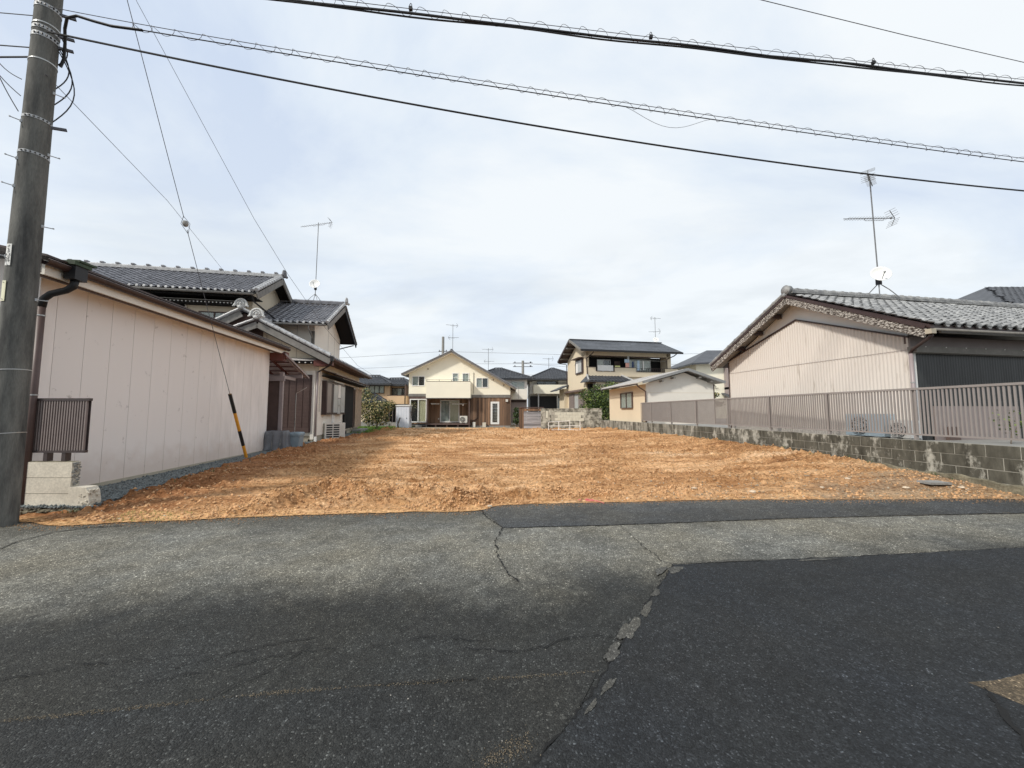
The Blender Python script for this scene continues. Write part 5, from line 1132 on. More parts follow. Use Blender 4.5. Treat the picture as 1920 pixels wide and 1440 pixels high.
# second small gable
def z2(u): return 5.86 - (u + 3.07) * 0.50 if u > -3.07 else 5.86 + (u + 3.07) * 0.60
mb = MB(); slab(mb, [(-3.07, -0.25, 5.86), (-2.3, -0.25, z2(-2.3)), (-2.3, 0.75, z2(-2.3)), (-3.07, 0.75, 5.86)], 0.05); slab(mb, [(-3.071, -0.25, 5.86), (-3.071, 0.75, 5.86), (-5.6, 0.75, z2(-5.6)), (-5.6, -0.25, z2(-5.6))], 0.05); mb.build("upper_gable_roof", m_tile, lh)
round_tiles(lh, (-3.15, -0.30, z2(-3.15) + 0.05), (-5.5, -0.30, z2(-5.5) + 0.05), 0.06, m_tile_lt, 0.28, single=True)
round_tiles(lh, (-2.98, -0.30, z2(-2.98) + 0.05), (-2.3, -0.30, z2(-2.3) + 0.05), 0.06, m_tile_lt, 0.28, single=True)
MB().beam((-3.07, -0.24, 5.86 - 0.20), (-5.6, -0.24, z2(-5.6) - 0.20), 0.05, 0.26).build("bargeboard", m_barge, lh)
mb = MB(); mb.prism([(-5.4, 4.3), (-2.3, 4.3), (-2.3, z2(-2.3) - .1), (-3.07, 5.74), (-5.4, z2(-5.4) - .1)], 0.0, 0.7, 'y'); mb.build("upper_gable_wall", m_brown, lh)
onigawara(lh, (-3.07, -0.30, 6.04), 0.22, m_orn)
# right upper storey
mb = MB(); mb.box(-5.0, -0.6, 1.15, 5.75, 3.9, 5.55); mb.build("upper_wall", m_offwhite, lh)
mb = MB(); mb.prism([(1.15, 5.55), (5.75, 5.55), (5.75, 5.75), (3.4, 7.0), (1.15, 5.75)], -0.9, -0.601, 'x'); mb.build("upper_gable_end", m_offwhite, lh)
for u in (-1.35, -2.1, -2.85): MB().box(u - .004, u + .004, 1.142, 1.15, 4.3, 5.55).build("wall_joint", m_brown, lh)
for v in (3.4, 4.6): MB().box(-0.6, -0.594, v - .004, v + .004, 4.3, 5.9).build("wall_joint", m_barge, lh)
mb = MB(); slab(mb, [(-5.5, 0.42, 5.52), (0.2, 0.42, 5.52), (0.2, 3.4, 7.20), (-5.5, 3.4, 7.20)], 0.08); slab(mb, [(-5.5, 3.401, 7.20), (0.2, 3.401, 7.20), (0.2, 6.32, 5.66), (-5.5, 6.32, 5.66)], 0.08); mb.build("right_upper_roof", m_black, lh)
tile_field(lh, (-4.2, 3.36, 7.20), (1, 0, 0), (0, -2.98, -1.68), 4.32, 3.38, m_tile, w=0.27, l=0.235)
round_tiles(lh, (0.14, 3.3, 7.24), (0.14, 0.42, 5.60), 0.075, m_tile_lt, 0.25, single=True); round_tiles(lh, (0.0, 3.3, 7.22), (0.0, 0.42, 5.58), 0.06, m_tile, 0.25, single=True)
round_tiles(lh, (0.18, 3.5, 7.22), (0.18, 6.3, 5.72), 0.06, m_tile_lt, 0.25)
ridge(lh, (-4.6, 3.4, 7.18), (0.12, 3.4, 7.18), m_tile, 3, 0.26, cap=0.07, piece=0.55)
onigawara(lh, (0.22, 3.4, 7.42), 0.20, m_tile_lt, (1, 0, 0))
MB().beam((0.19, 0.40, 5.36), (0.19, 3.4, 7.03), 0.05, 0.24, (0, 0, 1)).build("bargeboard", m_barge, lh); MB().beam((0.19, 6.34, 5.50), (0.19, 3.4, 7.03), 0.05, 0.24).build("bargeboard", m_blk, lh)
MB().beam((0.24, 6.34, 5.60), (0.24, 3.4, 7.14), 0.03, 0.05).build("verge_line", m_barge, lh)
gutter(lh, (-5.5, 0.34, 5.44), (0.10, 0.34, 5.44), 0.05, m_barge)
mb = MB()
for i in range(17): mb.lathe([(0.055, 0), (0.06, 0.03), (0.001, 0.035)], (-4.35 + i * 0.27, 0.42, 5.56), (0, -1, 0.1), 8)
mb.build("eave_end_tiles", m_tile_lt, lh, kind="stuff")
MB().tube([(-0.62, 0.36, 5.42), (-0.62, 0.4, 5.25), (-0.64, 1.05, 4.95), (-0.64, 1.12, 4.2)], 0.035, 8).build("downpipe", m_barge, lh, smooth=True)
MB().box(-0.72, -0.585, 1.12, 1.16, 4.0, 5.3).build("corner_board", m_barge, lh)
MB().tube([(0.1, 6.1, 5.5), (-0.5, 6.0, 5.3), (-0.57, 5.7, 5.2)], 0.03, 6).build("rear_pipe", m_cable, lh)
# left upper storey (highest roof)
mb = MB(); mb.box(-14, -3.0, 0.5, 4.2, 3.9, 6.75); mb.prism([(0.5, 6.75), (4.2, 6.75), (4.2, 6.85), (2.1, 8.0), (0.5, 7.0)], -3.4, -3.0, 'x'); mb.build("high_wall", m_beige, lh)
mb = MB(); slab(mb, [(-14.5, -0.42, 6.58), (-2.4, -0.42, 6.58), (-2.4, 2.1, 8.08), (-14.5, 2.1, 8.08)], 0.09); slab(mb, [(-14.5, 2.101, 8.08), (-2.4, 2.101, 8.08), (-2.4, 4.9, 6.5), (-14.5, 4.9, 6.5)], 0.09); mb.build("high_roof", m_black, lh)
tile_field(lh, (-14.4, 2.06, 8.08), (1, 0, 0), (0, -2.48, -1.50), 11.75, 2.88, m_tile, w=0.245, l=0.205)
round_tiles(lh, (-2.46, 2.0, 8.12), (-2.46, -0.42, 6.68), 0.08, m_tile_lt, 0.25, single=True); round_tiles(lh, (-2.63, 2.0, 8.10), (-2.63, -0.42, 6.66), 0.065, m_tile_lt, 0.25, single=True)
ridge(lh, (-14.4, 2.1, 8.05), (-2.5, 2.1, 8.05), m_tile_lt, 3, 0.28, cap=0.055, piece=0.30)
mb = MB()
for i in range(20): mb.box(-14.2 + i * 0.6, -14.2 + i * 0.6 + 0.12, 2.02, 2.18, 8.27, 8.345)
mb.build("ridge_blocks", m_tile, lh, kind="stuff")
onigawara(lh, (-2.40, 2.1, 8.26), 0.20, m_tile, (1, 0, 0))
MB().beam((-2.42, -0.44, 6.40), (-2.42, 2.1, 7.92), 0.05, 0.26).build("bargeboard", m_barge, lh); MB().beam((-2.42, 4.8, 6.40), (-2.42, 2.1, 7.92), 0.05, 0.26).build("bargeboard", m_barge, lh)
gutter(lh, (-14.4, -0.50, 6.47), (-2.55, -0.50, 6.47), 0.05, m_barge)
mb = MB()
for i in range(46): mb.lathe([(0.05, 0), (0.055, 0.03), (0.001, 0.035)], (-14.2 + i * 0.255, -0.42, 6.60), (0, -1, 0.1), 7)
mb.build("eave_end_tiles", m_tile_lt, lh, kind="stuff")
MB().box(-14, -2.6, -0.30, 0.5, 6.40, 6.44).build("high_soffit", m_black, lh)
me_ = MB(); slab(me_, [(-8.0, 0.49, 6.36), (-3.3, 0.49, 6.36), (-3.3, -0.12, 6.24), (-8.0, -0.12, 6.24)], 0.03); me_.build("lower_eave", m_barge, lh)
MB().box(-8.0, -3.35, -0.02, 0.49, 6.12, 6.17).build("eave_beam", m_black, lh)
for i in range(22): link("rafter_tip", rtm, lh, Matrix.Translation((-6.35 + i * 0.142 - 0.2, -0.05, 6.155)))
win(lh, -5.05, -3.85, 5.36, 5.86, 0.5, m_brown, 2, [(0.02, 0.98, m_frost)], 0.04, solid=True)
MB().tube([(-5.55, 0.44, 6.1), (-5.55, 0.44, 5.2)], 0.03, 6).build("downpipe", m_offwhite, lh)
MB().box(-6.9, -5.7, 0.42, 0.5, 5.5, 5.95).build("shutter_box", m_barge, lh)
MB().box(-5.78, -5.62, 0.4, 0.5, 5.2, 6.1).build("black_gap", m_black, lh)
MB().tube([(-2.62, -0.45, 6.45), (-2.6, -0.3, 6.2), (-2.2, 0.8, 5.75)], 0.035, 6).build("downpipe", m_cable, lh)
# equipment of the left house
ac_unit("air_conditioner", -8.26, 17.62, 0.2, 8, 0.9, 0.78, 0.36, "ivory outdoor air conditioner on feet against the beige tiled house", m_acw, fan=False).rotation_euler = (0, 0, R_(42))
antenna("roof_antenna", -10.5, 19.6, 7.36, 0, 4.35, [(4.25, 176, 1.75, -6, 12)], "leaning television mast with one aerial and white dish on the left tiled roof", dish=(0.85, -80, 0.27), lean=(0.006, 0), r=0.018)

# ---------------------------------------------------------------- right tiled house
rh = thing("weathered_tile_house", 8.44, 7.9, 0, 10.2, "single-storey house with weathered tile roof and beige corrugated gable behind the fence", "house")
MB().box(0.03, 13, 0.10, 5.08, 0.85, 3.12).build("wall_core", m_offwhite, rh)
mb = MB(); mb.prism([(0.02, 3.12), (5.08, 3.12), (5.08, 3.2), (2.52, 4.62), (0.02, 3.3)], 0.03, 0.3, 'x'); mb.build("plaster_gable", m_white, rh)
def gz_(s):    # s along +v : top of cladding
    return 3.09 + (s / 2.52) * 0.98 if s < 2.52 else 4.07 - (s - 2.52) / 2.58 * 0.83
corrugated("corrugated_cladding", m_corr, rh, (0.0, 0.0, 0), (0, 1, 0), lambda s: (0.88, gz_(s)), 5.12, 0.075, 0.011, nrm=(-1, 0, 0))
MB().beam((-0.015, -0.02, 3.085), (-0.015, 2.52, 4.075), 0.05, 0.035).build("trim", m_dkbrown, rh); MB().beam((-0.015, 2.52, 4.075), (-0.015, 5.12, 3.245), 0.05, 0.035).build("trim", m_dkbrown, rh)
MB().box(-0.0135, -0.006, 0.0, 5.1, 2.812, 2.818).build("lap_line", m_louvre_lt, rh)
MB().box(-0.02, 0.0, 5.1, 5.14, 0.88, 3.2).build("corner_trim", m_brown, rh)
ZR, ZE = 4.74, 3.20
mb = MB(); slab(mb, [(-0.38, -0.62, ZE), (13, -0.62, ZE), (13, 2.45, ZR), (-0.38, 2.45, ZR)], 0.07); slab(mb, [(-0.38, 2.451, ZR), (13, 2.451, ZR), (13, 5.55, 3.14), (-0.38, 5.55, 3.14)], 0.07); mb.build("roof_deck", m_dkbrown, rh)
tile_field(rh, (-0.36, 2.40, ZR + 0.0), (1, 0, 0), (0, -3.07, -1.54), 12.9, 3.40, m_tile_old, w=0.27, l=0.225, single=300, near=(-1.0, -0.6, 3), jitter=0.006)
mb = MB(); slab(mb, [(-0.36, 2.5, ZR + .03), (-0.36, 5.55, 3.19), (0.2, 5.55, 3.19), (0.2, 2.5, ZR + .03)], 0.05); mb.build("verge_cover", m_tile_old, rh)
round_tiles(rh, (-0.37, 2.55, ZR + 0.03), (-0.37, 5.55, 3.19), 0.055, m_tile_old, 0.32, single=True)
ridge(rh, (-0.30, 2.45, ZR - 0.0), (12.5, 2.45, ZR - 0.0), m_tile_old, 2, 0.30, cap=0.085, piece=0.30, single=True)
mb = MB(); mb.lathe([(0.001, 0.09), (0.11, 0.09), (0.13, 0.03), (0.13, -0.06), (0.001, -0.06)], (-0.33, 2.45, ZR + 0.14), (-1, 0, 0), 18); mb.tube([(-0.38, 2.45 + 0.12 * math.cos(a), ZR + 0.14 + 0.12 * math.sin(a)) for a in [i * math.pi / 8 for i in range(17)]], 0.022, 6); mb.build("ridge_end_tile", m_tile_old, rh, smooth=True)
MB().ball((-0.40, 2.48, ZR + 0.0), 0.065, 6).build("round_end_tile", m_tile_old, rh, smooth=True)
for a, b in (((-0.38, -0.55, ZE - 0.16), (-0.38, 2.45, ZR - 0.155)), ((-0.38, 5.50, 3.14 - 0.14), (-0.38, 2.45, ZR - 0.155))):
    MB().beam(a, b, 0.045, 0.17).build("bargeboard", m_peel, rh); MB().beam(Vector(a) + Vector((-0.005, 0, 0.125)), Vector(b) + Vector((-0.005, 0, 0.125)), 0.07, 0.06).build("barge_strip", m_dkbrown, rh)
for v, z in ((3.03, 4.28), (3.70, 3.93), (4.42, 3.56)): MB().box(-0.35, 0.0, v - 0.06, v + 0.06, z - 0.06, z + 0.06).build("purlin", m_dkbrown, rh)
mb = MB(); slab(mb, [(-0.36, 2.47, ZR - 0.09), (-0.36, 5.5, 3.07), (0.02, 5.5, 3.07), (0.02, 2.47, ZR - 0.09)], 0.02); mb.build("soffit", m_conc_grey, rh)
MB().box(-0.05, 12.9, -0.58, -0.54, 3.06, 3.15).build("eave_board", m_barge, rh); gutter(rh, (-0.35, -0.66, 3.10), (12.9, -0.66, 3.10), 0.026, m_barge)
mb = MB(); [mb.lathe([(0.06, 0), (0.066, 0.035), (0.001, 0.04)], (0.0 + i * 0.272, -0.62, 3.225), (0, -1, 0.1), 10) for i in range(46)]; mb.build("eave_end_tiles", m_tile_old, rh, kind="stuff")
MB().box(0.0, 13, -0.02, 0.10, 2.95, 3.12).build("upper_side_wall", m_brown, rh)
MB().box(-0.04, 13, -0.16, 0.0, 2.74, 2.87).build("fascia_beam", m_barge, rh)
MB().box(0.0, 13, -0.03, 0.03, 2.87, 3.10).build("side_plaster", m_louvre_lt, rh)
corrugated("smoked_panel", m_poly, rh, (0.16, 0.02, 0), (1, 0, 0), lambda s: (0.9, 2.74), 12.6, 0.076, 0.010)
MB().box(0.02, 0.14, -0.02, 0.05, 0.9, 2.75).build("white_post", m_white, rh)
MB().box(0.5, 2.9, -0.035, -0.005, 0.9, 1.62).build("base_panel", m_louvre_lt, rh); MB().box(0.75, 1.05, -0.10, -0.04, 0.9, 1.18).build("crate_end", m_brown, rh)
MB().box(-0.56, -0.44, -0.74, -0.64, 3.0, 3.09).build("rain_hopper", m_found, rh)
MB().tube([(-0.48, -0.69, 2.98), (-0.44, -0.62, 2.93), (-0.06, -0.10, 2.80), (-0.05, -0.06, 2.74), (-0.05, -0.06, 2.3)], 0.032, 8).build("downpipe_elbow", m_dkbrown, rh, smooth=True)
dq = MB().tube([(-0.05, -0.06, 2.72), (-0.04, -0.06, 0.9)], 0.036, 8).build("downpipe", m_mauve, rh, smooth=True); MB().tube([(-0.05, -0.06, 2.10), (-0.05, -0.06, 2.12)], 0.041, 8).build("pipe_collar", m_alu, dq)
mb = MB()
for i in range(11): mb.ball((0.2 + i * 0.55, -0.165, 2.86), 0.012, 3)
mb.build("screw_head", m_white, rh)
antenna("roof_antenna", 10.93, 10.92, 4.90, 0, 3.75, [(3.66, 40, 0.95, 0, 12), (2.42, 184, 1.65, -3, 16)], "tall mast with two aerials and a large white dish on the weathered tile roof", dish=(0.60, -112, 0.25), lean=(-0.012, 0), r=0.019)
ac_unit("air_conditioner", 7.98, 8.55, 0.90, -80, 0.80, 0.55, 0.30, "pale blue air conditioner seen between the fence slats at the gable", m_acblue, fan=True)
ac_unit("air_conditioner", 8.08, 7.85, 0.90, -80, 0.36, 0.42, 0.24, "white unit seen through the slats by the downpipe", m_white, fan=True)
bsh = thing("shrub", 9.3, 7.05, 0.9, 0, "sparse low shrub growing behind the fence at the right edge", "shrub")
MB().tube([(0, 0, 0), (0.05, 0, 0.3), (-0.05, 0, 0.55)], 0.01, 5).tube([(0, 0, 0.1), (0.2, 0, 0.4)], 0.008, 5).build("stem", m_bark, bsh); crown("foliage", [(0, 0, .45, .25), (.2, 0, .3, .2)], 120, 0.03, [m_leaf, m_leaf_l], bsh, 5)
MB().box(6.9, 7.25, 6.28, 6.5, 0.30, 0.335).build("flat_stone", m_conc_grey); tag(bpy.data.objects["flat_stone"], "flat grey slab lying on the soil at the foot of the block wall", "stone slab")

# ---------------------------------------------------------------- small tan outbuilding
ob = thing("outbuilding", 6.64, 18.6, 0, 5.7, "small tan outbuilding with shallow metal roof and brown window behind the wall", "building")
box("wall", m_tan, ob, 0.0, 3.56, 0, 5.05, 0.8, 2.88)
mb = MB(); mb.prism([(0.0, 2.86), (3.56, 2.86), (3.56, 2.88), (2.03, 3.46), (0.0, 2.9)], -0.02, 0.0, 'y'); mb.box(0.002, 3.56, -0.02, -0.001, 0.8, 2.86); mb.build("gable_front", m_offwhite, ob)
MB().box(0.03, 3.53, -0.024, -0.02, 2.44, 2.452).build("seam_line", m_tan, ob)
for u in (0.9, 1.8, 2.7): MB().box(u - .003, u + .003, -0.023, -0.02, 0.8, 3.1).build("seam_line", m_offwhite, ob)
mb = MB(); slab(mb, [(-0.5, -0.35, 2.96), (2.03, -0.35, 3.64), (2.03, 5.2, 3.64), (-0.5, 5.2, 2.96)], 0.05); slab(mb, [(2.031, -0.35, 3.64), (4.0, -0.35, 2.98), (4.0, 5.2, 2.98), (2.031, 5.2, 3.64)], 0.05); mb.build("roof", m_stain, ob)
MB().beam((-0.32, -0.37, 2.93), (2.03, -0.37, 3.59), 0.04, 0.13).build("verge", m_alu, ob); MB().beam((2.03, -0.37, 3.59), (3.98, -0.37, 2.96), 0.04, 0.13).build("verge", m_alu, ob)
mb = MB(); [slab(mb, [(-0.45, v, 2.985), (2.0, v, 3.645), (2.0, v + .03, 3.645), (-0.45, v + .03, 2.985)], 0.02) for v in np.arange(0, 5, 0.45)]; mb.build("roof_seam", m_stain, ob)
wo = win(ob, 1.50, 3.12, 1.68, 2.56, 0.0, m_brown, 2, [(0.02, 0.98, m_curtain_g)], 0.045, plane='x', name="window", solid=True)
gutter(ob, (-0.52, -0.2, 2.86), (-0.52, 5.1, 2.86), 0.035, m_dkbrown); MB().tube([(-0.5, -0.1, 2.84), (-0.45, -0.12, 2.75), (-0.04, -0.06, 2.5), (-0.04, -0.05, 0.9)], 0.035, 7).build("downpipe", m_brown, ob)
MB().box(3.56, 3.62, -0.02, 0.06, 0.85, 2.88).build("corner_board", m_brown, ob)
for u, z in ((0.75, 3.02), (1.35, 3.18), (2.7, 3.2), (3.3, 3.0)): MB().box(u - .05, u + .05, -0.33, 0, z - .04, z + .03).build("purlin", m_barge, ob)
# ---------------------------------------------------------------- cream gabled house at the back
ch = thing("cream_gable_house", -4.3, 31.0, 0.22, 0, "cream gabled house with brown timber ground floor and balcony at the back of the lot", "house")
OX = 4.3; OZ = -0.22
def cb(name, mat, x0, x1, y0, y1, z0, z1, par=None, **k): return MB().box(x0 + OX, x1 + OX, y0, y1, z0 + OZ, z1 + OZ).build(name, mat, par or ch, **k)
def cw(x0, x1, z0, z1, y, **k): return win(ch, x0 + OX, x1 + OX, z0 + OZ, z1 + OZ, y, **k)
XL, XR = -8.55, -0.14; HW = 0.05
W1, W2, W3, W4 = (-8.30, -7.22, 3.62, 4.46), (-4.96, -4.44, 3.97, 4.72), (-4.14, -3.55, 3.72, 4.72), (-2.98, -1.96, 3.48, 4.32)
mb = MB(off=(OX, 0, OZ)); holes_wall(mb, XL, XR, 2.9, 3.55, [W4, W3], 'y', 0.0, 0.16); holes_wall(mb, XL, XR, 3.55, 4.85, [W1, W2, W3, W4, (-2.0 + 0, 0.2, 4.6, 5)], 'y', 0.0, 0.16)
ax, az_ = -4.98, 6.50
def roofz(x): return az_ - (ax - x) * 0.474 if x < ax else az_ - (x - ax) * 0.578
cwall = MB(off=(OX, 0, OZ))
def colwall(x0, x1, zlo, holes):
    """columns following the roof slope above, so the gable meets the eaves"""
    xs = sorted({x0, x1, ax, *[h[0] for h in holes], *[h[1] for h in holes]}); xs = [x for x in xs if x0 <= x <= x1]
    for a, b in zip(xs, xs[1:]):
        hs = sorted([(h[2], h[3]) for h in holes if h[0] < (a + b) / 2 < h[1]]); z = zlo
        for (c, d) in hs:
            cwall.box(a, b, 0, 0.16, z, c); z = d
        cwall.prism([(a, z), (b, z), (b, roofz(b) - 0.12), (a, roofz(a) - 0.12)], 0, 0.16, 'y')
colwall(XL, XR, 2.9, [W1, W2, W3, W4]); cwall.box(XL, XL + 0.15, 0.16, 7.8, 0.3, 4.6); cwall.box(XR - 0.15, XR, 0.16, 7.8, 0.3, 3.6); cwall.build("gable_wall", m_cream, ch)
cw(*W1[:2], *W1[2:], 0.0, curtain=[(0.05, 0.45, m_curtain_g)], fr=0.06); cw(*W2[:2], *W2[2:], 0.0, panes=1, bars=1, curtain=[(0, 1, m_curtain_g)], fr=0.06); cw(*W3[:2], *W3[2:], 0.0, panes=1, fr=0.07, curtain=[(0.1, 0.9, m_curtain_g)]); cw(*W4[:2], *W4[2:], 0.0, curtain=[(0, 0.45, m_curtain_g)], fr=0.06)
DH, JH = (-5.98, -4.36, 0.58, 2.50), (-1.76, -1.05, 0.47, 2.33)
mb = MB(off=(OX, 0, OZ)); holes_wall(mb, -3.40, XR, 0.36, 2.66, [JH], 'y', 0.0, 0.14); holes_wall(mb, XL, -6.98, 0.5, 2.72, [(-8.44, -7.04, 0.62, 2.56)], 'y', 0.0, 0.14); holes_wall(mb, -6.98, -3.4, 0.5, 2.62, [(-6.12, -4.48, 0.60, 2.50)], 'y', 1.0, 1.14); mb.box(-6.98, -6.9, 0.14, 1.0, 0.5, 2.62); mb.box(-3.48, -3.4, 0.14, 1.0, 0.5, 2.62)
mb.build("timber_cladding", m_clad, ch)
mb = MB(off=(OX, 0, OZ)); x = -3.38
while x < XR: 
    if not (-1.80 < x < -1.0): mb.box(x, x + 0.012, -0.012, 0.0, 0.36, 2.64)
    x += 0.152
mb.build("cladding_battens", m_brown, ch, kind="stuff")
cb("trim_board", m_barge, -3.40, XR + 0.03, -0.05, 0.0, 2.66, 2.90); cb("trim_board", m_barge, XL - 0.03, -6.98, -0.05, 0.0, 2.76, 2.98)
cb("timber_head", m_brown, XL, -6.98, -0.02, 0.0, 2.58, 2.76)
cw(-8.44, -7.04, 0.62, 2.56, 0.0, fr=0.08, curtain=[(0.52, 0.98, m_curtain)]); cw(-6.12, -4.48, 0.60, 2.50, 1.0, fr=0.08, curtain=[(0.02, 0.48, m_curtain_g), (0.52, 0.98, m_curtain)])
jo = cw(JH[0], JH[1], JH[2], JH[3], 0.0, panes=1, fr=0.15, curtain=None, back=m_curtain_g)
mb = MB(off=(OX, 0, OZ)); [mb.box(-1.60, -1.21, 0.01, 0.03, 0.68 + i * 0.125, 0.68 + i * 0.125 + 0.05) for i in range(12)]; mb.build("louvre_slats", m_dkbrown, jo)
cb("foundation", m_conc_grey, XL, -6.98, -0.02, 0.2, 0.05, 0.42); cb("foundation", m_conc_grey, -3.40, XR, -0.02, 0.2, 0.05, 0.36)
for x in (-8.1, -7.25): cb("vent", m_black, x - .15, x + .15, -0.03, -0.02, 0.25, 0.38)
cb("sill_shade", m_black, XL, -6.98, -0.01, 0.1, 0.42, 0.5)
# balcony
bo = cb("balcony", m_cream, -6.95, -3.36, -0.75, 0.0, 2.62, 3.95); cb("balcony_floor_edge", m_conc_grey, -6.97, -3.34, -0.77, 0.0, 2.58, 2.62, bo)
mb = MB(off=(OX, 0, OZ)); mb.box(-6.95, -3.36, -0.77, -0.70, 3.95, 3.975); mb.box(-6.95, -3.36, -0.75, -0.72, 4.07, 4.095)
for x in (-6.9, -5.9, -4.9, -3.9, -3.4): mb.box(x - .015, x + .015, -0.75, -0.72, 3.95, 4.1)
mb.build("balcony_rail", m_louvre, bo)
for x in (-6.92, -3.52): cb("porch_post", m_brown, x, x + 0.12, -0.6, -0.48, 0.5, 2.6)
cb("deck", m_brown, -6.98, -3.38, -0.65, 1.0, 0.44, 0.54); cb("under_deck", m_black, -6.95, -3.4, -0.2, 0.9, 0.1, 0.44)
for x in (-6.2, -5.3, -4.4, -3.5): cb("deck_post", m_brown, x, x + 0.09, -0.62, -0.53, 0.1, 0.44)
# roof
mb = MB(off=(OX, 0, OZ))
for xa, xb in ((ax, -9.02), (ax, 0.33)):
    slab(mb, [(xa, -0.5, roofz(xa + (0.001 if xb > ax else 0))), (xb, -0.5, roofz(xb)), (xb, 8.2, roofz(xb)), (xa, 8.2, roofz(xa))], 0.12)
mb.build("roof", m_tile_dk, ch)
for xb, sl in ((-9.04, 0.474), (0.35, 0.578)):
    MB().beam((ax + OX, -0.52, roofz(ax) - 0.04 + OZ), (xb + OX, -0.52, roofz(xb) - 0.06 + OZ), 0.05, 0.15).build("bargeboard", m_barge, ch)
    MB().beam((ax + OX, -0.25, roofz(ax) - 0.15 + OZ), (xb * 0.98 + OX, -0.25, roofz(xb * 0.98) - 0.15 + OZ), 0.48, 0.03).build("soffit", m_offwhite, ch)
    round_tiles(ch, (ax + OX, -0.53, roofz(ax) + 0.02 + OZ), (xb + OX, -0.53, roofz(xb) + 0.02 + OZ), 0.05, m_tile, 0.25)
ridge(ch, (ax + OX, -0.5, az_ + OZ), (ax + OX, 8.2, az_ + OZ), m_tile_dk, 1, 0.24)
MB().tube([(0.36 + OX, -0.4, 3.42 + OZ), (0.30 + OX, -0.3, 3.3 + OZ), (-0.1 + OX, -0.06, 3.15 + OZ), (-0.1 + OX, -0.06, 0.4 + OZ)], 0.03, 6).build("downpipe", m_brown, ch)
for x, z in ((-6.98, 5.05), (-1.55, 4.15), (-0.68, 3.7)): cb("vent_cap", m_found, x - .05, x + .05, -0.04, 0, z - .07, z + .07)
MB().tube([(-3.18 + OX, -0.03, 4.75 + OZ), (-3.18 + OX, -0.03, 3.0 + OZ)], 0.02, 5).build("cable_duct", m_barge, ch); MB().tube([(-2.8 + OX, -0.05, 2.45 + OZ), (-2.8 + OX, -0.05, 1.0 + OZ), (-3.1 + OX, -0.06, 0.8 + OZ), (-3.3 + OX, -0.06, 0.8 + OZ)], 0.035, 6).build("refrigerant_pipe", m_dkbrown, ch)
cb("meter_box", m_acw, -0.52, -0.33, -0.12, 0, 2.32, 2.52); cb("utility_box", m_conc, -2.4, -2.12, -0.45, -0.1, 0.1, 0.62); cb("utility_box", m_acw, -3.2, -2.98, -0.4, -0.15, 0.1, 0.66)
cb("outlet_box", m_acw, -6.28, -6.18, 0.95, 1.0, 0.85, 0.95)
mb = MB(off=(OX, 0, OZ)); mb.tube([(-6.7, -0.1, 2.18), (-3.7, -0.1, 2.16)], 0.02, 6); tag(mb.build("laundry_pole", m_alu, ch))
mb = MB(off=(OX, 0, OZ)); [mb.box(-6.6 + i * .07, -6.57 + i * .07, -0.13, -0.08, 2.10, 2.2) for i in range(9)]; [mb.box(-4.9 + i * .1, -4.87 + i * .1, -0.13, -0.08, 2.08, 2.2) for i in range(8)]; mb.box(-4.08, -3.98, -.14, -.06, 2.0, 2.15); mb.build("pegs", m_white, ch, kind="stuff")
ac_unit("air_conditioner", -3.95, 30.62, 0.56, 0, 0.62, 0.60, 0.28, "ivory air conditioner standing on the deck of the cream gabled house", m_acw)
antenna("roof_antenna", -5.0, 31.3, 6.45, 0, 2.45, [(2.35, 190, 1.0, 3, 10), (1.3, 20, 0.9, 3, 10)], "thin television antenna on the peak of the cream gabled house", r=0.020, legs=False)
lk = thing("storage_locker", -8.50, 29.2, 0.24, 0, "white steel garden locker beside the cream gabled house", "storage locker")
MB().box(-0.50, 0.50, 0, 0.8, 0, 1.70).build("body", m_lockw, lk); MB().box(-0.55, 0.55, -0.05, 0.85, 1.70, 1.80).build("lid", m_white, lk)
for u in (-0.30, -0.1, 0.1, 0.3): MB().box(u - .004, u + .004, -0.006, 0, 0.05, 1.66).build("panel_seam", m_acblue, lk)
MB().box(0.30, 0.34, -0.03, 0, 0.72, 0.80).build("handle", m_blk, lk)
st = thing("dead_trunk", -8.62, 28.6, 0.26, 0, "bare grey forked stump in front of the white locker", "dead tree")
MB().tube([(0, 0, 0), (-0.05, 0, 0.25), (0.02, 0, 0.5), (0.12, 0, 0.80)], [0.07, 0.05, 0.055, 0.05], 7).tube([(-0.04, 0, 0.35), (-0.12, 0, 0.6), (-0.14, 0.02, 0.95)], [0.025, 0.015, 0.006], 5).build("trunk", m_bark, st)
sp = thing("bare_sapling", -8.05, 29.6, 0.24, 0, "thin twiggy sapling in front of the left patio window", "tree")
mb = MB(); mb.tube([(0, 0, 0), (0.08, 0, 0.6), (0.14, 0, 1.1)], [0.025, 0.018, 0.012], 5); r = random.Random(2)
for i in range(26):
    a = r.uniform(0.7, 1.2); p = Vector((0.14, 0, a)); q = p + Vector((r.uniform(-.35, .45), r.uniform(-.3, .3), r.uniform(.3, .85))); mb.tube([p, (p + q) / 2 + Vector((0, 0, .03)), q], [0.007, 0.005, 0.003], 4)
mb.build("trunk", m_bark, sp); crown("foliage", [(0.15, 0, 1.6, .42), (0.3, 0, 1.9, .3)], 90, 0.03, [m_leaf_y, m_leaf_l], sp, 8)

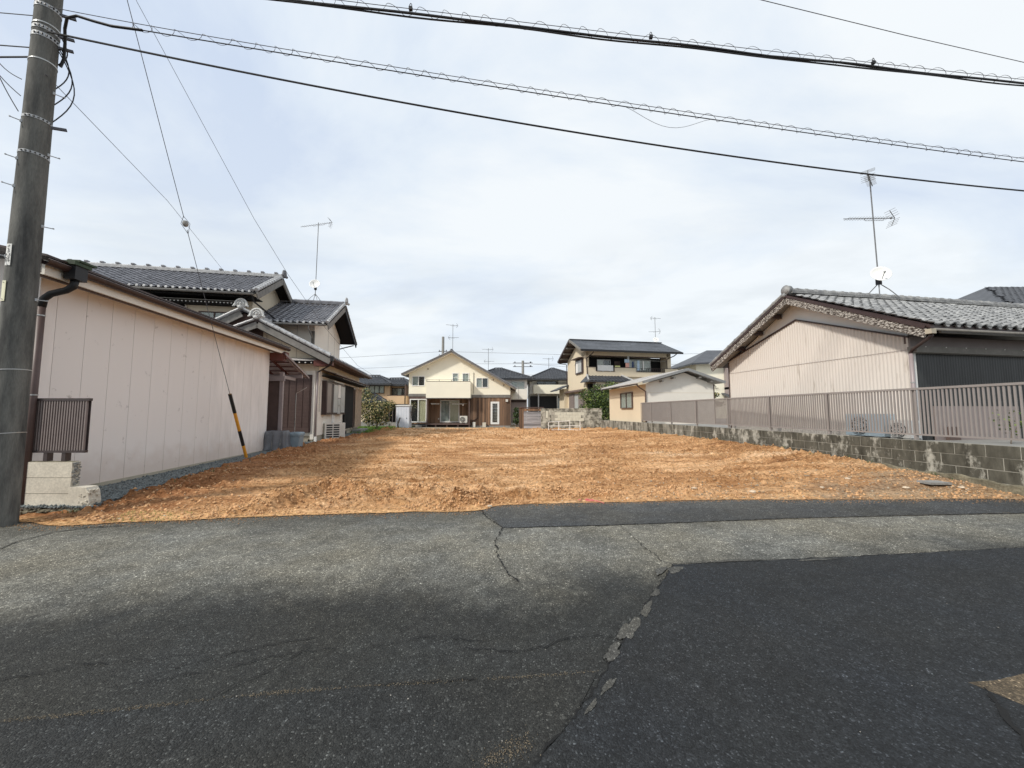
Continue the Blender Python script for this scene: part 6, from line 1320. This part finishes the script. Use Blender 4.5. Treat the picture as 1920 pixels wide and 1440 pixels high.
# ---------------------------------------------------------------- generic house pieces for the far ones
def hip(par, x0, x1, y0, y1, ze, zr, rx0, rx1, mat, ry=None, th=0.1, tiles=True, w=0.27, name="roof"):
    ry = (y0 + y1) / 2 if ry is None else ry; mb = MB(); A, B, D, E = (x0, y0, ze), (x1, y0, ze), (x1, y1, ze), (x0, y1, ze); P, Q = (rx0, ry, zr), (rx1, ry, zr)
    up = [A, B, D, E, P, Q]; lo = [(a, b, c - th) for a, b, c in (A, B, D, E)]
    mb.add(up + lo, [(0, 1, 5, 4), (1, 2, 5), (2, 3, 4, 5), (3, 0, 4), (0, 6, 7, 1), (1, 7, 8, 2), (2, 8, 9, 3), (3, 9, 6, 0), (9, 8, 7, 6)]); o = mb.build(name, mat, par)
    if tiles:
        run = math.hypot(ry - y0, zr - ze)
        def ins(s, t):
            f = t / run; X = x0 + s; a = rx0 + (x0 - rx0) * f; b = rx1 + (x1 - rx1) * f; return a + 0.05 < X < b - 0.05
        tile_field(par, (x0, ry, zr + 0.005), (1, 0, 0), (0, y0 - ry, ze - zr), x1 - x0, run, mat, w=w, l=w * 0.87, inside=ins)
        sr = math.hypot(x1 - rx1, zr - ze)
        if x1 - rx1 > 0.4:
            tile_field(par, (rx1, y0, zr + .005), (0, 1, 0), (x1 - rx1, 0, ze - zr), y1 - y0, sr, mat, w=w, l=w * 0.87, inside=lambda s, t: y0 + s > ry + (y0 - ry) * t / sr + .05 and y0 + s < ry + (y1 - ry) * t / sr - .05)
        if rx0 - x0 > 0.4:
            tile_field(par, (rx0, y1, zr + .005), (0, -1, 0), (x0 - rx0, 0, ze - zr), y1 - y0, math.hypot(rx0 - x0, zr - ze), mat, w=w, l=w * 0.87, inside=lambda s, t: abs((y1 - s) - ry) < (y1 - y0) / 2 * t / math.hypot(rx0 - x0, zr - ze) - .05)
    for a, b in ((P, A), (Q, B), (Q, D)): round_tiles(par, Vector(a) + Vector((0, 0, .05)), Vector(b) + Vector((0, 0, .05)), 0.075, mat, 0.3, name="hip_tile")
    if rx1 - rx0 > 0.3: ridge(par, P, Q, mat, 1, 0.24, cap=0.075)
    return o
# tan house far left
dh = thing("tan_hip_house", -11.0, 34.5, 0.2, 0, "tan two-storey house with dark hipped tile roofs behind the shrub", "house")
X = lambda x: x + 11.0; Zz = -0.2
MB(off=(11, 0, Zz)).box(-15.5, -11.25, 0.0, 6, 0.2, 4.1).box(-11.25, -9.45, 0.5, 6, 0.2, 4.0).build("wall", m_tan2, dh)
hip(dh, -16.2 + 11, -10.95 + 11, -0.7, 6.6, 4.02 + Zz, 4.92 + Zz, -15.0 + 11, -12.75 + 11, m_tile_dk, ry=1.6)
hip(dh, -12.5 + 11, -9.3 + 11, -0.3, 6.8, 3.96 + Zz, 4.72 + Zz, -12.0 + 11, -10.65 + 11, m_tile_dk, ry=2.4)
hip(dh, -14.5 + 11, -11.0 + 11, -1.6, 0.2, 2.34 + Zz, 3.10 + Zz, -14.2 + 11, -12.65 + 11, m_tile_dk, ry=-0.05)
win(dh, X(-13.6), X(-11.75), 3.18 + Zz, 3.90 + Zz, 0.0, m_dkbrown, 4, [(0.0, 1.0, m_curtain_g)], 0.05, solid=True)
MB(off=(11, 0, Zz)).box(-11.28, -9.55, -0.6, 0.5, 2.2, 2.95).build("balcony_wall", m_tan2, dh); MB(off=(11, 0, Zz)).box(-11.3, -9.53, -0.62, 0.5, 2.95, 3.0).build("balcony_cap", m_brown, dh)
win(dh, X(-11.2), X(-9.75), 3.0 + Zz, 3.70 + Zz, 0.48, m_dkbrown, 3, [(0.3, 0.6, m_curtain_g)], 0.05, solid=True)
MB(off=(11, 0, Zz)).box(-9.72, -9.62, -0.6, 0.5, 2.2, 3.95).build("post", m_brown, dh)
MB(off=(11, 0, Zz)).box(-15, -11.5, -0.9, 0.0, 0.2, 2.3).build("lower_wall", m_tan, dh)
win(dh, X(-12.4), X(-11.65), 1.15 + Zz, 2.0 + Zz, -0.9, m_alu, 1, [(0.0, 1.0, m_frost)], 0.06, solid=True); MB(off=(11, 0, Zz)).box(-12.5, -11.2, -1.1, -0.9, 1.0, 1.1).build("sill", m_tan2, dh)
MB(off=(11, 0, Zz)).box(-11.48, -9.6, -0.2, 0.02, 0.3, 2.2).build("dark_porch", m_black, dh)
for x in (-11.2, -10.9, -10.6, -10.3): MB(off=(11, 0, Zz)).box(x, x + 0.05, -0.28, -0.2, 0.4, 2.1).build("door_stile", m_mauve, dh)
MB(off=(11, 0, Zz)).box(-11.2, -10.2, -0.9, -0.3, 0.2, 0.55).build("step", m_conc_grey, dh)
lowall = thing("low_garden_wall", -11.0, 31.4, 0.25, 0, "low pale garden wall under the mottled shrub", "wall"); MB().box(-1.6, 0.9, 0, 0.15, 0, 0.42).build("wall", m_conc_grey, lowall); MB().box(0.2, 0.75, -0.1, 0.1, 0, 0.34).build("block", m_conc_grey, lowall)
# grey house behind the gable
gh = thing("grey_wall_house", 0.3, 36.0, 0.2, 0, "pale grey house with hipped tile roof just right of the cream gable", "house")
MB(off=(0, 0, 0)).box(-3.0, 1.15, 0, 6, 0, 4.5).build("wall", m_white, gh)
hip(gh, -4.4, 1.75, -0.6, 6.4, 4.46, 5.72, -2.1, -1.3, m_tile_dk, ry=2.6)
MB().box(-0.75, 1.1, -0.9, 0, 2.45, 3.42).build("balcony", m_offwhite, gh); MB().box(-0.75, 1.1, -0.9, -0.86, 3.58, 3.62).box(0.30, 0.33, -0.91, -0.86, 2.45, 3.6).build("balcony_rail", m_mauve, gh)
win(gh, -0.4, 0.9, 3.2, 4.2, 0.0, m_alu, 2, [(0, 1, m_curtain_g)], 0.05, solid=True)
MB().box(-0.75, 1.05, -0.12, 0, 0.3, 2.2).build("brown_shutters", m_mauve, gh); MB().box(-0.75, 1.05, -0.3, 0, 2.2, 2.42).build("dark_soffit", m_dkbrown, gh)
antenna("roof_antenna", -2.35, 37.0, 5.6, 0, 2.2, [(2.1, 185, 1.1, 0, 8), (0.9, 5, 1.0, 0, 8)], "faint antenna with two aerials right of the cream gable", r=0.022, legs=False)
# black and white house
bw = thing("black_white_house", 3.9, 38.0, 0.2, 0, "black and white house with pyramid roof and pale balcony in the middle distance", "house")
MB().box(-2.1, 3.2, 0.8, 7, 2.9, 4.75).build("upper_wall", m_white, bw); MB().box(-2.0, 3.2, 0.6, 7, 0, 2.9).build("lower_wall", m_blk, bw)
hip(bw, -2.35, 3.9, -0.3, 7, 4.62, 6.0, 0.35, 0.75, m_tile_dk, ry=3.0)
MB().box(-1.75, 1.55, -0.55, 0.8, 3.10, 4.0).build("balcony", m_cream, bw); MB().box(-1.75, 1.55, -0.55, -0.5, 4.14, 4.18).build("balcony_rail", m_blk, bw)
win(bw, -1.3, 0.9, 3.9, 4.45, 0.8, m_blk, 3, None, 0.04, solid=True); MB().box(-2.1, -1.75, 0.2, 0.8, 3.1, 4.5).build("bay", m_white, bw)
MB().box(-1.3, -1.18, -0.4, -0.3, 0.2, 3.1).build("porch_post", m_alu, bw); MB().box(0.6, 0.72, -0.4, -0.3, 0.2, 3.1).build("porch_post", m_alu, bw); MB().box(0.75, 1.5, 0.55, 0.6, 0.2, 2.7).build("grey_door", m_acblue, bw)
win(bw, 1.45, 2.2, 1.3, 2.2, 0.6, m_white, 1, [(0, 1, m_white)], 0.05, solid=True)
antenna("roof_antenna", 4.1, 41.5, 5.6, 0, 1.9, [(1.8, 185, 1.2, 0, 8)], "single aerial over the pyramid roof in the middle distance", r=0.025, legs=False)
pt = thing("garden_shrub", 5.0, 36.0, 0.2, 0, "small leafy shrub against the white window of the black and white house", "shrub"); MB().tube([(0, 0, 0), (0, 0, 1.2)], 0.03, 5).build("stem", m_bark, pt); crown("foliage", [(0, 0, 1.5, .55), (.2, 0, .9, .4)], 500, 0.07, [m_leaf, m_leaf_d], pt, 5)

# ---------------------------------------------------------------- beige two-storey house right of centre
bh = thing("beige_slate_house", 5.96, 30.0, 0, 11, "beige two-storey house with grey slate roof and a laundry balcony", "house")
MB().box(0.0, 7.6, 1.0, 4.4, 0.3, 6.1).box(0.0, 8.1, 0.0, 1.0, 0.3, 4.4).box(0.0, 0.25, 0.0, 1.0, 4.4, 6.4).box(7.2, 7.6, 0.0, 1.0, 4.4, 6.4).build("wall", m_tan, bh)
mb = MB(); mb.prism([(0.0, 6.05), (4.4, 6.05), (4.4, 6.1), (1.8, 7.35), (0.0, 6.45)], 0.0, 0.2, 'x'); mb.box(0.0, 7.6, 0.0, 0.3, 6.05, 6.45); mb.build("gable_wall", m_tan, bh)
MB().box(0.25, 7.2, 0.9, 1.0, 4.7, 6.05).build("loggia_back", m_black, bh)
bb = MB(); holes_wall(bb, 0.0, 8.15, 4.35, 5.08, [(0.78, 2.42, 4.76, 5.3), (4.3, 6.95, 4.76, 5.3)], 'y', -0.14, 0.0); bb.box(8.0, 8.15, 0, 1, 4.35, 5.08); bo = bb.build("balcony_wall", m_tan, bh)
mb = MB()
for a, b, z in ((0.0, 0.78, 5.08), (0.78, 2.42, 4.76), (2.42, 4.3, 5.08), (4.3, 6.95, 4.76), (6.95, 8.17, 5.08)): mb.box(a, b, -0.17, 0.03, z, z + 0.04)
mb.build("balcony_cap", m_dkbrown, bo)
mb = MB()
for a, b in ((0.82, 2.38), (4.34, 6.91)):
    mb.box(a, b, -0.09, -0.06, 5.06, 5.09); n = int((b - a) / 0.16)
    for i in range(n + 1): mb.box(a + (b - a) * i / n - .012, a + (b - a) * i / n + .012, -0.09, -0.06, 4.80, 5.08)
mb.build("railing", m_dkbrown, bo)
win(bh, 1.3, 2.5, 4.7, 5.85, 0.86, m_alu, 2, [(0.0, 0.5, m_white)], 0.04, proud=0.01, solid=True); MB().box(2.9, 3.4, 0.84, 0.9, 4.7, 5.75).build("door", m_brown, bh)
win(bh, 3.95, 6.2, 4.7, 5.95, 0.86, m_alu, 3, [(0.0, 1.0, m_white)], 0.04, proud=0.01, solid=True); MB().box(3.62, 3.78, -0.02, 0.12, 5.08, 6.1).build("post", m_frost, bh)
MB().box(0.25, 7.2, 0.0, 0.2, 6.0, 6.1).build("head_beam", m_brown, bh)
ZF, ZRr, ZB = 6.40, 7.62, 6.14
mb = MB(); slab(mb, [(-0.75, -0.85, ZF), (8.15, -0.85, ZF), (7.9, 1.8, ZRr), (-0.75, 1.8, ZRr)], 0.12); slab(mb, [(-0.75, 1.801, ZRr), (7.9, 1.801, ZRr), (8.15, 4.95, ZB), (-0.75, 4.95, ZB)], 0.12); mb.build("roof", m_slate, bh)
sl = MB(); rs = random.Random(5)
for rrow in range(12):
    f0, f1 = rrow / 12, (rrow + 1.06) / 12; u = -0.75 - rs.random() * 0.3
    while u < 8.1:
        a, b = max(u, -0.75), min(u + 0.44, 8.1 - 0.2 * (1 - f1)); dz = 0.012 + rs.uniform(-.003, .004)
        if b > a: slab(sl, [(a + .004, 1.8 - 2.65 * f1, ZRr - (ZRr - ZF) * f1 + dz + .012), (b - .004, 1.8 - 2.65 * f1, ZRr - (ZRr - ZF) * f1 + dz + .012), (b - .004, 1.8 - 2.65 * f0, ZRr - (ZRr - ZF) * f0 + .004), (a + .004, 1.8 - 2.65 * f0, ZRr - (ZRr - ZF) * f0 + .004)], 0.012)
        u += 0.45
sl.build("slates", m_slate, bh, kind="stuff")
MB().beam((-0.78, -0.85, ZF - .06), (-0.78, 1.8, ZRr - .06), 0.04, 0.18).build("bargeboard", m_barge, bh); MB().beam((-0.78, 4.95, ZB - .06), (-0.78, 1.8, ZRr - .06), 0.04, 0.18).build("bargeboard", m_dkbrown, bh)
mb = MB(); slab(mb, [(-0.74, 1.82, ZRr - .13), (-0.74, 4.9, ZB - .13), (0.0, 4.9, ZB - .13), (0.0, 1.82, ZRr - .13)], 0.02); mb.build("dark_soffit", m_dkbrown, bh)
for v, z in ((1.8, 7.4), (2.6, 7.03), (3.4, 6.66), (4.2, 6.30)): MB().box(-0.74, 0, v - .06, v + .06, z - .08, z + .05).build("purlin", m_barge, bh)
MB().box(-0.75, 8.15, -0.93, -0.85, ZF - .16, ZF - .03).build("gutter", m_blk, bh); MB().beam((-0.75, 1.8, ZRr + .04), (7.9, 1.8, ZRr + .04), 0.25, 0.06).build("ridge_cap", m_tile_dk, bh)
MB().tube([(7.6, -0.85, 6.26), (7.5, -0.6, 6.1), (7.2, -0.05, 5.9), (7.2, -0.05, 5.1)], 0.04, 6).build("downpipe", m_dkbrown, bh); MB().tube([(0.3, -0.85, 6.2), (0.2, -0.2, 5.95), (0.02, -0.1, 5.8), (0.02, -0.18, 4.4)], 0.04, 6).build("downpipe", m_dkbrown, bh); MB().tube([(-0.7, 4.9, 6.0), (-0.05, 4.5, 5.8), (-0.05, 4.45, 3.3)], 0.04, 6).build("downpipe", m_dkbrown, bh)
wl_ = MB().box(-0.10, 0.0, 0.5, 2.15, 4.66, 5.86).build("side_window_frame", m_dkbrown, bh); MB().box(-0.12, -0.10, 0.75, 1.5, 4.78, 5.74).build("pane", m_frost, wl_); MB().box(-0.12, -0.10, 1.55, 1.95, 4.78, 5.74).build("curtain", m_white, wl_)
MB().beam((-0.25, 0.4, 5.93), (-0.25, 2.3, 5.93), 0.45, 0.05).build("window_hood", m_brown, bh)
mb = MB(); slab(mb, [(0.05, 0.0, 4.42), (3.0, 0.0, 4.42), (3.35, -1.35, 3.88), (-0.35, -1.35, 3.88)], 0.08); slab(mb, [(-0.349, -1.35, 3.88), (-0.34, 0.4, 3.9), (0.05, 0.001, 4.42)], 0.08); mb.build("porch_roof", m_tile_dk, bh)
tile_field(bh, (-0.3, 0.0, 4.42), (1, 0, 0), (0, -1.35, -0.54), 3.6, 1.45, m_tile_dk, w=0.27, inside=lambda s, t: s > 0.3 - t * 0.22 and s < 3.3 + t * .2)
round_tiles(bh, (0.05, -0.03, 4.5), (-0.35, -1.35, 3.95), 0.07, m_tile_lt, 0.3); round_tiles(bh, (3.0, -0.03, 4.5), (3.35, -1.35, 3.95), 0.07, m_tile_lt, 0.3)
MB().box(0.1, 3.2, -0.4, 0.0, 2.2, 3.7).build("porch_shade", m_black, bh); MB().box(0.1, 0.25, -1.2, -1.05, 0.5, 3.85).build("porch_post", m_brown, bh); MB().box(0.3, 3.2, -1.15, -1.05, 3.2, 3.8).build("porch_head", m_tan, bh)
MB().box(-0.08, 0.0, 0.4, 1.6, 0.5, 3.0).build("shutter", m_louvre_lt, bh); MB().box(-0.08, 0.0, 2.7, 3.9, 0.5, 3.05).build("shutter", m_louvre_lt, bh); MB().box(-0.04, 0, 1.65, 2.6, 0.8, 3.0).build("pale_panel", m_frost, bh)
me_ = MB(); slab(me_, [(0, 0.1, 3.38), (-0.35, 0.1, 3.2), (-0.35, 4.4, 3.2), (0, 4.4, 3.38)], 0.05); me_.build("side_eave", m_brown, bh)
me_ = MB(); slab(me_, [(0, 4.1, 3.95), (-1.2, 4.1, 3.45), (-1.2, 6.0, 3.45), (0, 6.0, 3.95)], 0.1); me_.build("rear_low_roof", m_tile_dk, bh); MB().box(-0.35, 0, 4.4, 5.8, 0.3, 3.6).build("rear_low_wall", m_tan, bh)
def cloth(name, mat, u, z0, z1, w, label, v=-0.25, cat="laundry"):
    n = 10; vs = []; t = thing(name, *((Matrix.Translation((5.96, 30, 0)) @ Matrix.Rotation(R_(11), 4, 'Z')) @ Vector((u, v, z0))), 11, label, cat, "laundry on the balcony")
    for i in range(n + 1):
        x = -w / 2 + w * i / n; d = 0.03 * math.sin(i * 1.4); vs += [(x, d, 0), (x * 0.96, d * .5, z1 - z0)]
    mb = MB(); mb.add(vs + [(a, b + 0.012, c) for a, b, c in vs], [(2 * i, 2 * i + 2, 2 * i + 3, 2 * i + 1) for i in range(n)] + [(2 * i + 1 + 2 * n + 2, 2 * i + 3 + 2 * n + 2, 2 * i + 2 + 2 * n + 2, 2 * i + 2 * n + 2) for i in range(n)]); mb.build("cloth", mat, t, smooth=True); return t
cloth("hung_bedsheet", m_white, 1.62, 4.72, 5.26, 1.4, "white bedsheets draped over the left balcony railing", -0.12)
cloth("lime_cushion", m_lime, 2.72, 5.12, 5.26, 0.48, "lime green cloth on the balcony wall between the two railings", -0.05)
cloth("hung_shirt", m_ltblue, 3.52, 5.52, 5.80, 0.42, "pale blue top hanging on the balcony left of the grey post", -0.1)
cloth("hung_towel", m_pink, 3.56, 5.12, 5.50, 0.34, "pink and white towel hanging below the pale blue top", -0.1)
cloth("hung_trousers", m_blue, 4.05, 5.14, 5.62, 0.18, "dark blue garment hanging right of the grey post", -0.1)
cloth("hung_shirt", m_ltblue, 4.55, 4.9, 5.72, 0.22, "long light blue garment in front of the white screens", -0.1)
cloth("hung_towel", m_white, 5.0, 4.95, 5.68, 0.12, "narrow white towel right of the light blue garment", -0.1)
MB().tube([(3.9, 0.0, 5.74), (7.15, 0.0, 5.74)], 0.02, 5).build("laundry_bar", m_alu, bh)
antenna("roof_antenna", 13.2, 34.1, 7.72, 0, 2.5, [(2.4, -10, 0.9, -6, 8), (1.15, 182, 1.1, -3, 10)], "antenna with two aerials and small dish on the slate roof", dish=(0.3, -100, 0.25), r=0.020, legs=False)
# shrubs by it
for (x, y, nm, lb, blobs, n, mats, sd) in (
    (5.75, 27.3, "garden_bush", "large mid green bush beside the tan outbuilding", [(-0.1, 0, 1.3, .9), (0.35, 0, 2.0, .9), (-0.3, 0, 2.4, .6), (0.6, .3, 2.9, .5), (0.1, .2, 0.7, .8), (-.6, 0, 1.0, .6)], 5200, [m_leaf, m_leaf_l, m_leaf_d], 3),
    (7.0, 26.8, "garden_bush", "taller dark bush close against the tan outbuilding", [(-.2, 0, 1.0, .85), (-.2, 0, 2.0, .8), (0.1, 0, 2.9, .6), (-.5, 0, 1.4, .6)], 4600, [m_leaf, m_leaf_d, m_leaf_l], 4),
    (-9.9, 27.6, "flowering_shrub", "mottled pale-leaved shrub beside the left tiled house", [(-.5, 0, 1.2, .95), (-.8, 0, 2.0, .8), (0.2, 0, 1.4, .85), (0.95, -.1, 1.7, .5), (-0.2, 0, .8, .8), (0.4, 0, 0.7, .6), (-.8, 0, 2.7, .4)], 4600, [m_leaf_d, m_leaf_y, m_leaf, m_leaf_y], 5),
    (0.35, 30.5, "conifer", "narrow dark shrub between the cream house and the board screen", [(0, 0, .5, .32), (0, 0, 1.0, .30), (0.05, 0, 1.4, .25)], 900, [m_leaf_d, m_leaf], 6),
    (11.3, 21.5, "pine_shrub", "rounded garden tree in the gap between outbuilding and corrugated house", [(0, 0, 2.2, .55, .4), (.3, 0, 1.7, .5, .4), (-.4, 0, 1.8, .4, .4)], 900, [m_leaf_y, m_leaf, m_leaf_d], 7)):
    t = thing(nm, x, y, 0.25, 0, lb, "shrub"); MB().tube([(0, 0, 0), (0.04, 0, 0.6), (0, 0, 1.4)], [0.06, 0.05, 0.02], 6).tube([(0.02, 0, 0.5), (0.3, 0, 1.2)], [0.03, 0.012], 5).tube([(0.02, 0, 0.4), (-0.35, 0, 1.3)], [0.03, 0.012], 5).build("stem", m_bark, t)
    crown("foliage", blobs, n, 0.062, mats, t, sd)
# cream house in the gap, dark roof at far right, white house behind the pole
cr = thing("cream_far_house", 19.2, 34.0, 0.3, 0, "cream two-storey house with dark roof between the outbuilding and the corrugated gable", "house")
MB().box(-2.4, 4, 0, 6, 0, 5.75).build("wall", m_cream, cr)
mb = MB(); slab(mb, [(-3.1, -0.6, 5.55), (4.5, -0.6, 5.9), (4.5, 3, 7.3), (0.2, 3, 7.3)], 0.14); slab(mb, [(-3.1, -0.6, 5.55), (0.2, 3.001, 7.3), (-3.1, 6.6, 5.55)], 0.14); mb.build("roof", m_tile_dk, cr)
win(cr, 0.25, 1.4, 3.6, 4.9, 0.0, m_white, 2, [(0, 1, m_white)], 0.05, solid=True); MB().box(0.1, 1.6, -0.6, 0, 3.2, 3.4).box(0.1, 0.16, -0.6, 0, 2.4, 5.5).build("balcony", m_mauve, cr)
mb = MB(); slab(mb, [(-0.5, -2.0, 2.4), (3, -2.0, 2.4), (3, 0, 2.9), (-0.2, 0, 2.9)], 0.1); mb.build("lower_roof", m_tile_dk, cr)
vn = thing("climbing_vine", 18.0, 33.9, 3.6, 0, "thin bare black vine climbing the cream far wall", "plant"); r = random.Random(3); mb = MB()
for i in range(9): mb.tube([(-0.5 + i * .12, 0, 1.1 - i * .12), (-0.5 + i * .12 + r.uniform(-.2, .2), 0, 1.1 - i * .12 + r.uniform(-.15, .12)), (-0.4 + i * .12 + r.uniform(-.1, .2), 0, 1.0 - i * .12)], 0.02, 4)
mb.build("stem", m_bark, vn)
dr = thing("dark_tile_house", 26.6, 17.0, 0.15, 0, "house with dark blue-grey stepped tile roof at the far right edge", "house")
MB().box(-3.6, 5, 0, 6, 0, 5.9).build("wall", m_cream, dr)
mb = MB(); slab(mb, [(-4.6, -0.9, 5.86), (6, -0.9, 5.86), (6, 3, 8.1), (-0.8, 3, 8.1)], 0.12); slab(mb, [(-4.6, -0.9, 5.86), (-0.8, 3.001, 8.1), (-4.6, 6.9, 5.86)], 0.12); mb.build("roof", m_tile_dk, dr)
tile_field(dr, (-4.5, 3.0, 8.12), (1, 0, 0), (0, -3.9, -2.24), 10, 4.5, m_tile_dk, w=0.30, l=0.28, inside=lambda s, t: s > 3.7 - t * 0.83)
mb = MB(); mb.box(-4.6, 6, -0.98, -0.9, 5.70, 5.88); mb.build("gutter", m_blk, dr)
MB().tube([(-3.5, -0.05, 5.6), (-3.5, -0.05, 0)], 0.05, 6).build("downpipe", m_barge, dr)
hw = thing("white_house", -19.0, 12.0, 0, 0, "sliver of a white house with dark eave at the left edge behind the pole", "house")
MB().box(-4, 1.7, 0, 6, 0, 6.5).build("wall", m_white, hw); mb = MB(); slab(mb, [(-5, -0.6, 7.0), (2.3, -0.6, 6.7), (2.3, 6.5, 6.7), (-5, 6.5, 7.0)], 0.2); mb.build("roof", m_dkbrown, hw)
# red tape, far poles and wires
r = random.Random(12); tp = thing("tape_scrap", 1.25, 6.17, 0.055, 0, "tangled scrap of pink plastic tape at the edge of the asphalt", "tape")
mb = MB()
for k in range(5):
    p = Vector((r.uniform(-.14, .10), r.uniform(0.0, .09), 0.015)); pts = [p]
    for i in range(6): p = p + Vector((r.uniform(-.05, .07), r.uniform(-.02, .02), r.uniform(-.008, .012))); pts.append(Vector((p.x, p.y, max(p.z, .008))))
    mb.tube(pts, 0.006, 4)
mb.tube([(0.10, 0.02, .01), (0.16, -0.06, .012), (0.20, -0.14, .008)], 0.006, 4); mb.build("tape", m_red, tp)
for (x, y, h, lb, arm) in ((-11.15, 60, 13.6, "distant utility pole behind the cream gable", .7), (1.75, 60, 9.7, "distant utility pole with crossarm between the far roofs", 1.6)):
    t = thing("utility_pole", x, y, 0, 0, lb, "utility pole"); MB().tube([(0, 0, 0), (0, 0, h)], [0.28, 0.20], 10).build("shaft", m_conc_grey, t)
    for z in ((h - 2.4, h - 3.1) if arm < 1 else (h - 0.4, h - 1.0)): MB().box(-arm, arm, -0.06, 0.06, z, z + 0.08).box(arm * .7, arm * .85, -.1, .1, z + .08, z + .25).box(-arm * .85, -arm * .75, -.1, .1, z + .08, z + .25).build("crossarm", m_wire, t)
for i, (pts, lb) in enumerate([
    ([(-60, 60, 8.6), (-25, 60, 10.3), (-11.1, 60, 11.2), (12, 60, 10.6), (42, 60, 11.0), (80, 60, 12.5)], "upper distant wire strung behind the far roofs"),
    ([(-60, 60, 7.4), (-20, 60, 8.6), (-11.1, 60, 9.2), (1.7, 60, 9.2), (20, 60, 9.0), (50, 60, 9.6)], "second distant wire passing the crossarm pole"),
    ([(-60, 60, 6.4), (-18, 60, 7.0), (2, 60, 7.4), (24, 60, 7.3), (60, 60, 7.6)], "lowest distant wire just above the far roofs"),
    ([(1.7, 60, 9.3), (10, 60, 8.6), (24, 60, 10.4)], "short distant wire sagging right of the crossarm pole")]):
    tag(MB().tube(pts, 0.028, 4).build("distant_wire", m_farwire), lb, "cable")
